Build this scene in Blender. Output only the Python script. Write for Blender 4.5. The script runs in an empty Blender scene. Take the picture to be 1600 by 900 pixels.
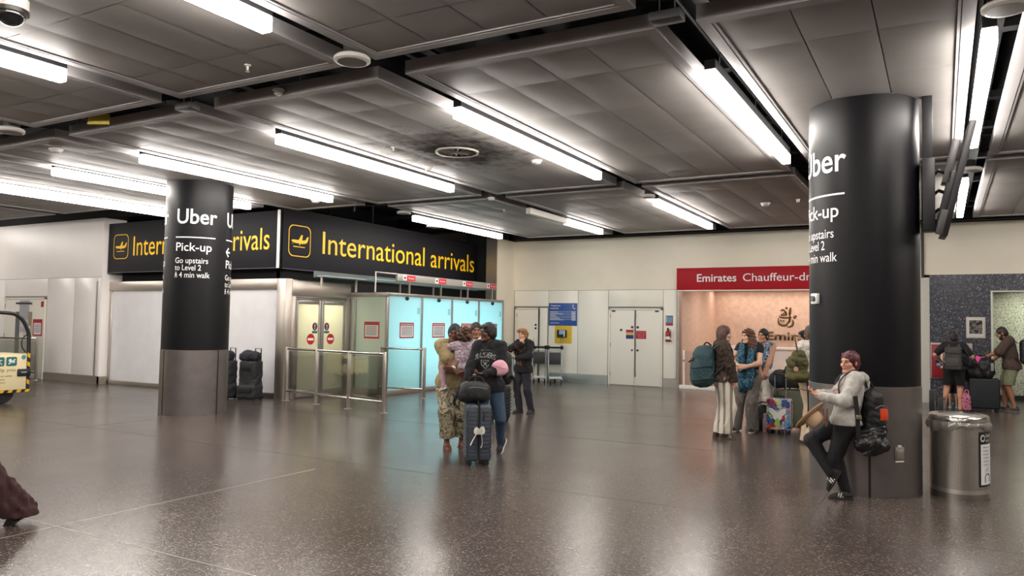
import bpy, bmesh, math, random
import numpy as np
from mathutils import Vector, Matrix
from mathutils.bvhtree import BVHTree

SC = bpy.context.scene
COL = SC.collection
PI = math.pi
rng = random.Random(7)

# ------------------------------------------------------------------ camera
EYE = 1.65
YAW, PITCH, ROLL, FOC = 0.514012, 0.0464136, 0.0162529, 1192.611
cam_d = bpy.data.cameras.new('camera')
cam = bpy.data.objects.new('camera', cam_d)
COL.objects.link(cam)
SC.camera = cam
cam_d.sensor_width = 36.0
cam_d.lens = 36.0 * FOC / 1600.0
cam_d.clip_end = 200
_f0 = Vector((-math.sin(YAW), math.cos(YAW), 0)); _r0 = Vector((math.cos(YAW), math.sin(YAW), 0)); _z = Vector((0, 0, 1))
_f = _f0 * math.cos(PITCH) + _z * math.sin(PITCH); _u0 = -_f0 * math.sin(PITCH) + _z * math.cos(PITCH)
_r = _r0 * math.cos(ROLL) + _u0 * math.sin(ROLL); _u = -_r0 * math.sin(ROLL) + _u0 * math.cos(ROLL)
cam.matrix_world = Matrix(((_r.x, _u.x, -_f.x, 0), (_r.y, _u.y, -_f.y, 0), (_r.z, _u.z, -_f.z, EYE), (0, 0, 0, 1)))

# ------------------------------------------------------------------ light and exposure
SC.view_settings.view_transform = 'Standard'
SC.view_settings.look = 'None'
SC.view_settings.gamma = 1.0
SC.view_settings.exposure = 1.36
SC.view_settings.use_curve_mapping = False
SC.cycles.use_denoising = True
SC.cycles.max_bounces = 7
SC.cycles.diffuse_bounces = 4
SC.cycles.glossy_bounces = 3
SC.cycles.transmission_bounces = 6
SC.cycles.transparent_max_bounces = 12
SC.cycles.sample_clamp_indirect = 6.0
SC.cycles.caustics_reflective = False
SC.cycles.caustics_refractive = False
LAMP_STRENGTH = 15.0          # the long ceiling luminaires
LAMP_COLOUR = (1.0, 0.935, 0.865)
TEAL_POWER = 7.4            # lamps inside the glass corridor, watts per bay
DOOR_POWER = 40.0
ALCOVE_POWER = 25.0
world = bpy.data.worlds.new('world')
SC.world = world
world.use_nodes = True
world.node_tree.nodes['Background'].inputs[0].default_value = (0.9, 0.92, 1.0, 1)
world.node_tree.nodes['Background'].inputs[1].default_value = 0.05

def area(name, loc, size, power, colour, rot=(0, 0, 0)):
    d = bpy.data.lights.new(name, 'AREA'); d.shape = 'RECTANGLE'; d.size, d.size_y = size
    d.energy = power; d.color = colour
    o = bpy.data.objects.new(name, d); COL.objects.link(o); o.location = loc; o.rotation_euler = rot
    return o
for k in range(4):            # upright area lights added behind the panes, so each bay glows evenly
    area('corridor_lamp', (-11.80, 14.14 + 1.28 * k, 1.22), (1.9, 1.15), TEAL_POWER, (0.56, 0.90, 1.0), (0, math.radians(-90), 0))
area('exit_lobby_lamp', (-12.6, 12.6, 2.3), (0.7, 1.4), DOOR_POWER, (1.0, 0.985, 0.87))
area('alcove_lamp', (-3.9, 23.2, 2.74), (4.2, 0.25), ALCOVE_POWER * 0.5, (1.0, 0.80, 0.66))
area('alcove_lamp', (-3.9, 21.6, 2.74), (3.6, 0.3), ALCOVE_POWER * 0.5, (1.0, 0.80, 0.66))
area('passage_lamp', (2.2, 21.3, 2.6), (1.6, 0.5), 12.0, (1.0, 0.97, 0.80))
# ------------------------------------------------------------------ small helpers
def lin(c):
    c = c.lstrip('#'); v = [int(c[i:i + 2], 16) / 255 for i in (0, 2, 4)]
    return tuple((x / 12.92 if x <= 0.04045 else ((x + 0.055) / 1.055) ** 2.4) for x in v) + (1.0,)

_mats = {}
def new_mat(name):
    m = bpy.data.materials.new(name); m.use_nodes = True
    return m, m.node_tree.nodes, m.node_tree.links, m.node_tree.nodes['Principled BSDF']

def M(name, hexc='#808080', rough=0.5, metal=0.0, var=0.0, scale=20.0, bump=0.0, bscale=None, emit=None, estr=0.0, spec=0.5, stretch=None, var2=None, coat=0.0):
    if name in _mats: return _mats[name]
    m, N, L, b = new_mat(name)
    c = lin(hexc)
    b.inputs['Base Color'].default_value = c; b.inputs['Roughness'].default_value = rough
    b.inputs['Metallic'].default_value = metal; b.inputs['Specular IOR Level'].default_value = spec
    b.inputs['Coat Weight'].default_value = coat
    if emit:
        b.inputs['Emission Color'].default_value = lin(emit) if isinstance(emit, str) else tuple(emit) + (1,)
        b.inputs['Emission Strength'].default_value = estr
    if var or bump:
        tc = N.new('ShaderNodeTexCoord'); src = tc.outputs['Object']
        if stretch:
            mp = N.new('ShaderNodeMapping'); mp.inputs['Scale'].default_value = stretch
            L.new(src, mp.inputs[0]); src = mp.outputs[0]
        n = N.new('ShaderNodeTexNoise'); n.inputs['Scale'].default_value = scale; n.inputs['Detail'].default_value = 4
        L.new(src, n.inputs['Vector'])
        if var:
            r = N.new('ShaderNodeValToRGB')
            lo = tuple(max(0, x * (1 - var)) for x in c[:3]) + (1,); hi = lin(var2) if var2 else tuple(min(1, x * (1 + var)) for x in c[:3]) + (1,)
            r.color_ramp.elements[0].position = 0.3; r.color_ramp.elements[1].position = 0.7
            r.color_ramp.elements[0].color = lo; r.color_ramp.elements[1].color = hi
            L.new(n.outputs['Fac'], r.inputs[0]); L.new(r.outputs[0], b.inputs['Base Color'])
        if bump:
            n2 = n
            if bscale:
                n2 = N.new('ShaderNodeTexNoise'); n2.inputs['Scale'].default_value = bscale; n2.inputs['Detail'].default_value = 3
                L.new(src, n2.inputs['Vector'])
            bp = N.new('ShaderNodeBump'); bp.inputs['Strength'].default_value = bump; bp.inputs['Distance'].default_value = 0.02
            L.new(n2.outputs['Fac'], bp.inputs['Height']); L.new(bp.outputs[0], b.inputs['Normal'])
    _mats[name] = m
    return m

def M_ramp(name, stops, scale=10.0, kind='noise', rough=0.85, detail=3.0, distort=0.0, stretch=None, metal=0.0):
    """cloth or print in flat patches of several colours"""
    if name in _mats: return _mats[name]
    m, N, L, b = new_mat(name)
    tc = N.new('ShaderNodeTexCoord'); src = tc.outputs['Object']
    if stretch:
        mp = N.new('ShaderNodeMapping'); mp.inputs['Scale'].default_value = stretch; L.new(src, mp.inputs[0]); src = mp.outputs[0]
    if kind == 'noise':
        n = N.new('ShaderNodeTexNoise'); n.inputs['Scale'].default_value = scale; n.inputs['Detail'].default_value = detail
        n.inputs['Distortion'].default_value = distort; L.new(src, n.inputs['Vector']); out = n.outputs['Fac']
    elif kind == 'voronoi':
        n = N.new('ShaderNodeTexVoronoi'); n.inputs['Scale'].default_value = scale; L.new(src, n.inputs['Vector'])
        s = N.new('ShaderNodeSeparateColor'); L.new(n.outputs['Color'], s.inputs[0]); out = s.outputs[0]
    else:
        n = N.new('ShaderNodeTexWave'); n.wave_type = 'BANDS'; n.bands_direction = 'DIAGONAL' if kind == 'diag' else 'X'; n.inputs['Scale'].default_value = scale
        n.inputs['Distortion'].default_value = distort; L.new(src, n.inputs['Vector']); out = n.outputs['Fac']
    r = N.new('ShaderNodeValToRGB'); r.color_ramp.interpolation = 'CONSTANT'
    while len(r.color_ramp.elements) < len(stops): r.color_ramp.elements.new(0.5)
    for e, (p, hx) in zip(r.color_ramp.elements, stops): e.position = p; e.color = lin(hx)
    L.new(out, r.inputs[0]); L.new(r.outputs[0], b.inputs['Base Color'])
    b.inputs['Roughness'].default_value = rough; b.inputs['Metallic'].default_value = metal
    _mats[name] = m
    return m

def glass(name, tint=(1, 1, 1), mix=0.12, rough=0.03, haze=0.0, haze_col='#ffffff'):
    if name in _mats: return _mats[name]
    m = bpy.data.materials.new(name); m.use_nodes = True; N = m.node_tree.nodes; L = m.node_tree.links
    N.clear(); out = N.new('ShaderNodeOutputMaterial')
    t = N.new('ShaderNodeBsdfTransparent'); t.inputs[0].default_value = tuple(tint) + (1,)
    g = N.new('ShaderNodeBsdfGlossy'); g.inputs['Roughness'].default_value = rough
    fr = N.new('ShaderNodeLayerWeight'); fr.inputs[0].default_value = 0.35
    ma = N.new('ShaderNodeMath'); ma.operation = 'MULTIPLY_ADD'; ma.inputs[1].default_value = 0.6; ma.inputs[2].default_value = mix
    L.new(fr.outputs['Fresnel'], ma.inputs[0])
    mx = N.new('ShaderNodeMixShader'); L.new(ma.outputs[0], mx.inputs[0]); L.new(t.outputs[0], mx.inputs[1]); L.new(g.outputs[0], mx.inputs[2])
    last = mx
    if haze:
        d = N.new('ShaderNodeBsdfDiffuse'); d.inputs[0].default_value = lin(haze_col)
        m2 = N.new('ShaderNodeMixShader'); m2.inputs[0].default_value = haze
        L.new(mx.outputs[0], m2.inputs[1]); L.new(d.outputs[0], m2.inputs[2]); last = m2
    L.new(last.outputs[0], out.inputs[0]); _mats[name] = m
    return m

def frosted(name, hexc, thru=0.6, gloss=0.06):
    """frosted pane: scatters the light of the lamps behind it"""
    if name in _mats: return _mats[name]
    m = bpy.data.materials.new(name); m.use_nodes = True; N = m.node_tree.nodes; L = m.node_tree.links
    N.clear(); out = N.new('ShaderNodeOutputMaterial')
    t = N.new('ShaderNodeBsdfTranslucent'); t.inputs[0].default_value = lin(hexc)
    d = N.new('ShaderNodeBsdfDiffuse'); d.inputs[0].default_value = lin(hexc)
    g = N.new('ShaderNodeBsdfGlossy'); g.inputs['Roughness'].default_value = 0.12
    a = N.new('ShaderNodeMixShader'); a.inputs[0].default_value = thru; L.new(d.outputs[0], a.inputs[1]); L.new(t.outputs[0], a.inputs[2])
    b = N.new('ShaderNodeMixShader'); b.inputs[0].default_value = gloss; L.new(a.outputs[0], b.inputs[1]); L.new(g.outputs[0], b.inputs[2])
    L.new(b.outputs[0], out.inputs[0]); _mats[name] = m
    return m

def rotz(a): return Matrix.Rotation(a, 3, 'Z')

class MB:
    """collects shapes and links them as one mesh object"""
    def __init__(s): s.v = []; s.f = []; s.mi = []; s.m = 0
    def add(s, vs, fs):
        o = len(s.v); s.v += [tuple(p) for p in vs]; s.f += [tuple(i + o for i in f) for f in fs]; s.mi += [s.m] * len(fs); return s
    def box(s, a, b, R=None, c=None):
        (x0, y0, z0), (x1, y1, z1) = a, b
        vs = [Vector(p) for p in ((x0, y0, z0), (x1, y0, z0), (x1, y1, z0), (x0, y1, z0), (x0, y0, z1), (x1, y0, z1), (x1, y1, z1), (x0, y1, z1))]
        if R is not None: vs = [R @ p for p in vs]
        if c is not None: vs = [p + Vector(c) for p in vs]
        return s.add(vs, [(3, 2, 1, 0), (4, 5, 6, 7), (0, 1, 5, 4), (1, 2, 6, 5), (2, 3, 7, 6), (3, 0, 4, 7)])
    def cbox(s, c, h, R=None):
        return s.box((-h[0], -h[1], -h[2]), h, R, c)
    def quad(s, *p): return s.add(p, [(0, 1, 2, 3)])
    def lathe(s, prof, seg=32, c=(0, 0, 0), sx=1, sy=1, caps=True, a0=0, a1=2 * PI, R=None):
        full = abs(a1 - a0 - 2 * PI) < 1e-6; n = seg if full else seg + 1
        vs = []; fs = []
        for r, z in prof:
            for k in range(n):
                a = a0 + (a1 - a0) * k / seg; vs.append(Vector((r * sx * math.cos(a), r * sy * math.sin(a), z)))
        for i in range(len(prof) - 1):
            for k in range(seg):
                k2 = (k + 1) % n; fs.append((i * n + k, i * n + k2, (i + 1) * n + k2, (i + 1) * n + k))
        if caps and full:
            fs.append(tuple(range(n))[::-1]); fs.append(tuple((len(prof) - 1) * n + k for k in range(n)))
        if R is not None: vs = [R @ p for p in vs]
        return s.add([p + Vector(c) for p in vs], fs)
    def cyl(s, a, b, r, seg=16, r2=None):
        a, b = Vector(a), Vector(b); d = b - a; R = d.to_track_quat('Z', 'Y').to_matrix()
        return s.lathe([(r, 0), (r if r2 is None else r2, d.length)], seg, a, R=R)
    def ball(s, c, r, seg=16, rings=10, sc=(1, 1, 1), R=None):
        pr = [(max(1e-4, r * math.sin(PI * i / rings)), -r * math.cos(PI * i / rings)) for i in range(rings + 1)]
        n0 = len(s.v); s.lathe(pr, seg, (0, 0, 0), caps=False)
        for i in range(n0, len(s.v)):
            p = Vector(s.v[i]); p = Vector((p.x * sc[0], p.y * sc[1], p.z * sc[2]))
            if R is not None: p = R @ p
            s.v[i] = tuple(p + Vector(c))
        return s
    def tube(s, pts, r, seg=8, flat=None, up=None, closed=False, smooth=0):
        """sweep a round (or flat: half width, half thickness) section along a path"""
        P = [Vector(p) for p in pts]
        if smooth:
            Q = []
            n = len(P); rngk = range(n if closed else n - 1)
            for i in rngk:
                p0 = P[(i - 1) % n] if (closed or i) else P[i]; p1 = P[i]; p2 = P[(i + 1) % n]; p3 = P[(i + 2) % n] if (closed or i + 2 < n) else p2
                for k in range(smooth):
                    t = k / smooth
                    Q.append(0.5 * ((2 * p1) + (p2 - p0) * t + (2 * p0 - 5 * p1 + 4 * p2 - p3) * t * t + (3 * p1 - p0 - 3 * p2 + p3) * t ** 3))
            if not closed: Q.append(P[-1])
            P = Q
        n = len(P); vs = []; fs = []; prevx = None
        for i, p in enumerate(P):
            d = (P[(i + 1) % n] if (closed or i < n - 1) else p) - (P[i - 1] if (closed or i) else p)
            d.normalize()
            if up is not None: x = d.cross(Vector(up))
            elif prevx is None: x = d.orthogonal()
            else: x = prevx - d * prevx.dot(d)
            if x.length < 1e-6: x = d.orthogonal()
            x.normalize(); prevx = x; y = x.cross(d)
            ri = r[i] if isinstance(r, (list, tuple)) and len(r) == n else (r if not isinstance(r, (list, tuple)) else r[min(len(r) - 1, i * len(r) // n)])
            for k in range(seg):
                a = 2 * PI * (k + 0.5) / seg
                if flat: vs.append(p + x * flat[0] * math.cos(a) * 1.2 + y * flat[1] * math.sin(a) * 1.2)
                else: vs.append(p + x * ri * math.cos(a) + y * ri * math.sin(a))
        m = n if closed else n - 1
        for i in range(m):
            j = (i + 1) % n
            for k in range(seg): fs.append((i * seg + k, i * seg + (k + 1) % seg, j * seg + (k + 1) % seg, j * seg + k))
        if not closed:
            fs.append(tuple(range(seg))[::-1]); fs.append(tuple((n - 1) * seg + k for k in range(seg)))
        return s.add(vs, fs)
    def prism(s, poly, z0, z1, mapf=None):
        n = len(poly); vs = [(x, y, z0) for x, y in poly] + [(x, y, z1) for x, y in poly]
        fs = [tuple(range(n))[::-1], tuple(range(n, 2 * n))] + [(i, (i + 1) % n, n + (i + 1) % n, n + i) for i in range(n)]
        if mapf: vs = [mapf(*p) for p in vs]
        return s.add(vs, fs)
    def build(s, name, mats, parent=None, smooth=None, bevel=0.0, seg=2, loc=None):
        me = bpy.data.meshes.new(name); me.from_pydata(s.v, [], s.f)
        mats = mats if isinstance(mats, (list, tuple)) else [mats]
        for m in mats: me.materials.append(m)
        if len(mats) > 1: me.polygons.foreach_set('material_index', s.mi)
        bm = bmesh.new(); bm.from_mesh(me); bmesh.ops.recalc_face_normals(bm, faces=bm.faces)
        if bevel:
            es = [e for e in bm.edges if len(e.link_faces) == 2 and e.calc_face_angle(0) > 0.6]
            bmesh.ops.bevel(bm, geom=es, offset=bevel, segments=seg, affect='EDGES', clamp_overlap=True, profile=0.5)
        ang = 0.7 if smooth is None else (PI if smooth is True else smooth)
        if smooth is not False:
            for f in bm.faces: f.smooth = True
            for e in bm.edges:
                if len(e.link_faces) == 2 and e.calc_face_angle(0) > ang: e.smooth = False
        bm.to_mesh(me); bm.free(); me.update()
        o = bpy.data.objects.new(name, me); COL.objects.link(o)
        if parent is not None: o.parent = parent
        if loc is not None: o.location = loc
        return o

def tag(o, label, cat, group=None):
    o['label'] = label; o['category'] = cat
    if group: o['group'] = group
    return o
def thing(name, label, cat, loc=(0, 0, 0), rz=0.0, group=None):
    o = bpy.data.objects.new(name, None); o.empty_display_size = 0.1; COL.objects.link(o)
    o.location = loc; o.rotation_euler = (0, 0, rz)
    return tag(o, label, cat, group)
def struct(name, mb, m, bevel=0.0, smooth=None, parent=None):
    o = mb.build(name, m, parent, smooth, bevel); o['kind'] = 'structure'; return o
def copy_tree(o, parent=None):
    c = o.copy(); COL.objects.link(c)
    if parent is not None: c.parent = parent
    for ch in list(o.children): copy_tree(ch, c)
    return c

# lettering: a text outline turned into a mesh and laid on a plane, a drum or a garment
_CAP = [None]
def text_geo(s, cap=0.1, sx=1.0, bold=0.0, align='LEFT', space=1.0, shear=0.0):
    cu = bpy.data.curves.new('lettering', 'FONT'); cu.body = s; cu.size = 1.0; cu.align_x = align; cu.offset = bold
    cu.space_character = space; cu.resolution_u = 5; cu.shear = shear; cu.fill_mode = 'FRONT'
    ob = bpy.data.objects.new('lettering', cu); COL.objects.link(ob)
    dg = bpy.context.evaluated_depsgraph_get(); me = ob.evaluated_get(dg).to_mesh()
    vs = [tuple(v.co) for v in me.vertices]; fs = [tuple(p.vertices) for p in me.polygons]
    ob.evaluated_get(dg).to_mesh_clear(); bpy.data.objects.remove(ob); bpy.data.curves.remove(cu)
    if _CAP[0] is None and s != 'H':
        _CAP[0] = max(p[1] for p in text_geo('H', 1.0)[0])
    k = cap / (_CAP[0] or 1.0)
    if s == 'H' and _CAP[0] is None: return vs, fs
    return [(x * k * sx, y * k) for x, y, z in vs], fs
def text_w(s, cap, sx=1.0, bold=0.0, space=1.0):
    v, f = text_geo(s, cap, sx, bold, 'LEFT', space); return max(p[0] for p in v) - min(p[0] for p in v)
def flat(origin, right, up, normal, lift=0.004):
    o, r, u, n = Vector(origin), Vector(right).normalized(), Vector(up).normalized(), Vector(normal).normalized()
    return lambda x, y, d=0.0: o + r * x + u * y + n * (lift + d)
def put_text(mb, s, mapf, x, y, cap, sx=1.0, bold=0.0, align='LEFT', space=1.0):
    v, f = text_geo(s, cap, sx, bold, align, space)
    mb.add([mapf(px + x, py + y) for px, py in v], f)
def fit_text(mb, s, mapf, x, y, cap, width, bold=0.0, space=1.0):
    w = text_w(s, cap, 1.0, bold, space); put_text(mb, s, mapf, x, y, cap, width / w, bold, 'LEFT', space)
def put_rect(mb, mapf, x0, y0, x1, y1, d=0.0, n=1):
    for i in range(n):
        a = x0 + (x1 - x0) * i / n; b = x0 + (x1 - x0) * (i + 1) / n
        mb.add([mapf(a, y0, d), mapf(b, y0, d), mapf(b, y1, d), mapf(a, y1, d)], [(0, 1, 2, 3)])
def rrect(w, h, r, n=6):
    out = []
    for cx, cy, a in ((w - r, h - r, 0), (r, h - r, 90), (r, r, 180), (w - r, r, 270)):
        for k in range(n + 1):
            t = math.radians(a + 90 * k / n); out.append((cx + r * math.cos(t), cy + r * math.sin(t)))
    return out
def put_poly(mb, mapf, pts, x=0, y=0, d=0.0):
    mb.add([mapf(px + x, py + y, d) for px, py in pts], [tuple(range(len(pts)))])
def put_ring(mb, mapf, outer, inner, x=0, y=0, d=0.0):
    n = len(outer)
    mb.add([mapf(a + x, b + y, d) for a, b in outer] + [mapf(a + x, b + y, d) for a, b in inner], [(i, (i + 1) % n, n + (i + 1) % n, n + i) for i in range(n)])
def put_disc(mb, mapf, cx, cy, r, d=0.0, n=28, ry=None):
    put_poly(mb, mapf, [(cx + r * math.cos(2 * PI * k / n), cy + (ry or r) * math.sin(2 * PI * k / n)) for k in range(n)], d=d)
def put_stroke(mb, mapf, pts, w, d=0.0):
    """flat brush stroke; w is one width or one per point"""
    P = [Vector((p[0], p[1])) for p in pts]; n = len(P); L_ = []; R_ = []
    for i in range(n):
        t = (P[min(i + 1, n - 1)] - P[max(i - 1, 0)]).normalized(); q = Vector((-t.y, t.x)); ww = (w[i] if isinstance(w, (list, tuple)) else w) / 2
        L_.append(P[i] + q * ww); R_.append(P[i] - q * ww)
    mb.add([mapf(p.x, p.y, d) for p in L_] + [mapf(p.x, p.y, d) for p in R_], [(i, i + 1, n + i + 1, n + i) for i in range(n - 1)])
def curve2(pts, k=6):
    P = [Vector((p[0], p[1])) for p in pts]; Q = []
    for i in range(len(P) - 1):
        p0, p1, p2, p3 = P[max(i - 1, 0)], P[i], P[i + 1], P[min(i + 2, len(P) - 1)]
        for j in range(k):
            t = j / k; Q.append(0.5 * ((2 * p1) + (p2 - p0) * t + (2 * p0 - 5 * p1 + 4 * p2 - p3) * t * t + (3 * p1 - p0 - 3 * p2 + p3) * t ** 3))
    return Q + [P[-1]]

# ------------------------------------------------------------------ soft shapes: a distance field meshed as one skin
def V3(*a): return np.array(a, dtype=np.float64)
class Soft:
    def __init__(s, k=0.02): s.k = k; s.ops = []; s.cuts = []
    def rc(s, a, b, ra, rb=None, k=None, sub=False):
        s.ops.append(('rc', np.array(a, float), np.array(b, float), ra, ra if rb is None else rb, k, sub)); return s
    def chain(s, pts, rs, k=None):
        for i in range(len(pts) - 1): s.rc(pts[i], pts[i + 1], rs[i], rs[i + 1], k)
        return s
    def el(s, c, r, R=None, k=None, sub=False):
        s.ops.append(('el', np.array(c, float), np.array(r, float), None if R is None else np.array(R, float), None, k, sub)); return s
    def bx(s, c, h, r=0.02, R=None, k=None, sub=False):
        s.ops.append(('bx', np.array(c, float), np.array(h, float), None if R is None else np.array(R, float), r, k, sub)); return s
    def cut(s, p, n):
        n = np.array(n, float); s.cuts.append((np.array(p, float), n / np.linalg.norm(n))); return s
    def copy(s, grow=0.0):
        q = Soft(s.k)
        for o in s.ops:
            if o[0] == 'rc': q.ops.append(('rc', o[1], o[2], o[3] + grow, o[4] + grow, o[5], o[6]))
            elif o[0] == 'el': q.ops.append(('el', o[1], o[2] + grow, o[3], None, o[5], o[6]))
            else: q.ops.append(('bx', o[1], o[2] + grow, o[3], o[4] + grow * 0.5, o[5], o[6]))
        q.cuts = list(s.cuts); return q
    def bounds(s, o):
        if o[0] == 'rc':
            return np.minimum(o[1] - o[3], o[2] - o[4]), np.maximum(o[1] + o[3], o[2] + o[4])
        h = o[2]
        if o[3] is not None: h = np.abs(o[3]) @ h
        return o[1] - h, o[1] + h
    def geo(s, vox=0.008, disp=None, zfine=None):
        bs = [s.bounds(o) for o in s.ops if not o[6]]
        lo = np.min([b[0] for b in bs], axis=0) - 0.03; hi = np.max([b[1] for b in bs], axis=0) + 0.03
        for p, n in s.cuts:
            for ax in range(3):
                if n[ax] > 0.999: hi[ax] = min(hi[ax], p[ax] + 3 * vox)
                if n[ax] < -0.999: lo[ax] = max(lo[ax], p[ax] - 3 * vox)
        ax = [np.arange(lo[i], hi[i] + vox, vox) for i in range(3)]
        if zfine:                                  # finer layers above this height (faces)
            z0, vf = zfine; ax[2] = np.concatenate([np.arange(lo[2], z0, vox), np.arange(z0, hi[2] + vf, vf)])
        D = np.full((len(ax[0]), len(ax[1]), len(ax[2])), 0.5, dtype=np.float32)
        for o in s.ops:
            k = s.k if o[5] is None else o[5]; b0, b1 = s.bounds(o); mg = 0.05 + k
            sl = []
            for i in range(3):
                a = np.searchsorted(ax[i], b0[i] - mg); b = np.searchsorted(ax[i], b1[i] + mg); sl.append(slice(max(0, a), max(0, b)))
            if any(q.stop <= q.start for q in sl): continue
            X = ax[0][sl[0]][:, None, None]; Y = ax[1][sl[1]][None, :, None]; Z = ax[2][sl[2]][None, None, :]
            if o[0] == 'rc':
                a, b = o[1], o[2]; ab = b - a; l2 = max(1e-12, ab @ ab)
                t = np.clip(((X - a[0]) * ab[0] + (Y - a[1]) * ab[1] + (Z - a[2]) * ab[2]) / l2, 0, 1)
                d = np.sqrt((X - a[0] - t * ab[0]) ** 2 + (Y - a[1] - t * ab[1]) ** 2 + (Z - a[2] - t * ab[2]) ** 2) - (o[3] + (o[4] - o[3]) * t)
            else:
                x, y, z = X - o[1][0], Y - o[1][1], Z - o[1][2]
                if o[3] is not None:
                    R = o[3]; x, y, z = (R[0, 0] * x + R[1, 0] * y + R[2, 0] * z, R[0, 1] * x + R[1, 1] * y + R[2, 1] * z, R[0, 2] * x + R[1, 2] * y + R[2, 2] * z)
                if o[0] == 'el':
                    r = o[2]; k0 = np.sqrt((x / r[0]) ** 2 + (y / r[1]) ** 2 + (z / r[2]) ** 2); k1 = np.sqrt((x / r[0] ** 2) ** 2 + (y / r[1] ** 2) ** 2 + (z / r[2] ** 2) ** 2)
                    d = k0 * (k0 - 1) / np.maximum(k1, 1e-6)
                else:
                    h = o[2] - o[4]; qx, qy, qz = np.abs(x) - h[0], np.abs(y) - h[1], np.abs(z) - h[2]
                    d = np.sqrt(np.maximum(qx, 0) ** 2 + np.maximum(qy, 0) ** 2 + np.maximum(qz, 0) ** 2) + np.minimum(np.maximum(qx, np.maximum(qy, qz)), 0) - o[4]
            d = d.astype(np.float32); V = D[tuple(sl)]
            if o[6]:
                h = np.maximum(k - np.abs(-d - V), 0) / max(k, 1e-6); D[tuple(sl)] = np.maximum(-d, V) + h * h * k * 0.25
            else:
                h = np.maximum(k - np.abs(d - V), 0) / max(k, 1e-6); D[tuple(sl)] = np.minimum(d, V) - h * h * k * 0.25
        if disp is not None:
            I = np.nonzero(np.abs(D) < 0.05)
            D[I] += disp(ax[0][I[0]], ax[1][I[1]], ax[2][I[2]]).astype(np.float32)
        for p, n in s.cuts:
            D = np.maximum(D, ((ax[0] - p[0])[:, None, None] * n[0] + (ax[1] - p[1])[None, :, None] * n[1] + (ax[2] - p[2])[None, None, :] * n[2]).astype(np.float32))
        return nets(D, ax)
    def build(s, name, m, parent=None, vox=0.008, disp=None, zfine=None, post=None):
        v, f = s.geo(vox, disp, zfine)
        if post is not None: v = post(v)
        return mesh_np(name, v, f, m, parent)

def mesh_np(name, v, f, m, parent=None):
    me = bpy.data.meshes.new(name); nf = len(f)
    me.vertices.add(len(v)); me.vertices.foreach_set('co', v.astype(np.float32).ravel())
    me.loops.add(nf * 4); me.loops.foreach_set('vertex_index', f.astype(np.int32).ravel())
    me.polygons.add(nf); me.polygons.foreach_set('loop_start', np.arange(nf, dtype=np.int32) * 4)
    me.polygons.foreach_set('use_smooth', np.ones(nf, dtype=bool))
    me.update(calc_edges=True); me.validate()
    for q in (m if isinstance(m, (list, tuple)) else [m]): me.materials.append(q)
    o = bpy.data.objects.new(name, me); COL.objects.link(o)
    if parent is not None: o.parent = parent
    return o

def nets(D, ax):
    S = D < 0
    c = [S[i:S.shape[0] - 1 + i, j:S.shape[1] - 1 + j, k:S.shape[2] - 1 + k] for i in (0, 1) for j in (0, 1) for k in (0, 1)]
    any_ = c[0].copy(); all_ = c[0].copy()
    for q in c[1:]: any_ |= q; all_ &= q
    act = any_ & ~all_; I, J, K = np.nonzero(act); n = len(I)
    idx = np.full(act.shape, -1, dtype=np.int64); idx[I, J, K] = np.arange(n)
    d = np.empty((n, 8)); P = np.empty((n, 8, 3)); q = 0
    for i in (0, 1):
        for j in (0, 1):
            for k in (0, 1):
                d[:, q] = D[I + i, J + j, K + k]; P[:, q, 0] = ax[0][I + i]; P[:, q, 1] = ax[1][J + j]; P[:, q, 2] = ax[2][K + k]; q += 1
    acc = np.zeros((n, 3)); cnt = np.zeros(n)
    for a, b in ((0, 1), (2, 3), (4, 5), (6, 7), (0, 2), (1, 3), (4, 6), (5, 7), (0, 4), (1, 5), (2, 6), (3, 7)):
        m = (d[:, a] < 0) != (d[:, b] < 0); t = np.where(m, d[:, a] / np.where(m, d[:, a] - d[:, b], 1), 0)
        acc += np.where(m[:, None], P[:, a] + (P[:, b] - P[:, a]) * t[:, None], 0); cnt += m
    v = acc / np.maximum(cnt, 1)[:, None]
    F = []
    def quads(ax_, A, B):
        m = A != B; i, j, k = np.nonzero(m)
        o = [(0, 0), (-1, 0), (-1, -1), (0, -1)]
        if ax_ == 0: s = (j > 0) & (k > 0) & (j < D.shape[1] - 1) & (k < D.shape[2] - 1)
        elif ax_ == 1: s = (i > 0) & (k > 0) & (i < D.shape[0] - 1) & (k < D.shape[2] - 1)
        else: s = (i > 0) & (j > 0) & (i < D.shape[0] - 1) & (j < D.shape[1] - 1)
        i, j, k = i[s], j[s], k[s]; ins = A[i, j, k]
        if ax_ == 0: q = [idx[i, j + a, k + b] for a, b in o]
        elif ax_ == 1: q = [idx[i + b, j, k + a] for a, b in o]
        else: q = [idx[i + a, j + b, k] for a, b in o]
        q = np.stack(q, 1); q[~ins] = q[~ins][:, ::-1]; F.append(q)
    quads(0, S[:-1], S[1:]); quads(1, S[:, :-1], S[:, 1:]); quads(2, S[:, :, :-1], S[:, :, 1:])
    f = np.concatenate(F); f = f[(f >= 0).all(1)]
    return v, f

def folds(amp, freq, seed, stretch=(1, 1, 1)):
    r = np.random.RandomState(seed); W = r.normal(size=(5, 3)) * freq * np.array(stretch); ph = r.uniform(0, 6.28, 5)
    def f(x, y, z):
        w = np.sin(W[0, 0] * x * .6 + W[0, 1] * y * .6 + W[0, 2] * z * .6 + ph[0]) * 1.6; t = 0
        for i in range(1, 5): t = t + np.sin(W[i, 0] * x + W[i, 1] * y + W[i, 2] * z + ph[i] + w)
        return amp * t * 0.5
    return f
def fadd(*fs): return lambda x, y, z: sum(f(x, y, z) for f in fs)

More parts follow.
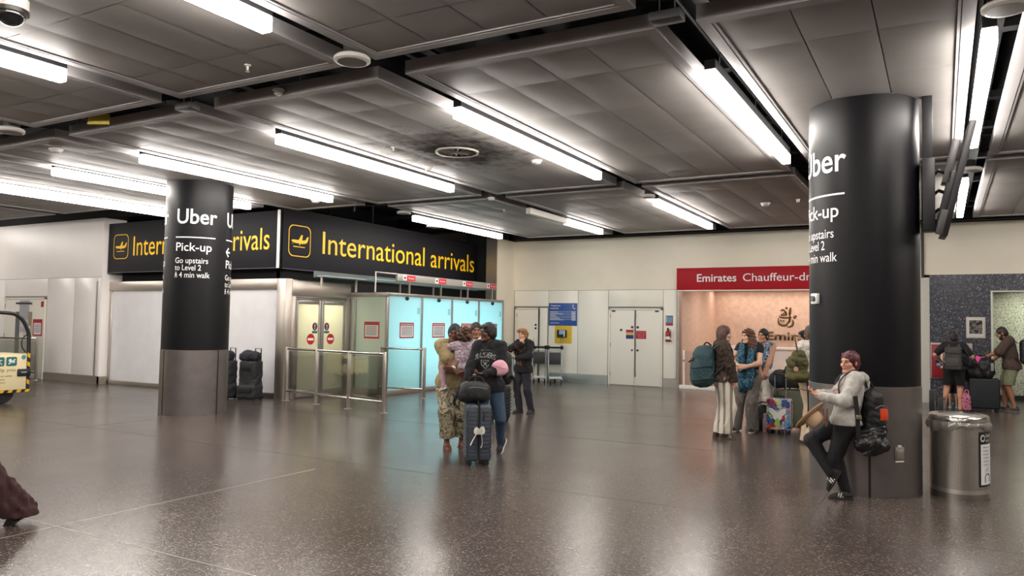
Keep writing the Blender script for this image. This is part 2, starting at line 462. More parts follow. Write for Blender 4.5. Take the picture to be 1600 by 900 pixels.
def decal(mb, target, mapxy, s_list, axis, lift=0.003, back=0.6):
    """lay flat lettering on a garment: each point slides along the axis onto its surface"""
    me = target.data; bv = BVHTree.FromPolygons([v.co for v in me.vertices], [p.vertices[:] for p in me.polygons])
    ax = Vector(axis).normalized()
    def onto(p):
        h = bv.ray_cast(Vector(p) - ax * back, ax, 2.0)
        return (h[0] - ax * lift) if h[0] is not None else Vector(p)
    return lambda x, y, d=0.0: onto(mapxy(x, y)) - ax * d
# ------------------------------------------------------------------ materials of the room
cream = M('cream_paint', '#eae2d0', 0.45, var=0.03, scale=1.5)
panel_white = M('wall_panel_white', '#f3efec', 0.28, var=0.025, scale=1.2)
panel_far = M('wall_panel_pale', '#efebdf', 0.3, var=0.025, scale=1.2)
seam = M('seam_grey', '#77736e', 0.7)
steel = M('brushed_steel', '#bdb6ae', 0.34, 0.95, var=0.12, scale=40, stretch=(1, 1, 14), bump=0.04)
steel_dark = M('dull_steel', '#a29d98', 0.38, 0.8, var=0.10, scale=14, bump=0.03)
chrome = M('polished_steel', '#d2d0cc', 0.14, 1.0)
black_void = M('void_black', '#0c0c10', 0.8)
black_paint = M('black_paint', '#17171a', 0.4)
white_plain = M('white_plain', '#e8e8e6', 0.5)
rubber = M('black_rubber', '#101011', 0.75)

def floor_mat():
    m, N, L, b = new_mat('terrazzo_floor')
    g = N.new('ShaderNodeNewGeometry')
    v = N.new('ShaderNodeTexVoronoi'); v.inputs['Scale'].default_value = 95; L.new(g.outputs['Position'], v.inputs['Vector'])
    s = N.new('ShaderNodeSeparateColor'); L.new(v.outputs['Color'], s.inputs[0])
    r = N.new('ShaderNodeValToRGB'); e = r.color_ramp.elements
    e[0].position = 0.0; e[0].color = lin('#322b28'); e[1].position = 1.0; e[1].color = lin('#7f736c')
    for p, h in ((0.25, '#3e3633'), (0.55, '#4a423e'), (0.8, '#584e4a')):
        q = e.new(p); q.color = lin(h)
    L.new(s.outputs[0], r.inputs[0])
    n = N.new('ShaderNodeTexNoise'); n.inputs['Scale'].default_value = 0.45; n.inputs['Detail'].default_value = 5; L.new(g.outputs['Position'], n.inputs['Vector'])
    mx = N.new('ShaderNodeMix'); mx.data_type = 'RGBA'; mx.blend_type = 'MULTIPLY'; mx.inputs[0].default_value = 1.0
    r2 = N.new('ShaderNodeValToRGB'); r2.color_ramp.elements[0].color = (0.82, 0.82, 0.82, 1); r2.color_ramp.elements[1].color = (1.08, 1.07, 1.05, 1)
    r2.color_ramp.elements[0].position = 0.35; r2.color_ramp.elements[1].position = 0.65
    L.new(n.outputs['Fac'], r2.inputs[0]); L.new(r.outputs[0], mx.inputs[6]); L.new(r2.outputs[0], mx.inputs[7])
    L.new(mx.outputs[2], b.inputs['Base Color'])
    r3 = N.new('ShaderNodeMapRange'); r3.inputs[1].default_value = 0.3; r3.inputs[2].default_value = 0.7; r3.inputs[3].default_value = 0.20; r3.inputs[4].default_value = 0.27
    L.new(n.outputs['Fac'], r3.inputs[0]); L.new(r3.outputs[0], b.inputs['Roughness'])
    n3 = N.new('ShaderNodeTexNoise'); n3.inputs['Scale'].default_value = 160; L.new(g.outputs['Position'], n3.inputs['Vector'])
    bp = N.new('ShaderNodeBump'); bp.inputs['Strength'].default_value = 0.05; bp.inputs['Distance'].default_value = 0.004
    L.new(n3.outputs['Fac'], bp.inputs['Height']); L.new(bp.outputs[0], b.inputs['Normal'])
    b.inputs['Specular IOR Level'].default_value = 0.5
    return m
def raft_mat():
    m, N, L, b = new_mat('ceiling_tile_metal')
    g = N.new('ShaderNodeNewGeometry')
    n = N.new('ShaderNodeTexNoise'); n.inputs['Scale'].default_value = 1.3; n.inputs['Detail'].default_value = 4; L.new(g.outputs['Position'], n.inputs['Vector'])
    r = N.new('ShaderNodeValToRGB'); r.color_ramp.elements[0].color = lin('#928e8b'); r.color_ramp.elements[1].color = lin('#9d9996')
    r.color_ramp.elements[0].position = 0.3; r.color_ramp.elements[1].position = 0.7; L.new(n.outputs['Fac'], r.inputs[0])
    # soot blown out round the air diffuser, in ragged streaks
    d = N.new('ShaderNodeVectorMath'); d.operation = 'SUBTRACT'; d.inputs[1].default_value = (-5.80, 8.72, 4.0); L.new(g.outputs['Position'], d.inputs[0])
    sc = N.new('ShaderNodeVectorMath'); sc.operation = 'MULTIPLY'; sc.inputs[1].default_value = (0.9, 0.75, 1.0); L.new(d.outputs[0], sc.inputs[0])
    le = N.new('ShaderNodeVectorMath'); le.operation = 'LENGTH'; L.new(sc.outputs[0], le.inputs[0])
    n2 = N.new('ShaderNodeTexNoise'); n2.inputs['Scale'].default_value = 3.5; n2.inputs['Detail'].default_value = 8; n2.inputs['Roughness'].default_value = 0.7; L.new(g.outputs['Position'], n2.inputs['Vector'])
    a = N.new('ShaderNodeMath'); a.operation = 'MULTIPLY_ADD'; a.inputs[1].default_value = 2.6; a.inputs[2].default_value = -1.3; L.new(n2.outputs['Fac'], a.inputs[0])
    a2 = N.new('ShaderNodeMath'); a2.operation = 'ADD'; L.new(le.outputs['Value'], a2.inputs[0]); L.new(a.outputs[0], a2.inputs[1])
    mr = N.new('ShaderNodeMapRange'); mr.inputs[1].default_value = 0.15; mr.inputs[2].default_value = 1.0; mr.inputs[3].default_value = 0.92; mr.inputs[4].default_value = 0.0; L.new(a2.outputs[0], mr.inputs[0])
    mx = N.new('ShaderNodeMix'); mx.data_type = 'RGBA'; mx.inputs[7].default_value = lin('#2e2620'); L.new(mr.outputs[0], mx.inputs[0]); L.new(r.outputs[0], mx.inputs[6])
    L.new(mx.outputs[2], b.inputs['Base Color'])
    rr = N.new('ShaderNodeMapRange'); rr.inputs[3].default_value = 0.55; rr.inputs[4].default_value = 0.9; L.new(mr.outputs[0], rr.inputs[0]); L.new(rr.outputs[0], b.inputs['Roughness'])
    sp_ = N.new('ShaderNodeMapRange'); sp_.inputs[3].default_value = 0.22; sp_.inputs[4].default_value = 0.03; L.new(mr.outputs[0], sp_.inputs[0]); L.new(sp_.outputs[0], b.inputs['Specular IOR Level'])
    return m
m_floor = floor_mat(); m_raft = raft_mat()
m_fascia = M('raft_frame_paint', '#9a9797', 0.55, var=0.03, scale=3)

# ------------------------------------------------------------------ floor with its inlaid strips and joints
struct('floor', MB().box((-30, -9, -0.1), (12, 26.5, 0)), m_floor)
m_inlay = M('pale_inlay', '#a89f94', 0.35); m_joint = M('dark_joint', '#2f2b28', 0.6)
tr = [0]
def trim(mb, m, **k):
    tr[0] += 1; return struct('trim_%d' % tr[0], mb, m, **k)
trim(MB().box((-7.2, 3.5465, -0.01), (-3.2, 3.5535, 0.0015)), m_inlay)
trim(MB().box((-6.0875, 2.4, -0.01), (-6.0815, 6.4, 0.0015), R=rotz(0), c=(0, 0, 0)), m_inlay)
mj = MB()
for x in (-1.02, 4.05, -11.2, -16.3): mj.box((x - 0.003, -8.9, -0.01), (x + 0.003, 19.9, 0.001))
for y in (6.9, 10.25, 13.6, 0.2, 16.95): mj.box((-29, y - 0.003, -0.01), (11.9, y + 0.003, 0.001))
trim(mj, m_joint)

# ------------------------------------------------------------------ ceiling: dark void with ducts, and the hung tile rafts
cv = MB().box((-30, -9, 5.4), (12, 26.5, 5.5))
struct('ceiling', cv, black_void)
duct = M('void_duct', '#1b1b20', 0.6, 0.3)
cv = MB()
for x in (-21, -15.8, -13.2, -11.4, -8.6, -6.0, -3.1, -0.7, 1.9, 4.6): cv.box((x - 0.3, -8.5, 4.75), (x + 0.3, 19.8, 5.05))
for y in (-3, 0.2, 2.4, 5.5, 8.2, 10.6, 12.1, 14.2, 16.4, 18.9): cv.box((-29, y - 0.07, 4.42), (11.5, y + 0.07, 4.50))
for y in (5.2, 5.85, 12.0, 18.75): cv.cyl((-29, y, 4.30), (11.5, y, 4.30), 0.03, 8)
for x in (-10.15, -7.35, -4.7, -1.9, 0.3, 3.1):
    cv.cyl((x, -8.5, 4.36), (x, 19.8, 4.36), 0.022, 8)
    cv.box((x + 0.08, -8.5, 4.40), (x + 0.2, 19.8, 4.43))
for x in (-16.5, -14.5, -13, -11): cv.box((x - 0.02, 12.5, 4.0), (x + 0.02, 12.54, 5.4)); cv.box((x - 0.02, 15.5, 4.0), (x + 0.02, 15.54, 5.4))
struct('ceiling_void', cv, duct)

def raft(x0, x1, y0, y1, nx, ny, hole=None):
    zb, zt, fw = 4.0, 4.13, 0.09
    mb = MB(); mb.m = 1
    for a, b in (((x0, y0), (x1, y0 + fw)), ((x0, y1 - fw), (x1, y1)), ((x0, y0 + fw), (x0 + fw, y1 - fw)), ((x1 - fw, y0 + fw), (x1, y1 - fw))):
        mb.box((a[0], a[1], zb), (b[0], b[1], zt))
    # a shadow line, then a second smaller lip
    l0 = fw + 0.006; l1 = l0 + 0.022
    for a, b in (((x0 + l0, y0 + l0), (x1 - l0, y0 + l1)), ((x0 + l0, y1 - l1), (x1 - l0, y1 - l0)), ((x0 + l0, y0 + l1), (x0 + l1, y1 - l1)), ((x1 - l1, y0 + l1), (x1 - l0, y1 - l1))):
        mb.box((a[0], a[1], zb + 0.004), (b[0], b[1], zt))
    mb.m = 0
    ax, bx_, ay, by = x0 + l1, x1 - l1, y0 + l1, y1 - l1
    tw = (bx_ - ax) / nx; G = 6; cuts_ = [0.0] + [0.74 + 1.18 * q for q in range(6) if 0.74 + 1.18 * q < by - ay - 0.3] + [by - ay]; ny = len(cuts_) - 1
    for i in range(nx):
        for j in range(ny):
            vs = []; gp = 0.004
            for a in range(G + 1):
                for b in range(G + 1):
                    u, v = a / G, b / G
                    sag = 0.0045 * (1 - (2 * u - 1) ** 2) * (1 - (2 * v - 1) ** 2)
                    edge = 0.003 if a in (0, G) or b in (0, G) else 0.0
                    vs.append((ax + tw * i + gp + (tw - 2 * gp) * u, ay + cuts_[j] + gp + (cuts_[j + 1] - cuts_[j] - 2 * gp) * v, zb + 0.013 + edge - sag))
            mb.add(vs, [(a * (G + 1) + b, a * (G + 1) + b + 1, (a + 1) * (G + 1) + b + 1, (a + 1) * (G + 1) + b) for a in range(G) for b in range(G)])
    mb.m = 1; mb.box((x0 + 0.05, y0 + 0.05, zt - 0.03), (x1 - 0.05, y1 - 0.05, zt))
    o = mb.build('ceiling', [m_raft, m_fascia], None, smooth=0.5)
    o['kind'] = 'structure'
    return o
BAYS = [(-17.6, -15.05), (-14.7, -12.4), (-12.08, -10.2), (-9.88, -7.42), (-7.1, -4.755), (-4.43, -1.965), (-1.635, 0.235), (0.56, 3.0), (3.33, 5.7), (6.05, 8.5)]
ROWS = [(-7.6, -1.4), (-0.95, 5.28), (5.71, 11.94), (12.27, 18.4)]
for bi, (x0, x1) in enumerate(BAYS):
    for ri, (y0, y1) in enumerate(ROWS):
        if ri == 3 and bi < 3: continue
        if ri == 2 and bi == 0: y1 = 10.15
        if ri == 2 and bi == 1: y1 = 11.3
        raft(x0, x1, y0, y1, 3 if x1 - x0 < 2 else 4, 10)
raft(-20.5, -17.95, 5.71, 10.15, 4, 9); raft(-20.5, -17.95, -0.95, 5.28, 4, 10); raft(-23.4, -20.85, 5.71, 10.15, 4, 9); raft(-23.4, -20.85, -0.95, 5.28, 4, 10)

# ------------------------------------------------------------------ far wall
W = 19.95
ZT, ZL = 4.1, 2.63
b = MB().box((-11.3, W, 0), (-6.18, W + 0.2, ZT)).box((-6.18, W, 2.6), (-0.42, W + 0.2, ZT)).box((-0.42, W, 2.92), (12, W + 0.2, ZT))
struct('wall_back', b, cream)
struct('wall_back_upper', MB().box((-12, W + 0.08, ZT), (12, W + 0.2, 5.4)), black_void)
struct('wall_beam', MB().box((-11.1, W - 0.25, 4.12), (12, W - 0.02, 4.30)), black_void)
xs = [-11.17, -10.02, -9.08, -8.15, -6.56, -6.19]
pb = MB(); g = 0.006
for i in range(5):
    a, c = xs[i] + g, xs[i + 1] - g
    z0 = {0: 2.16, 3: 2.16}.get(i, 0.24 if i != 4 else 0.24)
    pb.box((a, W - 0.014, z0 + g), (c, W + 0.01, ZL - g))
struct('wall_back_cladding', pb, panel_far, bevel=0.002)
struct('trim_seam', MB().box((-11.18, W - 0.003, 0.24), (-6.18, W + 0.01, ZL + 0.004)), seam)
struct('baseboard_back', MB().box((-10.05, W - 0.03, 0), (-8.15, W, 0.235)).box((-6.56, W - 0.03, 0), (-6.17, W, 0.235)), steel)

dk = M('door_white', '#e9e5da', 0.35); knob = M('door_furniture_dark', '#3c403e', 0.4, 0.6)
def door(n, x0, x1, leaves, ztop=2.12, y=W):
    f = MB(); t = 0.05
    f.box((x0, y - 0.05, 0), (x0 + t, y, ztop)).box((x1 - t, y - 0.05, 0), (x1, y, ztop)).box((x0, y - 0.05, ztop - t), (x1, y, ztop))
    o = struct('door_%d' % n, f, dk, bevel=0.004)
    for a, c in leaves:
        l = MB().box((a + 0.006, y - 0.035, 0.012), (c - 0.006, y, ztop - t - 0.006)).build('leaf', dk, o, bevel=0.003)
        h = MB()
        for z in (0.25, 1.05, 1.85): h.box((a + 0.0, y - 0.046, z), (a + 0.018, y - 0.034, z + 0.11))
        h.build('hinge', steel_dark, l)
    return o
d1 = door(1, -11.12, -10.30, [(-11.07, -10.35)])
k = MB(); [k.cyl((-10.42, W - 0.036, z), (-10.42, W - 0.055, z), 0.032, 16) for z in (1.62, 1.52, 0.93)]
k.build('lock', knob, d1)
MB().tube([(-10.46, W - 0.035, 1.0), (-10.46, W - 0.09, 1.0), (-10.46, W - 0.09, 1.22), (-10.46, W - 0.035, 1.22)], 0.010).build('handle', steel, d1)
MB().box((-10.29, W - 0.03, 0), (-10.05, W, 2.12)).build('side_panel', panel_far, d1, bevel=0.003)
MB().box((-10.335, W - 0.05, 0.0), (-10.295, W - 0.036, 2.07)).build('edge_strip', steel_dark, d1)
d2 = door(2, -8.13, -6.57, [(-8.08, -7.37), (-7.33, -6.62)])
k = MB(); [k.cyl((x, W - 0.036, z), (x, W - 0.055, z), r, 16) for x, z, r in ((-7.43, 1.60, .034), (-7.27, 1.60, .034), (-7.75, 1.52, .034), (-7.43, 0.97, .026), (-7.27, 0.97, .03))]
k.build('lock', knob, d2)
c = MB().box((-8.03, W - 0.05, 2.02), (-7.93, W - 0.03, 2.06)).box((-6.78, W - 0.05, 2.02), (-6.68, W - 0.03, 2.06)); c.build('door_closer', knob, d2)
# notices on the double door
red = M('sign_red', '#b01c2e', 0.4); blue = M('sign_blue', '#27509a', 0.4); navy = M('sign_navy', '#2c2f6b', 0.4); yel = M('sign_yellow', '#e2b01c', 0.4); whitep = M('sign_white', '#e9e9e9', 0.4)
dkgrey = M('print_grey', '#5a5a5c', 0.5)
fw_ = flat((0, W - 0.036, 0), (1, 0, 0), (0, 0, 1), (0, -1, 0), 0.003)
n = MB().box((-7.63, W - 0.040, 1.27), (-7.385, W - 0.036, 1.54)); o = n.build('notice', whitep, d2)
n = MB(); put_rect(n, fw_, -7.61, 1.455, -7.39, 1.53, .003); n.build('red_band', red, o)
n = MB(); put_rect(n, fw_, -7.61, 1.40, -7.39, 1.45, .003); n.build('yellow_band', yel, o)
n = MB(); put_rect(n, fw_, -7.61, 1.28, -7.39, 1.39, .003); n.build('blue_band', navy, o)
o = MB().box((-7.32, W - 0.040, 1.285), (-7.03, W - 0.036, 1.505)).build('notice', red, d2)
n = MB()
for i, s in enumerate(('Fire exit door', 'Keep clear', 'Alarmed')): put_text(n, s, fw_, -7.175, 1.445 - 0.062 * i, 0.035, 1.0, 0.0, 'CENTER')
for i in range(len(n.v)): n.v[i] = (n.v[i][0], n.v[i][1] - 0.004, n.v[i][2])
n.build('lettering', M('pink_print', '#d99aa0', 0.5), o)

# return wall beside the corridor and the dark bulkhead the sign hangs on
struct('wall_corridor_end', MB().box((-11.5, 18.9, 0), (-11.18, W + 0.1, ZT)), cream)
trim(MB().box((-11.52, 18.86, 0), (-11.17, 18.9, ZT)), steel)
struct('wall_bulkhead', MB().box((-18.0, 11.9, 2.3), (-12.5, 12.1, 4.0)).box((-12.6, 11.9, 2.3), (-12.45, 19.4, 4.1)), black_void)
struct('wall_bulkhead_end', MB().box((-12.6, 19.45, 0), (-11.2, 19.6, 5.2)), black_void)

# ------------------------------------------------------------------ left wall
LY = 11.4
struct('wall_left', MB().box((-30, LY, 0), (-18.05, LY + 0.6, ZT)), M('left_wall_paint', '#f1ebe7', 0.4, var=0.02, scale=1.5))
struct('wall_left_upper', MB().box((-30, LY + 0.1, ZT), (-12, LY + 0.6, 5.4)), black_void)
pb = MB(); xs = [-24.5, -23.4, -22.38, -20.36, -19.17, -18.20]
for i in range(5):
    z0 = 2.16 if i == 2 else 0.19
    pb.box((xs[i] + g, LY - 0.014, z0 + g), (xs[i + 1] - g, LY + 0.01, ZL - g))
pb.box((-18.19, LY - 0.014, 0.19), (-18.06, LY + 0.01, ZL - g))
struct('wall_left_cladding', pb, panel_white, bevel=0.002)
struct('trim_seam_left', MB().box((-24.5, LY - 0.003, 0.19), (-18.06, LY + 0.01, ZL + 0.004)), seam)
struct('baseboard_left', MB().box((-30, LY - 0.03, 0), (-22.35, LY, 0.185)).box((-20.37, LY - 0.03, 0), (-18.02, LY, 0.185)).box((-18.06, LY - 0.03, 0), (-18.02, LY + 0.3, 0.185)), steel)
trim(MB().box((-18.215, LY - 0.03, 0.18), (-18.175, LY - 0.012, ZL - 0.1)), steel)
d3 = door(3, -22.36, -20.38, [(-22.30, -21.34), (-21.32, -20.43)], 2.13, LY)
# vision strips, closer arm, notices
vs_ = MB().box((-21.74, LY - 0.05, 0.55), (-21.56, LY - 0.034, 1.75)); vs_.build('vision_panel', M('dark_pane', '#5f6468', 0.1), d3)
vs_ = MB().box((-21.12, LY - 0.05, 0.45), (-20.98, LY - 0.034, 1.75)); vs_.build('kick_edge', M('tan_strip', '#9c8a74', 0.4), d3)
MB().box((-21.55, LY - 0.06, 1.55), (-21.13, LY - 0.035, 2.05)).build('cover_plate', M('plate_grey', '#a7a9ae', 0.4), d3)
MB().tube([(-21.7, LY - 0.06, 1.98), (-21.0, LY - 0.07, 1.98)], 0.024).build('door_closer', black_paint, d3)
fl = flat((0, LY - 0.036, 0), (1, 0, 0), (0, 0, 1), (0, -1, 0), 0.004)
n = MB(); put_rect(n, fl, -20.92, 1.12, -20.48, 1.56); o = n.build('notice', red, d3)
n = MB(); put_rect(n, fl, -20.87, 1.16, -20.53, 1.46, .003); n.build('sheet', whitep, o)
n = MB(); [put_rect(n, fl, -20.85, 1.40 - .045 * i, -20.56, 1.415 - .045 * i, .006) for i in range(5)]; n.build('print', dkgrey, o)
n = MB(); put_rect(n, fl, -20.58, 1.88, -20.46, 2.03); n.build('fire_notice', red, d3)
n = MB(); put_rect(n, fl, -21.12, 1.10, -20.99, 1.38, .014); o = n.build('notice', whitep, d3)
n = MB(); put_disc(n, fl, -21.055, 1.26, .05, .017); n.build('red_disc', red, o)
n = MB(); put_rect(n, fl, -21.5, 1.2, -21.18, 1.5, .022); o = n.build('notice', M('faded_sheet', '#c3c3c8', .5), d3)
n = MB(); put_text(n, 'STOP', fl, -21.42, 1.38, .05); [put_rect(n, fl, -21.47, 1.24 + .04 * i, -21.22, 1.25 + .04 * i, .026) for i in range(3)]; n.build('print', M('faded_red', '#b77a80', .5), o)

# ------------------------------------------------------------------ arrivals partition: white panels in a steel frame
PY = 11.65
struct('wall_partition', MB().box((-18.03, PY, 0.10), (-12.1, PY + 0.1, 2.32)), M('partition_white', '#ecebee', 0.18, var=0.04, scale=2.5))
p = MB().box((-18.05, PY - 0.05, 2.30), (-11.98, PY + 0.12, 2.52)).box((-18.05, PY - 0.03, 0), (-17.97, PY + 0.1, 2.3)).box((-18.05, PY - 0.03, 0), (-12.1, PY + 0.02, 0.10))
p.box((-12.12, 11.47, 0), (-11.86, PY + 0.15, 2.50))
trim(p, steel, bevel=0.006)

# ------------------------------------------------------------------ outer shell behind the camera
shell = M('hall_wall', '#bdb6ab', 0.6)
struct('wall_front', MB().box((-30, -9.2, 0), (12, -9, 5.4)), shell)
struct('wall_right', MB().box((12, -9, 0), (12.2, 26.5, 5.4)), shell)
struct('wall_far_left', MB().box((-30.2, -9, 0), (-30, 26.5, 5.4)), shell)
struct('wall_behind', MB().box((-30, 26.4, 0), (12, 26.6, 5.4)), shell)

# ------------------------------------------------------------------ counter alcove behind the red fascia
blush = M('blush_wall', '#dcc0af', 0.6, var=0.06, scale=9, var2='#e6cebf')
AX0, AX1, AY = -6.12, -0.95, 23.7
struct('wall_alcove_left', MB().box((AX0 - 0.1, W + 0.2, 0), (AX0, AY, 2.8)), blush)
struct('wall_alcove_back', MB().box((AX0 - 0.1, AY, 0), (AX1 + 0.1, AY + 0.1, 2.8)), blush)
struct('wall_alcove_right', MB().box((AX1, W + 0.2, 0), (AX1 + 0.1, AY, 2.8)), blush)
struct('ceiling_alcove', MB().box((AX0 - 0.1, W + 0.15, 2.8), (AX1 + 0.1, AY + 0.1, 2.9)), white_plain)
struct('floor_alcove', MB().box((AX0, W + 0.1, 0), (AX1, AY, 0.02)), M('alcove_floor', '#8c7c70', 0.3, var=.1, scale=30))
trim(MB().box((-6.175, W - 0.06, 0), (-6.115, W + 0.2, 2.6)), steel_dark)

# ------------------------------------------------------------------ right side: white pier, mosaic wall, passage with green mosaic
struct('wall_pier', MB().box((-0.95, W - 0.02, 0.0), (-0.26, W + 0.15, 2.86)), M('pier_plaster', '#c9c5bd', 0.7, var=0.06, scale=40, bump=0.15))
trim(MB().box((-0.42, W - 0.05, 2.86), (-0.36, W + 0.1, ZT)), black_paint)
def mosaic(name, cols, scale, rough=0.22):
    m, N, L, b = new_mat(name)
    g = N.new('ShaderNodeNewGeometry')
    mp = N.new('ShaderNodeMapping'); mp.inputs['Scale'].default_value = (scale, scale, scale); L.new(g.outputs['Position'], mp.inputs[0])
    fl_ = N.new('ShaderNodeVectorMath'); fl_.operation = 'FLOOR'; L.new(mp.outputs[0], fl_.inputs[0])
    wn = N.new('ShaderNodeTexWhiteNoise'); L.new(fl_.outputs[0], wn.inputs['Vector'])
    r = N.new('ShaderNodeValToRGB'); r.color_ramp.interpolation = 'CONSTANT'
    while len(r.color_ramp.elements) < len(cols): r.color_ramp.elements.new(0.5)
    for e, (p_, h) in zip(r.color_ramp.elements, cols): e.position = p_; e.color = lin(h)
    L.new(wn.outputs['Value'], r.inputs[0])
    fr = N.new('ShaderNodeVectorMath'); fr.operation = 'FRACTION'; L.new(mp.outputs[0], fr.inputs[0])
    sx = N.new('ShaderNodeSeparateXYZ'); L.new(fr.outputs[0], sx.inputs[0])
    mn = []
    for ax_ in (0, 2):
        c_ = N.new('ShaderNodeMath'); c_.operation = 'GREATER_THAN'; c_.inputs[1].default_value = 0.12; L.new(sx.outputs[ax_], c_.inputs[0]); mn.append(c_)
    mu = N.new('ShaderNodeMath'); mu.operation = 'MULTIPLY'; L.new(mn[0].outputs[0], mu.inputs[0]); L.new(mn[1].outputs[0], mu.inputs[1])
    mx = N.new('ShaderNodeMix'); mx.data_type = 'RGBA'; mx.inputs[6].default_value = lin('#55565b'); L.new(mu.outputs[0], mx.inputs[0]); L.new(r.outputs[0], mx.inputs[7])
    L.new(mx.outputs[2], b.inputs['Base Color']); b.inputs['Roughness'].default_value = rough
    return m
m_mos = mosaic('grey_mosaic', [(0, '#24262f'), (0.3, '#383b46'), (0.55, '#484b57'), (0.8, '#5f616b'), (0.95, '#8d8f96')], 46)
m_grn = mosaic('green_mosaic', [(0, '#b9c4a4'), (0.2, '#d4dbc6'), (0.5, '#e6e9dd'), (0.8, '#98a983'), (0.92, '#f0f0ea')], 52)
struct('wall_mosaic', MB().box((-0.26, W - 0.01, 0), (0.95, W + 0.15, 2.92)).box((0.95, W - 0.01, 2.53), (4.5, W + 0.15, 2.92)).box((3.6, W - 0.01, 0), (4.5, W + 0.15, 2.53)), m_mos)
struct('wall_cream_side', MB().box((4.5, W, 0), (12, W + 0.15, 2.92)), cream)
struct('wall_passage', MB().box((0.5, 22.0, 0.12), (5.5, 22.15, 2.75)), m_grn)
struct('baseboard_passage', MB().box((0.5, 21.97, 0), (5.5, 22.0, 0.12)), black_paint)
struct('ceiling_passage', MB().box((0.5, W + 0.15, 2.7), (5.5, 22.2, 2.8)), white_plain)
struct('trim_passage', MB().box((0.93, W - 0.02, 0), (0.97, W + 0.16, 2.53)).box((0.93, W - 0.02, 2.52), (3.6, W + 0.16, 2.55)), M('pale_reveal', '#d8d8ca', 0.4))
# ------------------------------------------------------------------ long ceiling luminaires
m_lamp = bpy.data.materials.new('lit_diffuser'); m_lamp.use_nodes = True
_b = m_lamp.node_tree.nodes['Principled BSDF']; _b.inputs['Base Color'].default_value = (1, 1, 1, 1)
_b.inputs['Emission Color'].default_value = LAMP_COLOUR + (1,); _b.inputs['Emission Strength'].default_value = LAMP_STRENGTH
m_lampoff = M('unlit_diffuser', '#d8d5d0', 0.3)
m_house = M('lamp_housing', '#26262a', 0.5)
def lamp(x, y0, y1, label, unlit=None):
    t = thing('ceiling_light', label, 'ceiling light', (x, y0, 3.87), 0, 'long strip lights in the ceiling gaps')
    L_ = y1 - y0; a = unlit or 0
    MB().box((-0.055, a, 0), (0.055, L_, 0.125)).build('diffuser', m_lamp, t, bevel=0.012)
    if unlit: MB().box((-0.055, 0, 0), (0.055, a, 0.125)).build('unlit_diffuser', m_lampoff, t, bevel=0.012)
    MB().box((-0.05, 0.0, 0.126), (0.05, L_, 0.215)).build('housing', m_house, t)
    for y in (0.35, L_ / 2, L_ - 0.35): MB().cyl((0, y, 0.21), (0, y, 1.5), 0.006, 6).build('hanger', steel_dark, t)
    return t
R1, R2, R0 = (6.84, 10.76), (13.5, 17.3), (0.24, 4.13)
for x, r, lab, un in [
    (-14.82, R1, 'lit strip light above the white panelled wall, ending at the black column', 0),
    (-12.22, R1, 'lit strip light running behind the top of the black column beside the arrivals sign', 0),
    (-10.02, R1, 'lit strip light passing in front of the free-standing black column', 0),
    (-7.29, R1, 'lit strip light in the gap on the near side of the sooty air diffuser', 0),
    (-4.585, R1, 'lit strip light in the gap just beyond the sooty air diffuser', 0),
    (-1.83, R1, 'lit strip light pointing at the black column with the screen bracket', 0),
    (0.335, R1, 'lit strip light seen almost end-on beyond the empty screen bracket, the longer of two', 0),
    (-10.13, R2, 'lit strip light hanging in front of the dark void over the arrivals sign', 0),
    (-7.28, R2, 'strip light with its near half unlit, farthest row', 1.75),
    (-4.60, R2, 'lit strip light above the red counter fascia, farthest row', 0),
    (0.31, R2, 'short-looking lit strip light low behind the empty screen bracket', 0),
    (-4.55, R0, 'lit strip light cut by the top edge, nearest of all', 0),
    (-7.27, R0, 'lit strip light cut by the picture edge beside the dome camera', 0),
]:
    lamp(x, r[0], r[1], lab, un)
for x, r in [(-1.8, R0), (0.4, R0), (3.16, R0), (3.16, R1), (-10.02, R0), (-12.24, R0), (-14.87, R0), (5.9, R1), (-17.8, R0), (-20.68, R0), (-23.6, R1), (-23.6, R0), (-4.6, (-6.4, -2.5)), (-1.8, (-6.4, -2.5)), (0.4, (-6.4, -2.5)), (-7.27, (-6.4, -2.5)), (-10.02, (-6.4, -2.5)), (3.16, R2)]:  # unseen lamps carrying on the rows; the far-left ones added to brighten that side
    lamp(x, r[0], r[1], 'lit strip light outside the picture')

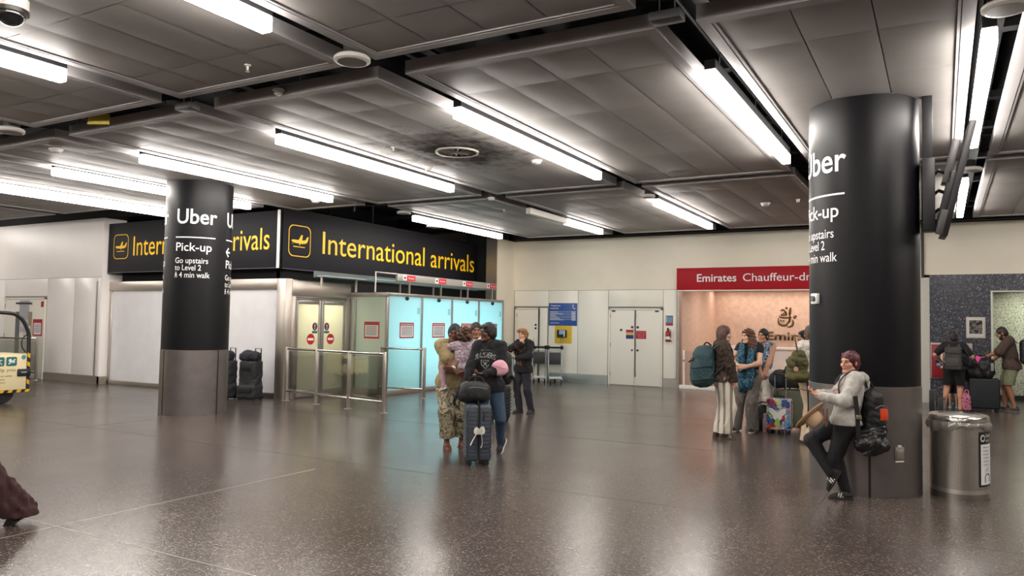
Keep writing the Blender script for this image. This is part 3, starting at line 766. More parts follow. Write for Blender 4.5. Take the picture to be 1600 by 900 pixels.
# ------------------------------------------------------------------ the two drum columns
wrap = M('matt_black_wrap', '#0d0c10', 0.42, var=0.05, scale=2, spec=0.2)
letter = M('white_lettering', '#efefef', 0.5, emit='#ffffff', estr=0.0)
colsteel = M('column_steel', '#7b7472', 0.36, 0.75, var=0.10, scale=5, bump=0.02)
def column(x, y, r, label, sets, top=4.06, split=1.09, seams=()):
    t = thing('column', label, 'column', (x, y, 0))
    MB().lathe([(r, split), (r, top)], 96).build('printed_wrap', wrap, t)
    MB().lathe([(r + 0.006, 0.0), (r + 0.006, split), (r, split + 0.004)], 96).build('steel_base', colsteel, t)
    MB().lathe([(r + 0.001, top - 0.006), (r + 0.004, top - 0.006), (r + 0.004, top), (r + 0.001, top)], 96, caps=False).build('top_ring', steel_dark, t)
    toward = math.atan2(-y, -x)
    sm = MB()
    for a in seams:
        q = toward + math.radians(a); sm.cbox(((r + 0.006) * math.cos(q), (r + 0.006) * math.sin(q), split / 2), (0.004, 0.011, split / 2), rotz(q))
    if seams: sm.build('joint', black_paint, t)
    def mp(off):
        a0 = toward + math.radians(off)
        return lambda px, py, d=0.0: Vector(((r + 0.004 + d) * math.cos(a0 + px / r), (r + 0.004 + d) * math.sin(a0 + px / r), py))
    for off, arrow in sets:
        f = mp(off); n = MB(); w = 0.665; x0 = -w / 2
        fit_text(n, 'Uber', f, x0, 3.262, 0.245, w, 0.010)
        put_rect(n, f, x0, 3.016, x0 + w, 3.034, 0, 10)
        dz = 0.0
        if arrow:
            dz = 0.26
            ax_, az = x0 + 0.02, 2.815
            put_stroke(n, f, [(ax_, az), (ax_ + 0.13, az)], 0.026); put_stroke(n, f, [(ax_ + 0.07, az + 0.075), (ax_ - 0.005, az), (ax_ + 0.07, az - 0.075)], 0.028)
        fit_text(n, 'Pick-up', f, x0, 2.792 - dz, 0.14, 0.59, 0.006)
        fit_text(n, 'Go upstairs', f, x0, 2.583 - dz, 0.093, 0.545, 0.004)
        fit_text(n, 'to Level 2', f, x0, 2.462 - dz, 0.093, 0.44, 0.004)
        fit_text(n, '4 min walk', f, x0 + 0.085, 2.338 - dz, 0.093, 0.50, 0.004)
        fx, fz = x0 + 0.025, 2.338 - dz                          # walking figure
        put_disc(n, f, fx, fz + 0.085, 0.011)
        put_stroke(n, f, [(fx, fz + 0.072), (fx, fz + 0.038)], 0.016)
        put_stroke(n, f, [(fx, fz + 0.04), (fx - 0.02, fz)], 0.011); put_stroke(n, f, [(fx, fz + 0.04), (fx + 0.018, fz + 0.02), (fx + 0.02, fz)], 0.011)
        put_stroke(n, f, [(fx - 0.025, fz + 0.045), (fx, fz + 0.066), (fx + 0.025, fz + 0.045)], 0.009)
        n.build('lettering', letter, t)
    return t
CL = (-11.459, 8.991, 0.553); CR = (-0.729, 8.861, 0.534)
column(*CL, 'free-standing black drum column with white pick-up directions, in front of the white arrivals partition', [(-6, 0), (87, 1), (174, 0), (-98, 1)], 4.06, 1.105, (-60, 42, 160))
c2 = column(*CR, 'large black drum column the person in the grey hoodie stands against, screen bracket on its side', [(-54, 0), (126, 0)], 4.02, 1.08, (5, 120, -115))
c2.children[0]
# small fittings on the near column
def on_col(c, u_off, z, dr=0.0):
    a = math.atan2(-c[1], -c[0]) + math.radians(u_off)
    return Vector((c[0] + (c[2] + dr) * math.cos(a), c[1] + (c[2] + dr) * math.sin(a), z)), a
p, a = on_col(CR, -57, 1.96)
t = thing('wall_button', 'small white call button box on the black column under the lettering', 'button', p, a)
MB().box((-0.01, -0.055, -0.055), (0.035, 0.055, 0.055)).build('case', white_plain, t, bevel=0.008)
MB().cyl((0.035, 0.01, 0), (0.06, 0.01, 0), 0.03, 20).build('button', M('button_grey', '#5b5e62', 0.4), t)
p, a = on_col(CR, 35, 0.44)
t = thing('wall_socket', 'steel socket box low on the metal base of the column beside the bin', 'socket', p, a)
MB().box((-0.01, -0.05, -0.06), (0.02, 0.05, 0.06)).build('back_box', steel_dark, t, bevel=0.006)
MB().box((0.02, -0.035, -0.045), (0.028, 0.035, 0.035)).build('cover', steel, t, bevel=0.004)
MB().box((0.0, -0.045, -0.085), (0.018, 0.045, -0.072)).build('label_strip', white_plain, t)
MB().box((0.0, -0.02, 0.064), (0.018, 0.02, 0.078)).build('upper_strip', white_plain, t)

# ------------------------------------------------------------------ bracket for a screen, hung beside the near column
brk = M('bracket_black', '#1d1c1f', 0.45, 0.2); brk2 = M('bracket_grey', '#4a4848', 0.4, 0.5)
B0 = Vector((-0.115, 8.70, 0)); rv = Vector((_r0.x, _r0.y, 0)); fv = Vector((_f0.x, _f0.y, 0))
t = thing('screen_bracket', 'black steel screen bracket with no screen, hanging beside the near black column', 'screen bracket', B0, 0.06)
MB().box((-0.05, -0.05, 3.36), (0.04, 0.05, 4.03)).build('drop_pole', brk, t, bevel=0.004)
MB().box((-0.055, -0.09, 2.65), (0.055, 0.20, 3.37)).build('mount_plate', brk, t, bevel=0.004)
fr = MB(); Rt = Matrix.Rotation(math.radians(13.0), 3, 'Y')
fr.cbox((0.255, 0.05, 3.14), (0.030, 0.22, 0.57), Rt)
fr.build('screen_frame', brk, t, bevel=0.004)
MB().cbox((0.20, 0.05, 3.33), (0.035, 0.10, 0.22), Rt).build('adapter_plate', brk2, t, bevel=0.004)
MB().cbox((0.15, 0.05, 2.93), (0.035, 0.10, 0.30), Rt).build('lower_adapter', brk, t, bevel=0.004)
for z in (3.22, 3.02, 2.83, 2.72):
    MB().tube([(0.05, 0.05, z), (0.09, 0.0, z + 0.03), (0.17, 0.05, z)], 0.018).build('arm', brk, t)
MB().cbox((0.10, -0.25, 2.70), (0.03, 0.03, 0.12), Rt).build('end_clip', brk2, t, bevel=0.004)

# ------------------------------------------------------------------ big arrivals sign: two faces and a white corner strip
signblk = M('sign_charcoal', '#1c1b20', 0.6, spec=0.25); yellow = M('sign_letter_yellow', '#eebb12', 0.5, emit='#eebb12', estr=0.09)  # faint emission put into the yellow letters so they read brighter
SX, SY, SZ0, SZ1 = -12.15, 11.50, 2.745, 3.955
def plane_icon(n, f, x, y, h):
    """landing aeroplane in a rounded frame"""
    w = h * 0.96; o = rrect(w, h, h * 0.2); i = [(0.026 * h + px * (1 - 0.052 * h / w), 0.026 * h + py * 0.948) for px, py in o]
    put_ring(n, f, o, i, x, y)
    k = h
    body = [(0.12, .50), (.16, .46), (.30, .43), (.62, .42), (.80, .45), (.86, .52), (.90, .66), (.84, .66), (.76, .55), (.66, .535), (.56, .53), (.44, .53), (.20, .53)]
    put_poly(n, f, [(x + px * w, y + py * k) for px, py in body])
    wing = [(.44, .52), (.56, .70), (.63, .70), (.60, .52)]
    put_poly(n, f, [(x + px * w, y + py * k) for px, py in wing], d=0.0005)
    put_disc(n, f, x + .19 * w, y + .41 * k, .016 * k); put_disc(n, f, x + .50 * w, y + .395 * k, .022 * k)
    put_rect(n, f, x + .22 * w, y + .30 * k, x + .74 * w, y + .325 * k)
t = thing('arrivals_sign', 'charcoal two-sided hanging sign with yellow lettering and a landing plane above the glass corridor', 'sign', (0, 0, 0))
MB().box((-18.0, SY, SZ0), (SX - 0.03, SY + 0.12, SZ1)).build('side_face', signblk, t, bevel=0.004)
MB().box((SX - 0.12, SY + 0.125, SZ0), (SX, 19.35, SZ1)).build('front_face', signblk, t, bevel=0.004)
MB().box((SX - 0.032, SY - 0.012, SZ0 - 0.01), (SX + 0.012, SY + 0.03, SZ1 + 0.01)).build('corner_strip', M('corner_white', '#f0eee8', 0.4), t)
f = flat((0, SY, 0), (1, 0, 0), (0, 0, 1), (0, -1, 0), 0.005)
n = MB(); plane_icon(n, f, -17.78, 3.07, 0.60); n.build('plane_symbol', yellow, t)
n = MB(); fit_text(n, 'International arrivals', f, -17.05, 3.14, 0.46, 4.60, 0.0); n.build('lettering', yellow, t)
f = flat((SX, 0, 0), (0, 1, 0), (0, 0, 1), (1, 0, 0), 0.005)
n = MB(); plane_icon(n, f, 11.78, 3.02, 0.68); n.build('plane_symbol', yellow, t)
n = MB(); fit_text(n, 'International arrivals', f, 12.75, 3.15, 0.50, 6.38, 0.0); n.build('lettering', yellow, t)
edge = MB().box((SX - 0.005, SY + 0.13, SZ0 - 0.012), (SX + 0.006, 19.35, SZ0)).box((-18.0, SY - 0.006, SZ0 - 0.012), (SX - 0.04, SY + 0.005, SZ0)); edge.build('lower_edge', M('edge_grey', '#5c5c62', 0.4), t)

# ------------------------------------------------------------------ exit doors beside the partition
DX, DY0, DY1, DZ = -11.86, 11.66, 13.42, 2.47
gl_warm = frosted('door_glass_frosted', '#dcd9c6', 0.72)
t = thing('automatic_door', 'steel framed pair of frosted exit doors with no-entry discs, beside the white partition', 'door', (DX, DY0, 0))
WD = DY1 - DY0
MB().box((-0.10, -0.02, 2.16), (0.02, WD + 0.03, DZ + 0.02)).build('header', steel, t, bevel=0.006)
MB().box((-0.08, 0.06, 2.08), (0.012, WD - 0.10, 2.15)).build('track_cover', steel_dark, t, bevel=0.006)
MB().box((-0.03, 0.10, 2.12), (0.022, WD - 0.12, 2.135)).build('slot', black_paint, t)
for y in (0.0, WD - 0.10): MB().box((-0.10, y, 0), (0.014, y + 0.11, 2.16)).build('jamb', steel, t, bevel=0.005)
mid = WD / 2
ex_red = M('no_entry_red', '#c4202c', 0.35); purple = M('notice_purple', '#54203f', 0.4); tealp = M('notice_teal', '#3d6d78', 0.4)
for s, (a, c) in ((-1, (0.11, mid - 0.005)), (1, (mid + 0.005, WD - 0.10))):
    fr = MB(); st = 0.075
    fr.box((-0.05, a, 0.02), (0, a + st, 2.08)).box((-0.05, c - st, 0.02), (0, c, 2.08)).box((-0.05, a + st, 2.0), (0, c - st, 2.08)).box((-0.05, a + st, 0.02), (0, c - st, 0.14))
    lf = fr.build('door_leaf', steel_dark, t, bevel=0.004)
    MB().box((-0.03, a + st, 0.14), (-0.02, c - st, 2.0)).build('pane', gl_warm, lf)
    f = flat((-0.02, 0, 0), (0, 1, 0), (0, 0, 1), (1, 0, 0), 0.003)
    cy = a + 0.47 if s < 0 else c - 0.47
    n = MB(); put_disc(n, f, cy, 1.24, 0.118); n.build('no_entry_disc', ex_red, lf)
    n = MB(); put_rect(n, f, cy - 0.085, 1.215, cy + 0.085, 1.265, .002); n.build('white_bar', whitep, lf)
    py = a + 0.66 if s < 0 else c - 0.60
    py = min(max(py, a + 0.2), c - 0.2)
    n = MB(); put_disc(n, f, py - 0.02 * s, 1.515, 0.075, 0, 28, 0.085); n.build('warning_disc', purple, lf)
    n = MB(); put_rect(n, f, py - 0.02 * s - .01, 1.50, py - 0.02 * s + .01, 1.56, .002); put_disc(n, f, py - 0.02 * s, 1.475, .012, .002); n.build('exclamation_mark', whitep, lf)
    n = MB(); put_rect(n, f, py - 0.02 * s - .08, 1.365, py - 0.02 * s + .08, 1.42); n.build('caution_strip', tealp, lf)
    n = MB(); q = py + 0.07 if s < 0 else py - 0.25
    [put_rect(n, f, q + .02, 1.43 + .045 * i, q + .15, 1.445 + .045 * i) for i in range(4)]; n.build('print', M('faint_print', '#a89aa0', .5), lf)

# ------------------------------------------------------------------ glass corridor with teal light inside
CX, CY0, CY1, CZ = -10.80, 13.50, 18.62, 2.30
gl_teal = frosted('corridor_glass_frosted', '#dcf0f0', 0.8)
gl_side = frosted('corridor_side_glass', '#cdd0be', 0.45)
t = thing('glass_corridor', 'glass walled exit corridor glowing teal, with red-bordered notices on its panes', 'glass corridor', (CX, CY0, 0))
LN = CY1 - CY0
tp = MB().box((-1.06, -0.06, CZ - 0.09), (0.02, 0.02, CZ)).box((-0.07, 0.02, CZ - 0.07), (0.02, LN + 0.02, CZ))
tp.build('top_rail', steel_dark, t, bevel=0.005)
MB().box((-1.05, -0.05, 0), (0.015, 0.01, 0.14)).box((-0.06, 0.01, 0), (0.015, LN, 0.10)).build('bottom_rail', steel, t, bevel=0.004)
for i in range(5): MB().box((-0.05, LN * i / 4 - 0.03, 0.1), (0.016, LN * i / 4 + 0.03, CZ - 0.06)).build('mullion', steel_dark, t, bevel=0.004)
for x in (-1.04, -0.90): MB().box((x - 0.02, -0.055, 0.1), (x + 0.02, 0.01, CZ - 0.08)).build('mullion', steel_dark, t, bevel=0.004)
for i in range(4):
    pn = MB().box((-0.014, LN * i / 4 + 0.03, 0.10), (-0.004, LN * (i + 1) / 4 - 0.03, CZ - 0.065)).build('pane', gl_teal, t)
    f = flat((-0.004, LN * i / 4, 0), (0, 1, 0), (0, 0, 1), (1, 0, 0), 0.004)
    n = MB(); put_rect(n, f, 0.44, 1.27, 0.98, 1.63); o = n.build('notice', red, pn)
    n2 = MB(); put_rect(n2, f, 0.475, 1.30, 0.945, 1.56, .003); put_rect(n2, f, 0.475, 1.585, 0.945, 1.60, .003); n2.build('notice_sheet', whitep, pn)
    n3 = MB(); [put_rect(n3, f, 0.51, 1.52 - .036 * k, 0.91, 1.534 - .036 * k, .006) for k in range(6)]; n3.build('print', dkgrey, pn)
    n4 = MB(); [put_rect(n4, f, 1.10 + .035 * (k % 3), 1.84 + .05 * (k // 3), 1.125 + .035 * (k % 3), 1.875 + .05 * (k // 3)) for k in range(9)]; n4.build('etched_mark', M('etched', '#7f9a9c', .5), pn)
    MB().ball((0.045, LN * (i + 0.5) / 4, CZ - 0.115), 0.048, 16, 10).build('sensor', black_paint, t)
pn = MB().box((-0.88, -0.03, 0.14), (-0.05, -0.02, CZ - 0.09)).build('side_pane', gl_side, t)
MB().box((-1.02, -0.03, 0.14), (-0.92, -0.02, CZ - 0.09)).build('side_strip_pane', gl_side, t)
f = flat((0, -0.03, 0), (1, 0, 0), (0, 0, 1), (0, -1, 0), 0.004)
n = MB(); put_rect(n, f, -0.64, 1.26, -0.20, 1.64); n.build('notice', red, pn)
n = MB(); put_rect(n, f, -0.61, 1.30, -0.23, 1.56, .003); n.build('notice_sheet', M('shaded_sheet', '#cfcfc4', .5), pn)
n = MB(); [put_rect(n, f, -0.58, 1.52 - .036 * k, -0.27, 1.534 - .036 * k, .006) for k in range(6)]; put_rect(n, f, -0.6, 1.59, -0.24, 1.605, .003); n.build('print', dkgrey, pn)
MB().box((-1.06, LN, 0), (-0.06, LN + 0.02, CZ - 0.07)).box((-1.10, 0.1, 0), (-1.06, LN, CZ)).build('inner_wall', M('corridor_white', '#dfe9ea', .6), t)
MB().box((-1.06, 0.02, CZ - 0.05), (-0.07, LN, CZ - 0.02)).build('roof_panel', M('corridor_roof', '#cfd8d8', .6), t)

# gantry over the corridor carrying the four no-entry plates
t = thing('sign_gantry', 'grey overhead gantry with four small red no entry plates over the glass corridor', 'gantry', (-10.98, 13.28, 0))
MB().box((-0.04, 0.75, 2.59), (0.02, 5.25, 2.76)).build('fascia', M('gantry_grey', '#a9a6a0', .4, .5), t, bevel=0.004)
MB().tube([(-0.01, 0.0, 2.30), (-0.01, 0.0, 2.745), (-0.01, 0.75, 2.745)], 0.02, 8).build('end_hoop', steel, t)
deck = MB(); [deck.box((-0.62 + .075 * i, -1.2 if i < 4 else 0.05, 2.575), (-0.575 + .075 * i, 5.2, 2.60)) for i in range(8)]
deck.build('slatted_deck', M('deck_teal_grey', '#9fb8ba', .35, .3), t)
MB().box((-0.66, -1.25, 2.56), (-0.62, 5.2, 2.70)).build('rear_rail', M('rear_grey', '#6e7274', .4, .4), t)
for y in (1.25, 2.55, 3.8, 5.05): MB().box((-0.03, y - 0.02, 2.30), (0.0, y + 0.02, 2.6)).build('post', steel, t)
for y in (-1.1, 0.0, 1.6, 3.0, 4.3): MB().box((-0.58, y - 0.02, 2.30), (-0.55, y + 0.02, 2.58)).build('rear_post', steel, t)
f = flat((0.02, 0, 0), (0, 1, 0), (0, 0, 1), (1, 0, 0), 0.004)
for y in (0.95, 2.25, 3.5, 4.72):
    n = MB(); put_rect(n, f, y, 2.615, y + 0.14, 2.735); o = n.build('pictogram_plate', whitep, t)
    n = MB(); put_disc(n, f, y + 0.07, 2.675, 0.035, .002); n.build('pictogram', M('picto_dark', '#54282c', .5), o)
    n = MB(); put_rect(n, f, y + 0.15, 2.615, y + 0.48, 2.735); o = n.build('red_plate', ex_red, t)
    n = MB(); fit_text(n, 'No entry', f, y + 0.20, 2.655, 0.045, 0.23, .004)
    for i in range(len(n.v)): n.v[i] = (n.v[i][0] + .003, n.v[i][1], n.v[i][2])
    n.build('lettering', whitep, o)

# ------------------------------------------------------------------ steel and glass barriers
gl_bar = glass('barrier_glass', (0.96, 0.98, 0.96), 0.05)
def barrier(x0, y0, x1, y1, n, label, h=1.08):
    L_ = math.hypot(x1 - x0, y1 - y0); t = thing('barrier', label, 'barrier', (x0, y0, 0), math.atan2(y1 - y0, x1 - x0))
    for i in range(n + 1):
        x = L_ * i / n
        p_ = MB().box((x - 0.03, -0.022, 0), (x + 0.03, 0.022, h + 0.015)).build('post', steel, t, bevel=0.004)
        MB().lathe([(0.085, 0), (0.085, 0.008), (0.03, 0.014)], 20, (x, 0, 0)).build('foot_plate', steel, p_)
    for i in range(n):
        a, c = L_ * i / n + 0.03, L_ * (i + 1) / n - 0.03
        MB().cyl((a, 0, h - 0.02), (c, 0, h - 0.02), 0.024, 12).build('top_rail', chrome, t)
        MB().cyl((a, 0, 0.20), (c, 0, 0.20), 0.022, 12).build('bottom_rail', chrome, t)
        MB().box((a + 0.03, -0.006, 0.25), (c - 0.03, 0.006, h - 0.06)).build('glass_panel', gl_bar, t)
    return t
barrier(-11.70, 11.40, -8.76, 10.90, 3, 'steel barrier of three glass panels in front of the exit doors')
barrier(-10.88, 13.35, -9.76, 13.49, 1, 'steel barrier with a single glass panel in front of the teal corridor')
barrier(-22.1, 10.75, -20.2, 11.10, 1, 'steel barrier in front of the white door with the vision strip')
barrier(-10.70, 18.72, -10.42, 18.70, 1, 'small steel barrier at the far end of the teal corridor')

# ------------------------------------------------------------------ things on the ceiling
cw = M('device_white', '#d9d6d0', 0.4)
def disc_speaker(x, y, z, label, r=0.16):
    t = thing('ceiling_speaker', label, 'speaker', (x, y, z), 0)
    MB().lathe([(r * .9, 0.05), (r, 0.035), (r, 0.01), (r * .92, 0)], 32, caps=True).build('rim', cw, t)
    MB().lathe([(r * .8, -0.003), (r * .8, 0.0)], 32).build('grille', M('grille_grey', '#8c8985', .6), t)
    MB().tube([(-r * .6, 0, 0.05), (-r * .6, 0, 0.09), (-r * .6, 0, 1.4)], 0.006, 6).build('hanger', steel_dark, t)
    MB().lathe([(r * .5, 0.045), (r * .5, 0.16)], 20).build('can', M('can_grey', '#6b6966', .5), t)
    return t
disc_speaker(-4.52, 5.07, 3.93, 'round white speaker at the crossing of ceiling gaps near the upper strip light')
disc_speaker(-10.12, 5.12, 3.93, 'round white speaker at the crossing of gaps by the picture edge')
disc_speaker(0.42, 6.45, 3.97, 'round speaker hanging at the near end of the end-on strip light')
disc_speaker(0.36, 12.75, 3.95, 'round speaker between the two end-on strip lights')
disc_speaker(-4.55, 12.95, 3.93, 'round speaker at the near end of the farthest lit strip light', .12)
disc_speaker(-10.35, 14.55, 3.86, 'round speaker hanging in the dark void under the strip light', .17)
disc_speaker(-9.99, 12.95, 3.95, 'round white speaker at the edge of the dark void', .15)
def detector(x, y, z, label, r=0.06):
    t = thing('smoke_detector', label, 'smoke detector', (x, y, z), 0)
    MB().lathe([(r, 0.03), (r, 0.012)], 24).build('base', cw, t)
    MB().lathe([(r * .8, 0.012), (r * .75, -0.02), (r * .3, -0.035)], 24).build('sensor_head', M('sensor_pale', '#c4c1bb', .4), t)
    if x < -7.3 and y > 12: MB().cyl((0, 0, 0.03), (0, 0, 0.43), 0.006, 6).build('rod', steel_dark, t)
detector(-10.85, 6.1, 3.97, 'smoke detector on the panel in front of the black column', .09)
detector(-10.6, 10.95, 3.955, 'white smoke detector under the far end of the strip light by the column', .09)
detector(-6.78, 9.36, 3.965, 'smoke detector beside the strip light near the sooty diffuser')
detector(-2.9, 14.82, 3.97, 'smoke detector on the panel above the red fascia', .09)
detector(-6.04, 5.655, 4.03, 'small white detector on the front edge of a ceiling panel')
detector(-2.28, 14.6, 3.97, 'tiny white detector next to the near black column', .035)
detector(-5.1, 9.69, 3.99, 'flat round detector beyond the sooty diffuser', .085)
detector(-7.32, 12.12, 3.96, 'small black-rimmed detector in the gap between panel rows', .07)
for x, y, lab in [(-5.6, 4.86, 'sprinkler head near the bright strip light at the top'), (-6.45, 8.1, 'sprinkler head beside the sooty diffuser'), (-7.9, 13.6, 'sprinkler head on the far panel by the half-lit strip light')]:
    t = thing('sprinkler', lab, 'sprinkler', (x, y, 4.0))
    MB().lathe([(0.03, 0.01), (0.03, 0.0), (0.01, -0.005), (0.01, -0.05)], 14).build('stem', cw, t)
    MB().lathe([(0.022, -0.055), (0.022, -0.05)], 14).build('deflector', chrome, t)
t = thing('air_diffuser', 'round swirl air diffuser ringed by black soot in the ceiling', 'air vent', (-5.83, 8.72, 3.99))
MB().lathe([(0.30, 0.03), (0.30, 0.0), (0.275, -0.004), (0.265, 0.01)], 40, caps=False).build('rim', M('vent_rim', '#a39d96', .4), t)
MB().lathe([(0.27, 0.03), (0.265, 0.032)], 32).build('dark_throat', black_void, t)
MB().lathe([(0.055, 0.02), (0.055, 0.0), (0.02, -0.004)], 20).build('hub', M('vent_hub', '#6d655d', .5), t)
for k in range(14):
    a = 2 * PI * k / 14; MB().cbox((0.16 * math.cos(a), 0.16 * math.sin(a), 0.010), (0.105, 0.012, 0.003), rotz(a) @ Matrix.Rotation(0.6, 3, 'X')).build('vane', M('vent_vane', '#8a837b', .4), t)
t = thing('security_camera', 'white dome security camera cut by the picture corner', 'camera', (-5.98, 2.99, 3.885))
MB().lathe([(0.10, 0.112), (0.115, 0.10), (0.115, 0.0)], 32).build('housing', cw, t)
MB().lathe([(0.118, 0.02), (0.118, -0.012), (0.098, -0.015)], 32, caps=False).build('collar', chrome, t)
MB().ball((0, 0, -0.012), 0.098, 28, 16, (1, 1, 0.9)).build('dome', M('smoked_dome', '#101012', 0.06, coat=.6), t)
def jbox(x, y, lab):
    t = thing('junction_box', lab, 'box', (x, y, 3.94)); MB().box((-0.12, -0.07, 0), (0.12, 0.07, 0.07)).build('case', M('box_dark', '#2b2a2c', .5), t, bevel=.006)
    for s in (-.06, .06): MB().cyl((s, 0, .07), (s, 0, .474), .006, 6).build('rod', steel_dark, t)
jbox(-1.79, 5.48, 'small dark junction box hanging at the gap corner above the largest ceiling panel')
jbox(-7.24, 5.47, 'small dark junction box hanging at the gap corner near the left strip lights')
t = thing('tag_board', 'yellow paper tag hanging in the ceiling gap', 'tag', (-8.86, 5.47, 3.97), 0.5)
MB().box((-0.13, -0.003, 0), (0.13, 0.003, 0.13)).build('card', M('tag_yellow', '#c3ad45', .7), t)
MB().cyl((0, 0, 0.13), (0, 0, 0.448), 0.003, 6).build('string', black_paint, t)

# ------------------------------------------------------------------ far wall: telephone sign, phone, extinguisher
t = thing('telephone_sign', 'blue telephone enquiries sign above the yellow phone board', 'sign', (-10.0, W - 0.014, 1.61))
MB().box((0, -0.02, 0), (0.90, 0, 0.65)).build('panel', blue, t, bevel=.003)
f = flat((0, -0.02, 0), (1, 0, 0), (0, 0, 1), (0, -1, 0), 0.003)
n = MB(); put_text(n, 'Telephone', f, .05, .555, .052, 1.0, .004); put_text(n, 'enquiries', f, .05, .48, .05, 1.0, .004)
for i in range(6): put_rect(n, f, .04, .405 - .045 * i, .86, .411 - .045 * i); put_rect(n, f, .04, .385 - .045 * i, (.3, .45, .22, .28, .36, .48)[i], .396 - .045 * i); put_rect(n, f, .73, .383 - .045 * i, .86, .400 - .045 * i)
put_rect(n, f, .05, .07, .34, .082)
put_stroke(n, f, [(.775, .60), (.765, .56), (.785, .51), (.83, .48)], [.02, .018, .018, .02]); put_disc(n, f, .778, .595, .016); put_disc(n, f, .828, .486, .016)
n.build('lettering', whitep, t)
t = thing('phone_board', 'yellow board carrying a black wall telephone', 'phone board', (-9.80, W - 0.014, 1.10))
MB().box((0, -0.015, 0), (0.54, 0, 0.51)).build('board', M('board_yellow', '#d9b32b', .5), t, bevel=.003)
t = thing('telephone', 'black wall telephone on the yellow board', 'telephone', (-9.56, W - 0.03, 1.38))
MB().box((-0.15, -0.05, -0.11), (0.15, 0, 0.11)).build('body', black_paint, t, bevel=.012)
MB().box((-0.075, -0.06, -0.02), (0.06, -0.05, 0.10)).build('front_label', M('phone_label', '#8fb3dd', .4), t, bevel=.004)
MB().box((0.075, -0.085, -0.09), (0.115, -0.05, 0.09)).build('handset', M('phone_pale', '#c9cdd2', .3), t, bevel=.012)
MB().tube([(-0.03, -0.02, -0.11), (-0.045, -0.02, -0.3), (0.02, -0.02, -0.38), (0.04, -0.02, -0.11)], 0.006, 6, smooth=6).build('cord', steel_dark, t)
t = thing('fire_instruction_sign', 'small blue and red extinguisher sign on the wall by the red fascia', 'sign', (-6.49, W - 0.014, 1.66))
MB().box((0, -0.006, 0), (0.20, 0, 0.27)).build('plate', M('sign_steel_blue', '#46698f', .4), t)
MB().box((0, -0.008, 0), (0.20, -0.005, 0.06)).build('red_band', red, t)
f = flat((0, -0.006, 0), (1, 0, 0), (0, 0, 1), (0, -1, 0), 0.003); n = MB(); [put_rect(n, f, .07, .09 + .03 * i, .18, .10 + .03 * i) for i in range(5)]; put_rect(n, f, .015, .09, .045, .24); n.build('print', M('pale_print', '#aebfd2', .5), t)
t = thing('fire_extinguisher', 'red fire extinguisher on a bracket beside the double door', 'fire extinguisher', (-6.40, W - 0.11, 1.24))
MB().lathe([(0.05, 0), (0.062, 0.015), (0.062, 0.22), (0.045, 0.27), (0.022, 0.29)], 24).build('cylinder', M('extinguisher_red', '#a3162a', .25), t)
MB().lathe([(0.0635, 0.05), (0.0635, 0.13)], 24, caps=False).build('label_band', whitep, t)
MB().box((-0.02, -0.03, 0.29), (0.02, 0.03, 0.36)).build('valve', black_paint, t, bevel=.006)
MB().tube([(0.02, 0, 0.32), (0.075, 0, 0.28), (0.075, 0, 0.10)], 0.009, 8, smooth=5).build('hose', rubber, t)
MB().box((-0.08, 0.05, 0.0), (0.08, 0.097, 0.03)).build('bracket', steel_dark, t)

# ------------------------------------------------------------------ red counter fascia and what stands in the alcove
t = thing('counter_fascia', 'red fascia with white chauffeur-drive lettering over the counter alcove', 'sign', (-6.17, W - 0.085, 2.61))
MB().box((0, -0.02, 0), (5.24, 0.08, 0.58)).build('fascia_panel', M('fascia_red', '#a8101f', .55, spec=.25), t, bevel=.004)
MB().box((0, -0.018, -0.03), (5.24, 0.08, -0.002)).build('light_lip', M('lip_white', '#e8ddd2', .4), t)
f = flat((0, -0.02, 0), (1, 0, 0), (0, 0, 1), (0, -1, 0), 0.004)
n = MB(); fit_text(n, 'Emirates', f, .53, .215, .195, 1.02, .011); n.build('lettering', whitep, t)
n = MB(); fit_text(n, 'Chauffeur-drive', f, 1.72, .215, .195, 1.98, .001); n.build('lettering', whitep, t)
t = thing('wall_logo', 'gold calligraphic emblem with lettering on the blush alcove wall', 'logo', (-4.62, AY - 0.012, 1.29))
gold = M('emblem_gold', '#6e5a3c', .3, .8)
f = flat((0, 0, 0), (1, 0, 0), (0, 0, 1), (0, -1, 0), 0.0)
n = MB()
fit_text(n, 'Emirates', f, 0.0, 0.0, .24, 1.62, .012)
ex, ez, k = .36, .40, .58          # emblem box
def cs(pts, w): put_stroke(n, f, [(ex + p.x * k, ez + p.y * k) for p in curve2(pts)], [q * k for q in np.interp(np.linspace(0, 1, len(curve2(pts))), np.linspace(0, 1, len(w)), np.array(w) * 1.45)])
cs([(.36, 1.0), (.40, .94), (.44, .90)], [.03, .09, .02])
cs([(.60, .97), (.57, .80), (.55, .62), (.50, .58)], [.05, .085, .075, .02])
cs([(.12, .78), (.16, .84), (.26, .84), (.36, .74), (.42, .64)], [.02, .05, .07, .06, .03])
cs([(.12, .60), (.28, .60), (.40, .61), (.32, .70), (.22, .66)], [.06, .07, .05, .03, .02])
cs([(.02, .53), (.12, .47), (.40, .46), (.66, .47)], [.02, .06, .07, .02])
cs([(.57, .58), (.56, .40), (.53, .20)], [.03, .08, .05])
cs([(.02, .44), (.0, .26), (.08, .12), (.28, .06), (.44, .14), (.48, .28)], [.02, .05, .08, .08, .06, .03])
cs([(.68, .36), (.72, .24), (.68, .08), (.54, -.01), (.40, .02)], [.03, .07, .08, .06, .02])
cs([(.74, .47), (.80, .44), (.86, .54), (.78, .54), (.74, .47)], [.04, .06, .05, .04, .03])
for px in (.13, .27): put_poly(n, f, [(ex + (px + a) * k, ez + (.30 + b_) * k) for a, b_ in ((-.05, 0), (0, -.05), (.05, 0), (0, .05))])
for i in range(len(n.v)): pass
lg = n.build('emblem', gold, t)
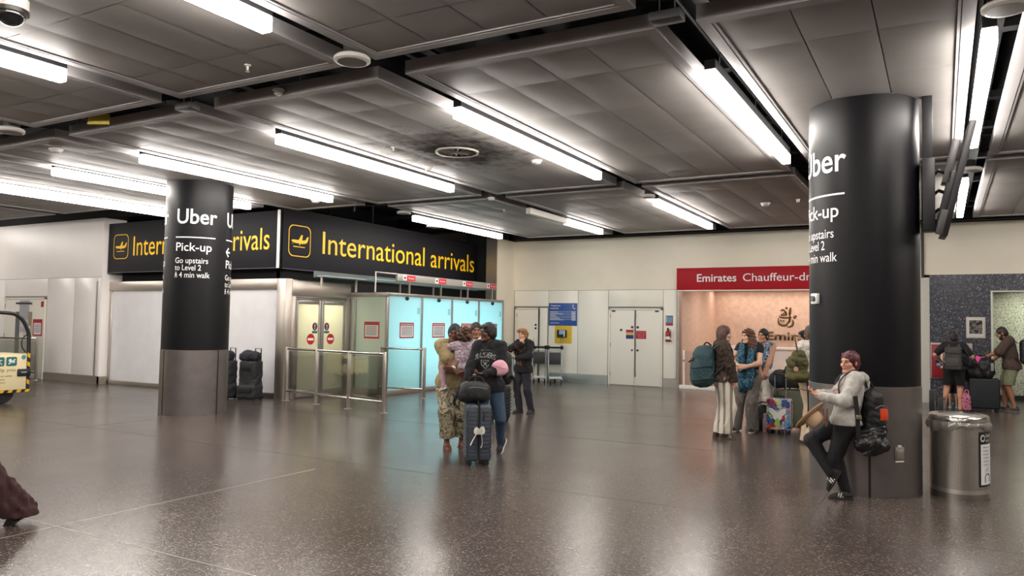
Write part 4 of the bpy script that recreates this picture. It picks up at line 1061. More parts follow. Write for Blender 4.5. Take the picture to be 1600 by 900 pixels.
sl = lg.modifiers.new('thickness', 'SOLIDIFY'); sl.thickness = 0.03; sl.offset = 1
t = thing('reception_counter', 'white and dark reception counter inside the alcove', 'counter', (-4.30, 22.3, 0.02))
MB().box((-0.1, -0.1, 1.02), (3.1, 0.6, 1.08)).build('worktop', M('counter_white', '#efe6de', .25), t, bevel=.006)
MB().box((0.0, 0.0, 0.0), (0.95, 0.5, 1.02)).build('white_front', M('counter_pale', '#e9dfd7', .3), t, bevel=.004)
MB().box((0.96, 0.0, 0.0), (3.0, 0.5, 1.02)).build('dark_front', M('counter_aubergine', '#2a1c22', .35), t, bevel=.004)
MB().box((0.1, -0.02, 0.30), (0.85, 0.0, 0.34)).build('shelf_lip', M('counter_white', '#efe6de', .25), t)
t = thing('glass_screen', 'low glass screen on a white plinth at the alcove opening', 'glass screen', (-6.02, W - 0.02, 0))
MB().box((-0.08, -0.06, 0), (1.35, 0.14, 0.10)).build('plinth', M('plinth_white', '#efe8e0', .3), t, bevel=.006)
MB().box((0.0, 0.02, 0.10), (0.05, 0.07, 1.02)).build('post', M('plinth_white', '#efe8e0', .3), t, bevel=.004)
MB().box((0.05, 0.035, 0.10), (0.90, 0.047, 1.0)).build('pane', glass('screen_glass', (.97, .97, .97), .06), t)
MB().cyl((0.025, 0.02, .74), (0.025, -0.02, .74), .03, 16).build('lock', steel_dark, t)
MB().box((0.88, 0.02, 0.10), (0.93, 0.07, 0.68)).build('short_post', M('plinth_lilac', '#cfc4cf', .4), t)
t = thing('leaflet_stand', 'white desk with a raised top behind the low glass screen', 'stand', (-5.35, 21.2, 0.02))
MB().box((0, 0, 0.95), (0.9, 0.45, 1.12)).build('top_box', M('counter_white', '#efe6de', .25), t, bevel=.006)
MB().box((0.03, 0.03, 0), (0.09, 0.42, 0.95)).box((0.81, 0.03, 0), (0.87, 0.42, 0.95)).build('legs_frame', M('plinth_lilac', '#cfc4cf', .4), t)

# ------------------------------------------------------------------ right side: hose cabinet, poster, queue posts
t = thing('hose_cabinet', 'red wall cabinet in a white frame behind the person in dark shorts', 'cabinet', (-0.25, W - 0.02, 0.56))
MB().box((0, -0.05, 0), (0.82, 0, 0.81)).build('frame', M('frame_pinkish', '#b9a9a4', .4), t, bevel=.006)
MB().box((0.02, -0.075, 0.02), (0.75, -0.05, 0.77)).build('door', M('cabinet_red', '#8c1522', .35), t, bevel=.004)
MB().box((0.10, -0.085, 0.30), (0.17, -0.075, 0.42)).build('recess', black_paint, t)
MB().box((0.20, -0.09, 0.24), (0.245, -0.075, 0.62)).build('tag', M('tag_cream', '#cfcabf', .5), t)
MB().box((0.265, -0.09, 0.11), (0.30, -0.075, 0.60)).build('tag', M('tag_cream', '#cfcabf', .5), t)
t = thing('framed_poster', 'framed black and white poster on the grey mosaic wall', 'poster', (0.455, W - 0.012, 1.49))
MB().box((0, -0.03, 0), (0.37, 0, 0.47)).build('frame', M('frame_pale', '#c9c5bd', .4), t, bevel=.004)
MB().box((0.03, -0.034, 0.03), (0.34, -0.029, 0.44)).build('sheet', M('sheet_pale', '#d2cec6', .5), t)
f = flat((0, -0.034, 0), (1, 0, 0), (0, 0, 1), (0, -1, 0), 0.003)
n = MB(); put_poly(n, f, [(.06, .10), (.06, .40), (.31, .40), (.31, .10)]); o = n.build('photograph', M_ramp('photo_grey', [(0, '#1a1a1a'), (.42, '#4a4746'), (.5, '#8d8883'), (.58, '#2a2828'), (.65, '#b9b2aa')], 14, detail=4), t)
for x, y, h in ((-0.02, 15.2, 0.92), (0.12, 14.9, 0.78)):
    pass
t = thing('floor_post', 'short black post by the bin, the taller of two', 'post', (-0.175, 16.4, 0))
MB().box((-0.06, -0.05, 0), (0.06, 0.05, 0.53)).build('body', black_paint, t, bevel=.012); MB().box((0.03, -0.055, 0.03), (0.045, -0.049, 0.50)).build('steel_strip', chrome, t)
t = thing('floor_post', 'short black post by the bin, the lower of two', 'post', (-0.03, 16.1, 0))
MB().box((-0.06, -0.05, 0), (0.06, 0.05, 0.42)).build('body', black_paint, t, bevel=.012); MB().box((0.03, -0.055, 0.03), (0.05, -0.049, 0.39)).build('steel_strip', chrome, t)

# ------------------------------------------------------------------ waste bin
def perf():
    m, N, L, b = new_mat('perforated_steel')
    tc = N.new('ShaderNodeUVMap'); mp = N.new('ShaderNodeMapping'); L.new(tc.outputs[0], mp.inputs[0])
    mp.inputs['Rotation'].default_value = (0, 0, PI / 4); mp.inputs['Scale'].default_value = (85, 85, 85)
    fr = N.new('ShaderNodeVectorMath'); fr.operation = 'FRACTION'; L.new(mp.outputs[0], fr.inputs[0])
    su = N.new('ShaderNodeVectorMath'); su.operation = 'SUBTRACT'; su.inputs[1].default_value = (.5, .5, 0); L.new(fr.outputs[0], su.inputs[0])
    le = N.new('ShaderNodeVectorMath'); le.operation = 'LENGTH'; L.new(su.outputs[0], le.inputs[0])
    lt = N.new('ShaderNodeMath'); lt.operation = 'LESS_THAN'; lt.inputs[1].default_value = 0.32; L.new(le.outputs['Value'], lt.inputs[0])
    sp = N.new('ShaderNodeSeparateXYZ'); L.new(tc.outputs[0], sp.inputs[0])
    a = N.new('ShaderNodeMath'); a.operation = 'GREATER_THAN'; a.inputs[1].default_value = 0.10; L.new(sp.outputs[1], a.inputs[0])
    a2 = N.new('ShaderNodeMath'); a2.operation = 'MULTIPLY'; L.new(a.outputs[0], a2.inputs[0]); L.new(lt.outputs[0], a2.inputs[1])
    mx = N.new('ShaderNodeMix'); mx.data_type = 'RGBA'; mx.inputs[6].default_value = lin('#d6d2cc'); mx.inputs[7].default_value = lin('#2c2b2a'); L.new(a2.outputs[0], mx.inputs[0])
    L.new(mx.outputs[2], b.inputs['Base Color']); b.inputs['Metallic'].default_value = 0.85; b.inputs['Roughness'].default_value = 0.30
    return m
BNX, BNY, BA, BB, BH = 0.13, 9.02, 0.30, 0.45, 0.76
t = thing('waste_bin', 'oval perforated steel waste bin with a clear liner beside the near black column', 'bin', (BNX, BNY, 0), 0.03)
BA, BB = 0.262, 0.33
b_ = MB().lathe([(1, 0.0), (1, BH)], 80, sx=BA, sy=BB, caps=False)
o = b_.build('body', perf(), t)
uv = o.data.uv_layers.new(name='UVMap')
for lp in o.data.loops:
    co = o.data.vertices[lp.vertex_index].co; a = math.atan2(co.y / BB, co.x / BA); uv.data[lp.index].uv = ((a % (2 * PI)) * 0.31, co.z)
MB().lathe([(1.01, 0), (1.01, .06)], 64, sx=BA, sy=BB, caps=False).build('foot_band', M('bin_band', '#a8a49e', .28, .95), t)
MB().lathe([(0.70, BH + .055), (1.0, BH + .045), (1.035, BH + .03), (1.035, BH - .005), (1.0, BH - .01), (0.70, BH - .02), (0.70, BH + .055)], 80, sx=BA, sy=BB, caps=False).build('lid_rim', M('bin_lid_steel', '#bdb9b2', .22, 1.0), t)
MB().lathe([(0.70, BH + .04), (0.66, .35), (0.66, .33)], 64, sx=BA, sy=BB).build('inner_liner', M('liner_dark', '#55524e', .3, .3), t)
lin_ = MB(); pr = []
for k in range(96):
    a = 2 * PI * k / 96; dr = .012 + .010 * math.sin(a * 17) * math.sin(a * 5 + 1); dz = .085 + .03 * math.sin(a * 2 + 0.6) + .012 * math.sin(a * 9)
    pr.append((a, dr, dz))
vs = []; fs = []
for a, dr, dz in pr:
    for j in range(5):
        q = j / 4; rr = 1.012 + (dr / BA) * (0.4 + math.sin(q * PI) + .3 * q); vs.append((BA * rr * math.cos(a), BB * rr * math.sin(a), BH - 0.005 - dz * q))
for i in range(96):
    for j in range(4): fs.append((i * 5 + j, ((i + 1) % 96) * 5 + j, ((i + 1) % 96) * 5 + j + 1, i * 5 + j + 1))
lin_.add(vs, fs); lin_.build('bag_liner', glass('clear_liner', (.86, .85, .83), .22, .18, .22, '#cfc9c2'), t, smooth=True)
def bmap(a0):
    def f(px, py, d=0.0):
        a = a0 + px / 0.31; return Vector(((BA + .004 + d) * math.cos(a), (BB + .004 + d) * math.sin(a), py))
    return f
f = bmap(-PI / 2 + 0.92)
n = MB(); put_rect(n, f, -0.085, .135, .205, .665, 0, 12); lb = n.build('label', black_paint, t)
n = MB(); put_rect(n, f, -0.065, .155, .19, .545, .002, 12); n.build('white_panel', whitep, lb)
n = MB(); put_disc(n, f, -0.035, .605, .034, .002); n.build('recycling_disc', whitep, lb)
n = MB(); put_disc(n, f, -0.035, .605, .022, .004); n.build('recycling_mark', black_paint, lb)
n = MB(); put_text(n, 'General', f, .015, .612, .03, .9, .003); put_text(n, 'waste', f, .015, .567, .03, .9, .003)
n.v = [tuple(Vector(p) * 1.0) for p in n.v]; n.build('lettering', whitep, lb)
n = MB(); f2 = lambda x, y, d=0.0: f(x, y, .004 + d)
for i, s in enumerate(('Plastic cups', 'Food bags', 'Dirty paper', 'and napkins', 'Drinking cups', 'all other waste')): put_text(n, '- ' + s, f2, -.045, .51 - .034 * i, .017, .9, .001)
put_rect(n, f2, -.01, .175, .10, .235); put_poly(n, f2, [(-.005, .235), (.095, .235), (.07, .26), (.02, .26)]); put_stroke(n, f2, [(0, .29), (.03, .30), (.05, .33), (.06, .29), (.04, .28)], .006)
n.build('print', M('print_black', '#222224', .5), lb)

# ------------------------------------------------------------------ assistance buggy at the picture edge
BX0, BY0 = -15.22, 8.235
t = thing('passenger_buggy', 'cream assistance buggy with black and yellow hazard edging, black hoop over its end', 'buggy', (BX0 - 0.45, BY0, 0), PI / 2)
cream_p = M('buggy_cream', '#e4d5ab', .4)
BL = 2.6
MB().box((-BL, -0.45, 0.22), (0, 0.45, 0.92)).build('body', cream_p, t, bevel=.02)
hz = M_ramp('hazard_stripe', [(0, '#151515'), (.5, '#d9a916')], 3.6, 'wave', .5, stretch=(1, 1, 1))
def hazard(pts_, w, name):
    n = MB(); n2 = MB()
    (x0, z0), (x1, z1) = pts_; L_ = math.hypot(x1 - x0, z1 - z0); k = int(L_ / .075); ux, uz = (x1 - x0) / L_, (z1 - z0) / L_; px, pz = -uz, ux
    for i in range(k):
        a, b2 = L_ * i / k, L_ * (i + 1) / k; sk = .03
        q = [(x0 + ux * (a + s) + px * ww, -0.462, z0 + uz * (a + s) + pz * ww) for a, s, ww in ((a, 0, -w / 2), (b2, 0, -w / 2), (b2, sk, w / 2), (a, sk, w / 2))]
        (n if i % 2 else n2).add(q, [(0, 1, 2, 3)])
    n.build(name, M('hazard_yellow', '#d9a916', .5), t); n2.build(name, black_paint, t)
MB().box((-BL, -0.461, 0.20), (0.01, -0.449, 0.255)).box((-0.05, -0.461, 0.2), (0.01, -0.449, 0.92)).build('edge_backing', black_paint, t)
hazard([(-BL, .228), (0, .228)], .05, 'hazard_edging'); hazard([(-.02, .25), (-.02, .92)], .05, 'hazard_edging')
hoop = MB().tube([(-BL + .2, -0.40, .78), (-BL + .2, -0.40, 1.60), (-BL + .5, -0.40, 1.72), (-0.55, -0.40, 1.70), (-0.20, -0.40, 1.62), (-0.03, -0.40, 1.36), (0.0, -0.40, 1.10), (0.0, -0.40, .78)], 0.034, 12, smooth=6); hoop.build('hoop', black_paint, t)
MB().tube([(-0.02, -0.40, 1.30), (-0.12, -0.40, 1.20), (-0.12, -0.40, 1.05), (-0.05, -0.40, .95)], 0.012, 8, smooth=5).build('cable', black_paint, t)
MB().box((-1.6, -0.35, .92), (-0.62, 0.35, 1.0)).build('seat', M('seat_black', '#19191a', .6), t, bevel=.02)
MB().box((-1.02, -0.35, 1.0), (-0.90, 0.35, 1.22)).build('backrest', M('seat_black', '#19191a', .6), t, bevel=.03)
MB().box((-.22, -0.478, .50), (.02, -0.45, .64)).build('side_light', black_paint, t, bevel=.02)
f = flat((0, -0.452, 0), (1, 0, 0), (0, 0, 1), (0, -1, 0), 0.004)
n = MB(); put_rect(n, f, -.16, .57, -.06, .585, .028)
n.build('reflector', M('pale_print', '#aebfd2', .5), t)
tl = M('icon_teal', '#1f6b66', .4)
for k_, x in enumerate((-.32, -.54, -.76, -.98)):
    n = MB(); put_poly(n, f, rrect(.19, .17, .03), x - .1, .70); o = n.build('symbol_tile', tl, t)
    n = MB(); f3 = lambda x_, y_, d=0.0: f(x_, y_ + .08, .003 + d)
    if k_ == 0: put_disc(n, f3, x - .03, .725, .03); put_disc(n, f3, x + .03, .70, .025); put_stroke(n, f3, [(x - .06, .66), (x, .70), (x + .06, .75)], .02)
    elif k_ == 1: put_stroke(n, f3, [(x - .05, .70), (x - .03, .66), (x, .68), (x + .01, .73), (x + .05, .73)], .016); put_stroke(n, f3, [(x - .06, .76), (x + .05, .65)], .012)
    else: put_disc(n, f3, x, .74, .018); put_stroke(n, f3, [(x, .72), (x, .68), (x + .04, .66)], .016)
    n.build('symbol', whitep, o)
n = MB(); put_disc(n, f, -.11, .86, .042); n.build('badge', M('badge_teal', '#5c8d95', .4), t)
n = MB(); fit_text(n, 'Here to help you', f, -1.0, .60, .06, .74)
for i, s in enumerate(('Please ask your airline', 'for help at least', '48 hours before')): put_text(n, s, f, -1.0 + .25, .50 - .06 * i, .034, 1.0, .001)
n.build('lettering', M('print_olive', '#5b5a4c', .5), t)
for x in (-.42, -BL + .45):
    for y in (-.34, .34):
        w_ = MB().lathe([(.09, -.05), (.19, -.055), (.205, -.03), (.205, .03), (.19, .055), (.09, .05)], 28, R=Matrix.Rotation(PI / 2, 3, 'X'), c=(x, y, .205)).build('wheel', rubber, t)
        MB().lathe([(.09, -.052), (.03, -.06)], 20, R=Matrix.Rotation(PI / 2, 3, 'X'), c=(x, y, .205)).build('hub', M('hub_grey', '#6d6d70', .4, .5), w_)

# ------------------------------------------------------------------ luggage trolleys by the far door
tm = M('trolley_metal', '#b9bec2', .3, .9)
def trolley(x, y, rz, label):
    t = thing('luggage_trolley', label, 'trolley', (x, y, 0), rz, 'luggage trolleys by the far door')
    for s in (-.17, .17):
        MB().tube([(s, -.42, .14), (s, .34, .16), (s * 1.1, .40, .30), (s * 1.1, .44, .98)], .017, 8, smooth=4).build('side_frame', tm, t)
    MB().box((-.16, -.40, .145), (.16, .32, .165)).build('deck', tm, t)
    for y_ in (-.3, -.1, .1): MB().box((-.165, y_, .165), (.165, y_ + .02, .175)).build('deck_rib', tm, t)
    MB().box((-.165, .40, .50), (.165, .42, .84)).build('back_panel', M('trolley_panel', '#2b2b2d', .5), t, bevel=.01)
    MB().tube([(-.21, .46, .98), (.21, .46, .98)], .026, 10).build('handle', rubber, t)
    for s in (-.19, .19): MB().box((s - .04, .40, .93), (s + .04, .56, 1.03)).build('handle_grip', rubber, t, bevel=.015)
    MB().tube([(-.17, .40, .86), (-.14, .28, .92), (.14, .28, .92), (.17, .40, .86)], .01, 8).build('basket_rail', tm, t)
    for c in ((-.15, -.36), (.15, -.36), (0, .36)):
        MB().lathe([(.03, -.02), (.062, -.02), (.066, 0), (.062, .02), (.03, .02)], 18, R=Matrix.Rotation(PI / 2, 3, 'Y'), c=(c[0], c[1], .066)).build('wheel', rubber, t)
        MB().box((c[0] - .03, c[1] - .02, .06), (c[0] - .022, c[1] + .02, .15)).build('fork', tm, t)
    return t
trolley(-9.46, 19.30, math.radians(28), 'luggage trolley under the telephone board, nearest the steel baseboard')
trolley(-9.97, 19.30, math.radians(28), 'luggage trolley standing between the far door and its neighbour under the phone')
t = trolley(-10.50, 19.34, math.radians(16), 'luggage trolley half hidden by the person with the orange print hoodie')
# ------------------------------------------------------------------ people: one continuous body each, clothes as children
FXY = np.array([-math.sin(YAW), math.cos(YAW), 0.0]); RXY = np.array([math.cos(YAW), math.sin(YAW), 0.0]); UP = np.array([0, 0, 1.0])
def rmat(axis, deg):
    return np.array(Matrix.Rotation(math.radians(deg), 3, axis if isinstance(axis, str) else Vector(axis)))
def nrm(v):
    v = np.array(v, float); return v / max(1e-9, np.linalg.norm(v))
skin_m = {}
def skin(hexc):
    return M('skin_' + hexc[1:], hexc, 0.5, var=0.05, scale=12)
eye_w = M('eye_white', '#857b74', 0.3); eye_d = M('eye_iris', '#241a16', 0.2)

class Fig:
    """phi: 0 faces the camera, +90 the picture's right, 180 away. Positions r (picture right), t (towards the camera), z are metres from the feet."""
    def __init__(s, label, x, y, phi, height, skinc, hip=(0, 0, None), lean=0, side=0, twist=0, feet=None, hands=None, elbows=None, knees=None,
                 head=(0, 0, 0), bulk=1.0, male=False, hs=1.0, curl=(0.5, 0.5), vox=0.0065, palm=(None, None), fdir=(None, None), group=None, base_z=0.0, chest=1.0, tilt=0):
        s.sc = k = height / 1.70; s.male = male; s.bulk = bulk; s.vox = vox; s.hs = hs
        d_ = nrm([x, y, 0]); s.F = d_; s.R = np.array([d_[1], -d_[0], 0.0])      # along and across the line of sight
        p = math.radians(phi); f = -s.F * math.cos(p) + s.R * math.sin(p)
        s.rz = math.atan2(f[1], f[0]) - PI / 2; s.x, s.y = x, y
        s.o = thing('person', label, 'person', (x, y, base_z), s.rz, group)
        Rl = rmat('Z', -math.degrees(s.rz)); s.Rl = Rl
        s.L = lambda r, t, z: Rl @ (s.R * r - s.F * t + UP * z)          # view offsets -> own frame
        s.D = lambda r, t, z: nrm(s.L(r, t, z))
        hz = (0.915 * k) if hip[2] is None else hip[2]
        s.hip = s.L(hip[0], hip[1], hz)
        s.Rt = rmat('X', -lean) @ rmat('Y', side)
        s.Rs = s.Rt @ rmat('Z', twist)
        T = lambda a, b, c: s.hip + s.Rt @ (np.array([a, b, c]) * k)
        Tc = lambda a, b, c: s.hip + s.Rs @ (np.array([a, b, c]) * k)
        s.T, s.Tc = T, Tc
        sw = (0.185 if male else 0.165) * (0.9 + 0.1 * bulk)
        s.sh = {1: Tc(sw, -0.01, .475), -1: Tc(-sw, -0.01, .475)}
        s.neck = T(0, 0.0, .50)
        # head frame
        s.Rh = s.Rt @ rmat('X', lean * 0.8) @ rmat('Z', head[0]) @ rmat('X', -head[1]) @ rmat('Y', head[2])
        s.hc = s.neck + s.Rh @ (np.array([0, 0.03, .155]) * k * (0.5 + 0.5 * hs))
        s.hk = k * hs * 1.0
        s.H = lambda a, b, c: s.hc + s.Rh @ (np.array([a, b, c]) * s.hk)
        # legs
        feet = feet or ((None), (None)); knees = knees or (None, None)
        s.foot = {}; s.leg = {}
        for sd, ft, kn in ((1, feet[0], knees[0]), (-1, feet[1], knees[1])):
            if ft is None: base = np.array([.095 * sd * k, 0, 0]); yaw, pit = -8 * sd, 0
            else:
                base = s.L(ft[0], ft[1], ft[2]); yaw, pit = (ft[3] if len(ft) > 3 else -8 * sd), (ft[4] if len(ft) > 4 else 0)
            Rf = rmat('Z', yaw) @ rmat('X', -pit)
            an = base + np.array([0, 0, 0.085 * k]); h0 = s.hip + s.Rt @ (np.array([.088 * sd, 0, -0.02]) * k)
            kd = np.array([.05 * sd, 1, 0]) if kn is None else s.L(*kn)
            kp = s.ik(h0, an, .425 * k, .405 * k, kd)
            s.leg[sd] = (h0, kp, an); s.foot[sd] = (an, Rf)
        # arms
        hands = hands or (None, None); elbows = elbows or (None, None)
        s.arm = {}; s.hand = {}
        for q, (sd, hd, el) in enumerate(((1, hands[0], elbows[0]), (-1, hands[1], elbows[1]))):
            S = s.sh[sd]
            wr = S + np.array([.07 * sd, .05, -.50]) * k if hd is None else s.L(*hd)
            ed = s.Rs @ np.array([.5 * sd, -0.8, -.2]) if el is None else s.L(*el)
            E = s.ik(S, wr, .285 * k, .25 * k, ed)
            wr = E + nrm(wr - E) * min(np.linalg.norm(wr - E), .252 * k)
            s.arm[sd] = (S, E, wr)
            fd = nrm(wr - E) if fdir[q] is None else s.D(*fdir[q])
            pn = np.array([-sd, 0.15, 0.0]) if palm[q] is None else s.L(*palm[q])
            pn = nrm(pn - fd * (pn @ fd)); s.hand[sd] = (wr, fd, pn, curl[q])
        s.skin = skin(skinc)
        s.make_ops()
    @staticmethod
    def ik(a, b, l1, l2, hint):
        d = b - a; L_ = np.linalg.norm(d); u = d / max(L_, 1e-6); L_ = min(L_, (l1 + l2) * 0.999)
        x = (l1 * l1 - l2 * l2 + L_ * L_) / (2 * L_); h = math.sqrt(max(0, l1 * l1 - x * x))
        v = hint - u * (hint @ u)
        return a + u * x + nrm(v) * h
    def world(s, p):
        c, n = math.cos(s.rz), math.sin(s.rz); return np.array([s.x + c * p[0] - n * p[1], s.y + n * p[0] + c * p[1], p[2] + s.o.location.z])
    def make_ops(s):
        k = s.sc; b = s.bulk; T, Tc = s.T, s.Tc; m = s.male
        s.ops = {}
        def S(): return Soft(.035 * k)
        o = S()
        o.rc(T(-.075, 0, -.02), T(.075, 0, -.02), (.103 if not m else .098) * k * b)
        for q in (-1, 1): o.el(T(.065 * q, -.055, -.045), np.array([.075, .075, .085]) * k * b, s.Rt)
        s.ops['pelvis'] = o
        o = S()
        for q in (-1, 1):
            o.rc(T(.048 * q, 0, .02), T(.042 * q, .005, .20), .098 * k * b, .088 * k * b)
            o.rc(Tc(.055 * q, 0, .22), Tc((.078 if not m else .09) * q, -.005, .385), .095 * k * b, .088 * k)
            if not m: o.el(Tc(.072 * q, .075, .315), np.array([.062, .055, .06]) * k * (.6 + .4 * b), s.Rs)
        sw = np.linalg.norm(s.sh[1] - s.sh[-1]) / 2
        o.rc(s.sh[-1] * .9 + s.sh[1] * .1, s.sh[1] * .9 + s.sh[-1] * .1, .062 * k)
        o.rc(Tc(-.06, -.015, .50), Tc(.06, -.015, .50), .045 * k)
        s.ops['torso'] = o
        o = S(); o.rc(T(0, -.012, .46), s.H(0, -.012, -.06), .056 * k * (1.1 if m else 1), .051 * k * s.hs); s.ops['neck'] = o
        for sd in (1, -1):
            a = s.arm[sd]; o = S(); ab = .85 + .15 * b
            o.rc(a[0], a[1], .052 * k * b, .041 * k * ab); s.ops['upper%d' % sd] = o
            o = S(); mid = a[1] * .7 + a[2] * .3; o.rc(a[1], mid, .040 * k * ab, .040 * k * ab); o.rc(mid, a[2], .040 * k * ab, .027 * k * ab); s.ops['fore%d' % sd] = o
            s.ops['hand%d' % sd] = s.hand_ops(sd)
            h0, kp, an = s.leg[sd]; o = S(); o.rc(h0, kp, .086 * k * b, .056 * k * ab); s.ops['thigh%d' % sd] = o
            o = S(); kd = nrm(kp - an); back = s.foot[sd][1] @ np.array([0, -1.0, 0]); back = nrm(back - kd * (back @ kd))
            o.rc(kp, an, .052 * k * ab, .034 * k * ab); c = kp * .70 + an * .30 + back * .018 * k; o.rc(c + kd * .05 * k, c - kd * .06 * k, .052 * k * ab, .045 * k * ab); s.ops['shin%d' % sd] = o
            A, R = s.foot[sd]; F = lambda x, y, z: A + R @ (np.array([x, y, z]) * k)
            o = Soft(.02 * k); o.rc(F(0, -.03, -.045), F(0, .09, -.055), .034 * k, .032 * k); o.rc(F(-.012, .09, -.06), F(-.012, .155, -.068), .022 * k, .016 * k); o.rc(F(.015, .09, -.06), F(.015, .14, -.068), .022 * k, .015 * k); o.rc(A, F(0, .04, -.04), .035 * k, .033 * k); s.ops['foot%d' % sd] = o
        hd = Soft(.018 * s.hk); H = s.H; q = s.hk
        el = lambda c, r, kk=None, sub=False: hd.el(H(*c), np.array(r) * q, s.Rh, None if kk is None else kk * q, sub)
        el((0, -.012, .030), (.074, .090, .086)); el((0, .018, -.035), (.059, .068, .082))
        hd.rc(H(-.016, .066, -.096), H(.016, .066, -.096), .019 * q)
        hd.rc(H(-.028, .074, .024), H(.028, .074, .024), .014 * q)
        for w in (-1, 1):
            el((.038 * w, .055, -.025), (.026, .028, .024)); el((.076 * w, -.012, -.008), (.011, .020, .031), .008)
            hd.rc(H(.045 * w, .01, -.07), H(.016 * w, .06, -.098), .022 * q, .018 * q)
            el((.031 * w, .100, .003), (.018, .017, .012), .012, True)
        hd.rc(H(0, .084, .010), H(0, .108, -.030), .0085 * q, .0125 * q, .010 * q)
        for w in (-1, 1): el((.010 * w, .098, -.034), (.009, .010, .008), .006)
        hd.rc(H(-.018, .079, -.060), H(.018, .079, -.060), .0095 * q, .0095 * q, .008 * q)
        s.ops['head'] = hd
    def hand_ops(s, sd):
        k = s.sc * 0.97; wr, f, n, curl = s.hand[sd]; sidev = np.cross(n, f) * sd           # towards the thumb
        o = Soft(.010 * k); P = lambda a, b, c: wr + (sidev * a + f * b + n * c) * k
        for a in (-.028, -.010, .010, .028): o.rc(P(a * .6, .005, 0), P(a, .082, .002), .0165 * k, .0125 * k)
        for i, (a, L_) in enumerate(((.030, .072), (.010, .080), (-.010, .074), (-.029, .058))):
            p0 = np.array([a, .085, .003]); ang = 0; r0 = .0092 - .0006 * (i == 3)
            for j, fr in enumerate((.42, .32, .26)):
                ang += curl * (0.9 + .08 * i) * (1.0 if j else .8)
                p1 = p0 + np.array([a * .08 * (1 - curl), L_ * fr * math.cos(ang), L_ * fr * math.sin(ang)])
                o.rc(P(*p0), P(*p1), r0 * k, (r0 - .0008) * k, .004 * k); p0 = p1; r0 -= .0008
        o.rc(P(.020, .020, .006), P(.048, .048, .016), .0135 * k, .0105 * k); o.rc(P(.048, .048, .016), P(.058, .080, .020 + .015 * curl), .0105 * k, .0085 * k, .005 * k)
        return o
    def join(s, names, kk=None, grow=0.0):
        o = Soft((.03 * s.sc) if kk is None else kk)
        for n in names:
            q = s.ops[n].copy(grow)
            for op in q.ops:
                o.ops.append(op[:5] + (q.k if op[5] is None else op[5], op[6]))
        return o
    def body(s, eyes=True, lips='#9c5a50', brows='#2a1c16'):
        o = s.join([n for n in s.ops if n != 'head'] + ['head'])
        s.b = o.build('body', s.skin, s.o, s.vox, zfine=(s.neck[2] + .04 * s.sc, min(s.vox, .0045)))
        q = s.hk
        if eyes:
            for w in (-1, 1):
                e = MB(); R = Matrix(s.Rh.tolist())
                e.ball(tuple(s.H(.031 * w, .077, .003)), .0098 * q, 14, 10, R=R)
                ob = e.build('eye', [eye_w, eye_d], s.o, smooth=True)
                fw = Vector(s.Rh @ np.array([0, 1.0, 0])); c = Vector(s.H(.031 * w, .077, .003))
                for pl in ob.data.polygons:
                    if (pl.center - c).normalized().dot(fw) > .66: pl.material_index = 1
                MB().tube([tuple(s.H(.016 * w, .0885, .020)), tuple(s.H(.032 * w, .088, .026)), tuple(s.H(.047 * w, .076, .020))], .0036 * q, 8, smooth=3).build('eyebrow', M('brow_' + brows[1:], brows, .8), s.o)
            MB().tube([tuple(s.H(-.021, .083, -.060)), tuple(s.H(0, .090, -.0585)), tuple(s.H(.021, .083, -.060))], .0058 * q, 8, smooth=4).build('lips', M('lips_' + lips[1:], lips, .5), s.o)
        return s
    def garment(s, name, m, names, grow=.012, cuts=(), disp=None, extra=None, kk=None, vox=None):
        o = s.join(names, kk, grow * s.sc)
        if extra: extra(o)
        for c in cuts: o.cut(*c)
        return o.build(name, m, s.o, vox or s.vox, disp if disp is not None else folds(.004, 38, len(name) + int(s.x * 100) % 50, (1, 1, .6)))
    def top(s, name, m, sleeve=1.0, hem=None, grow=.014, hood=False, amp=.004, neck=False, armgrow=None, extra=None):
        k = s.sc; hemz = s.T(0, 0, -.02)[2] if hem is None else hem
        def ex(o):
            o.rc(s.T(-.06, 0, -.04), s.T(.06, 0, -.04), (.112 * s.bulk + grow) * k); o.rc(s.T(-.06, 0, -.12), s.T(.06, 0, -.12), (.112 * s.bulk + grow) * k)
            for sd in (1, -1):
                a = s.arm[sd]; g = (grow if armgrow is None else armgrow) * k; ab = s.bulk
                if sleeve <= 0: continue
                if sleeve <= 1: o.rc(a[0], a[0] + (a[1] - a[0]) * sleeve, .054 * k * ab + g, .046 * k * ab + g * 1.2)
                else:
                    o.rc(a[0], a[1], .054 * k * ab + g, .045 * k * ab + g); e = a[1] + (a[2] - a[1]) * min(1.0, sleeve - 1)
                    o.rc(a[1], e, .045 * k * ab + g, .033 * k + g * .9)
            if hood:
                for (p0, p1, r) in ((( -.10, -.03, .49), (-.06, .045, .475), .034), ((.10, -.03, .49), (.06, .045, .475), .034), ((-.10, -.03, .49), (0, -.105, .50), .046), ((.10, -.03, .49), (0, -.105, .50), .046), ((-.06, .045, .475), (0, .085, .445), .026), ((.06, .045, .475), (0, .085, .445), .026), ((-.06, -.11, .50), (.06, -.11, .50), .058), ((0, -.13, .46), (0, -.14, .38), .062)):
                    o.rc(s.Tc(*p0), s.Tc(*p1), r * k)
            if extra: extra(o)
        dp = fadd(folds(amp, 42, 3 + int(abs(s.x * 37)) % 40, (1, 1, .7)), folds(amp * .5, 90, 5 + int(abs(s.y * 31)) % 40))
        return s.garment(name, m, ['torso', 'pelvis'] + (['neck'] if neck else []), grow, [((0, 0, hemz), (0, 0, -1))], dp, ex)
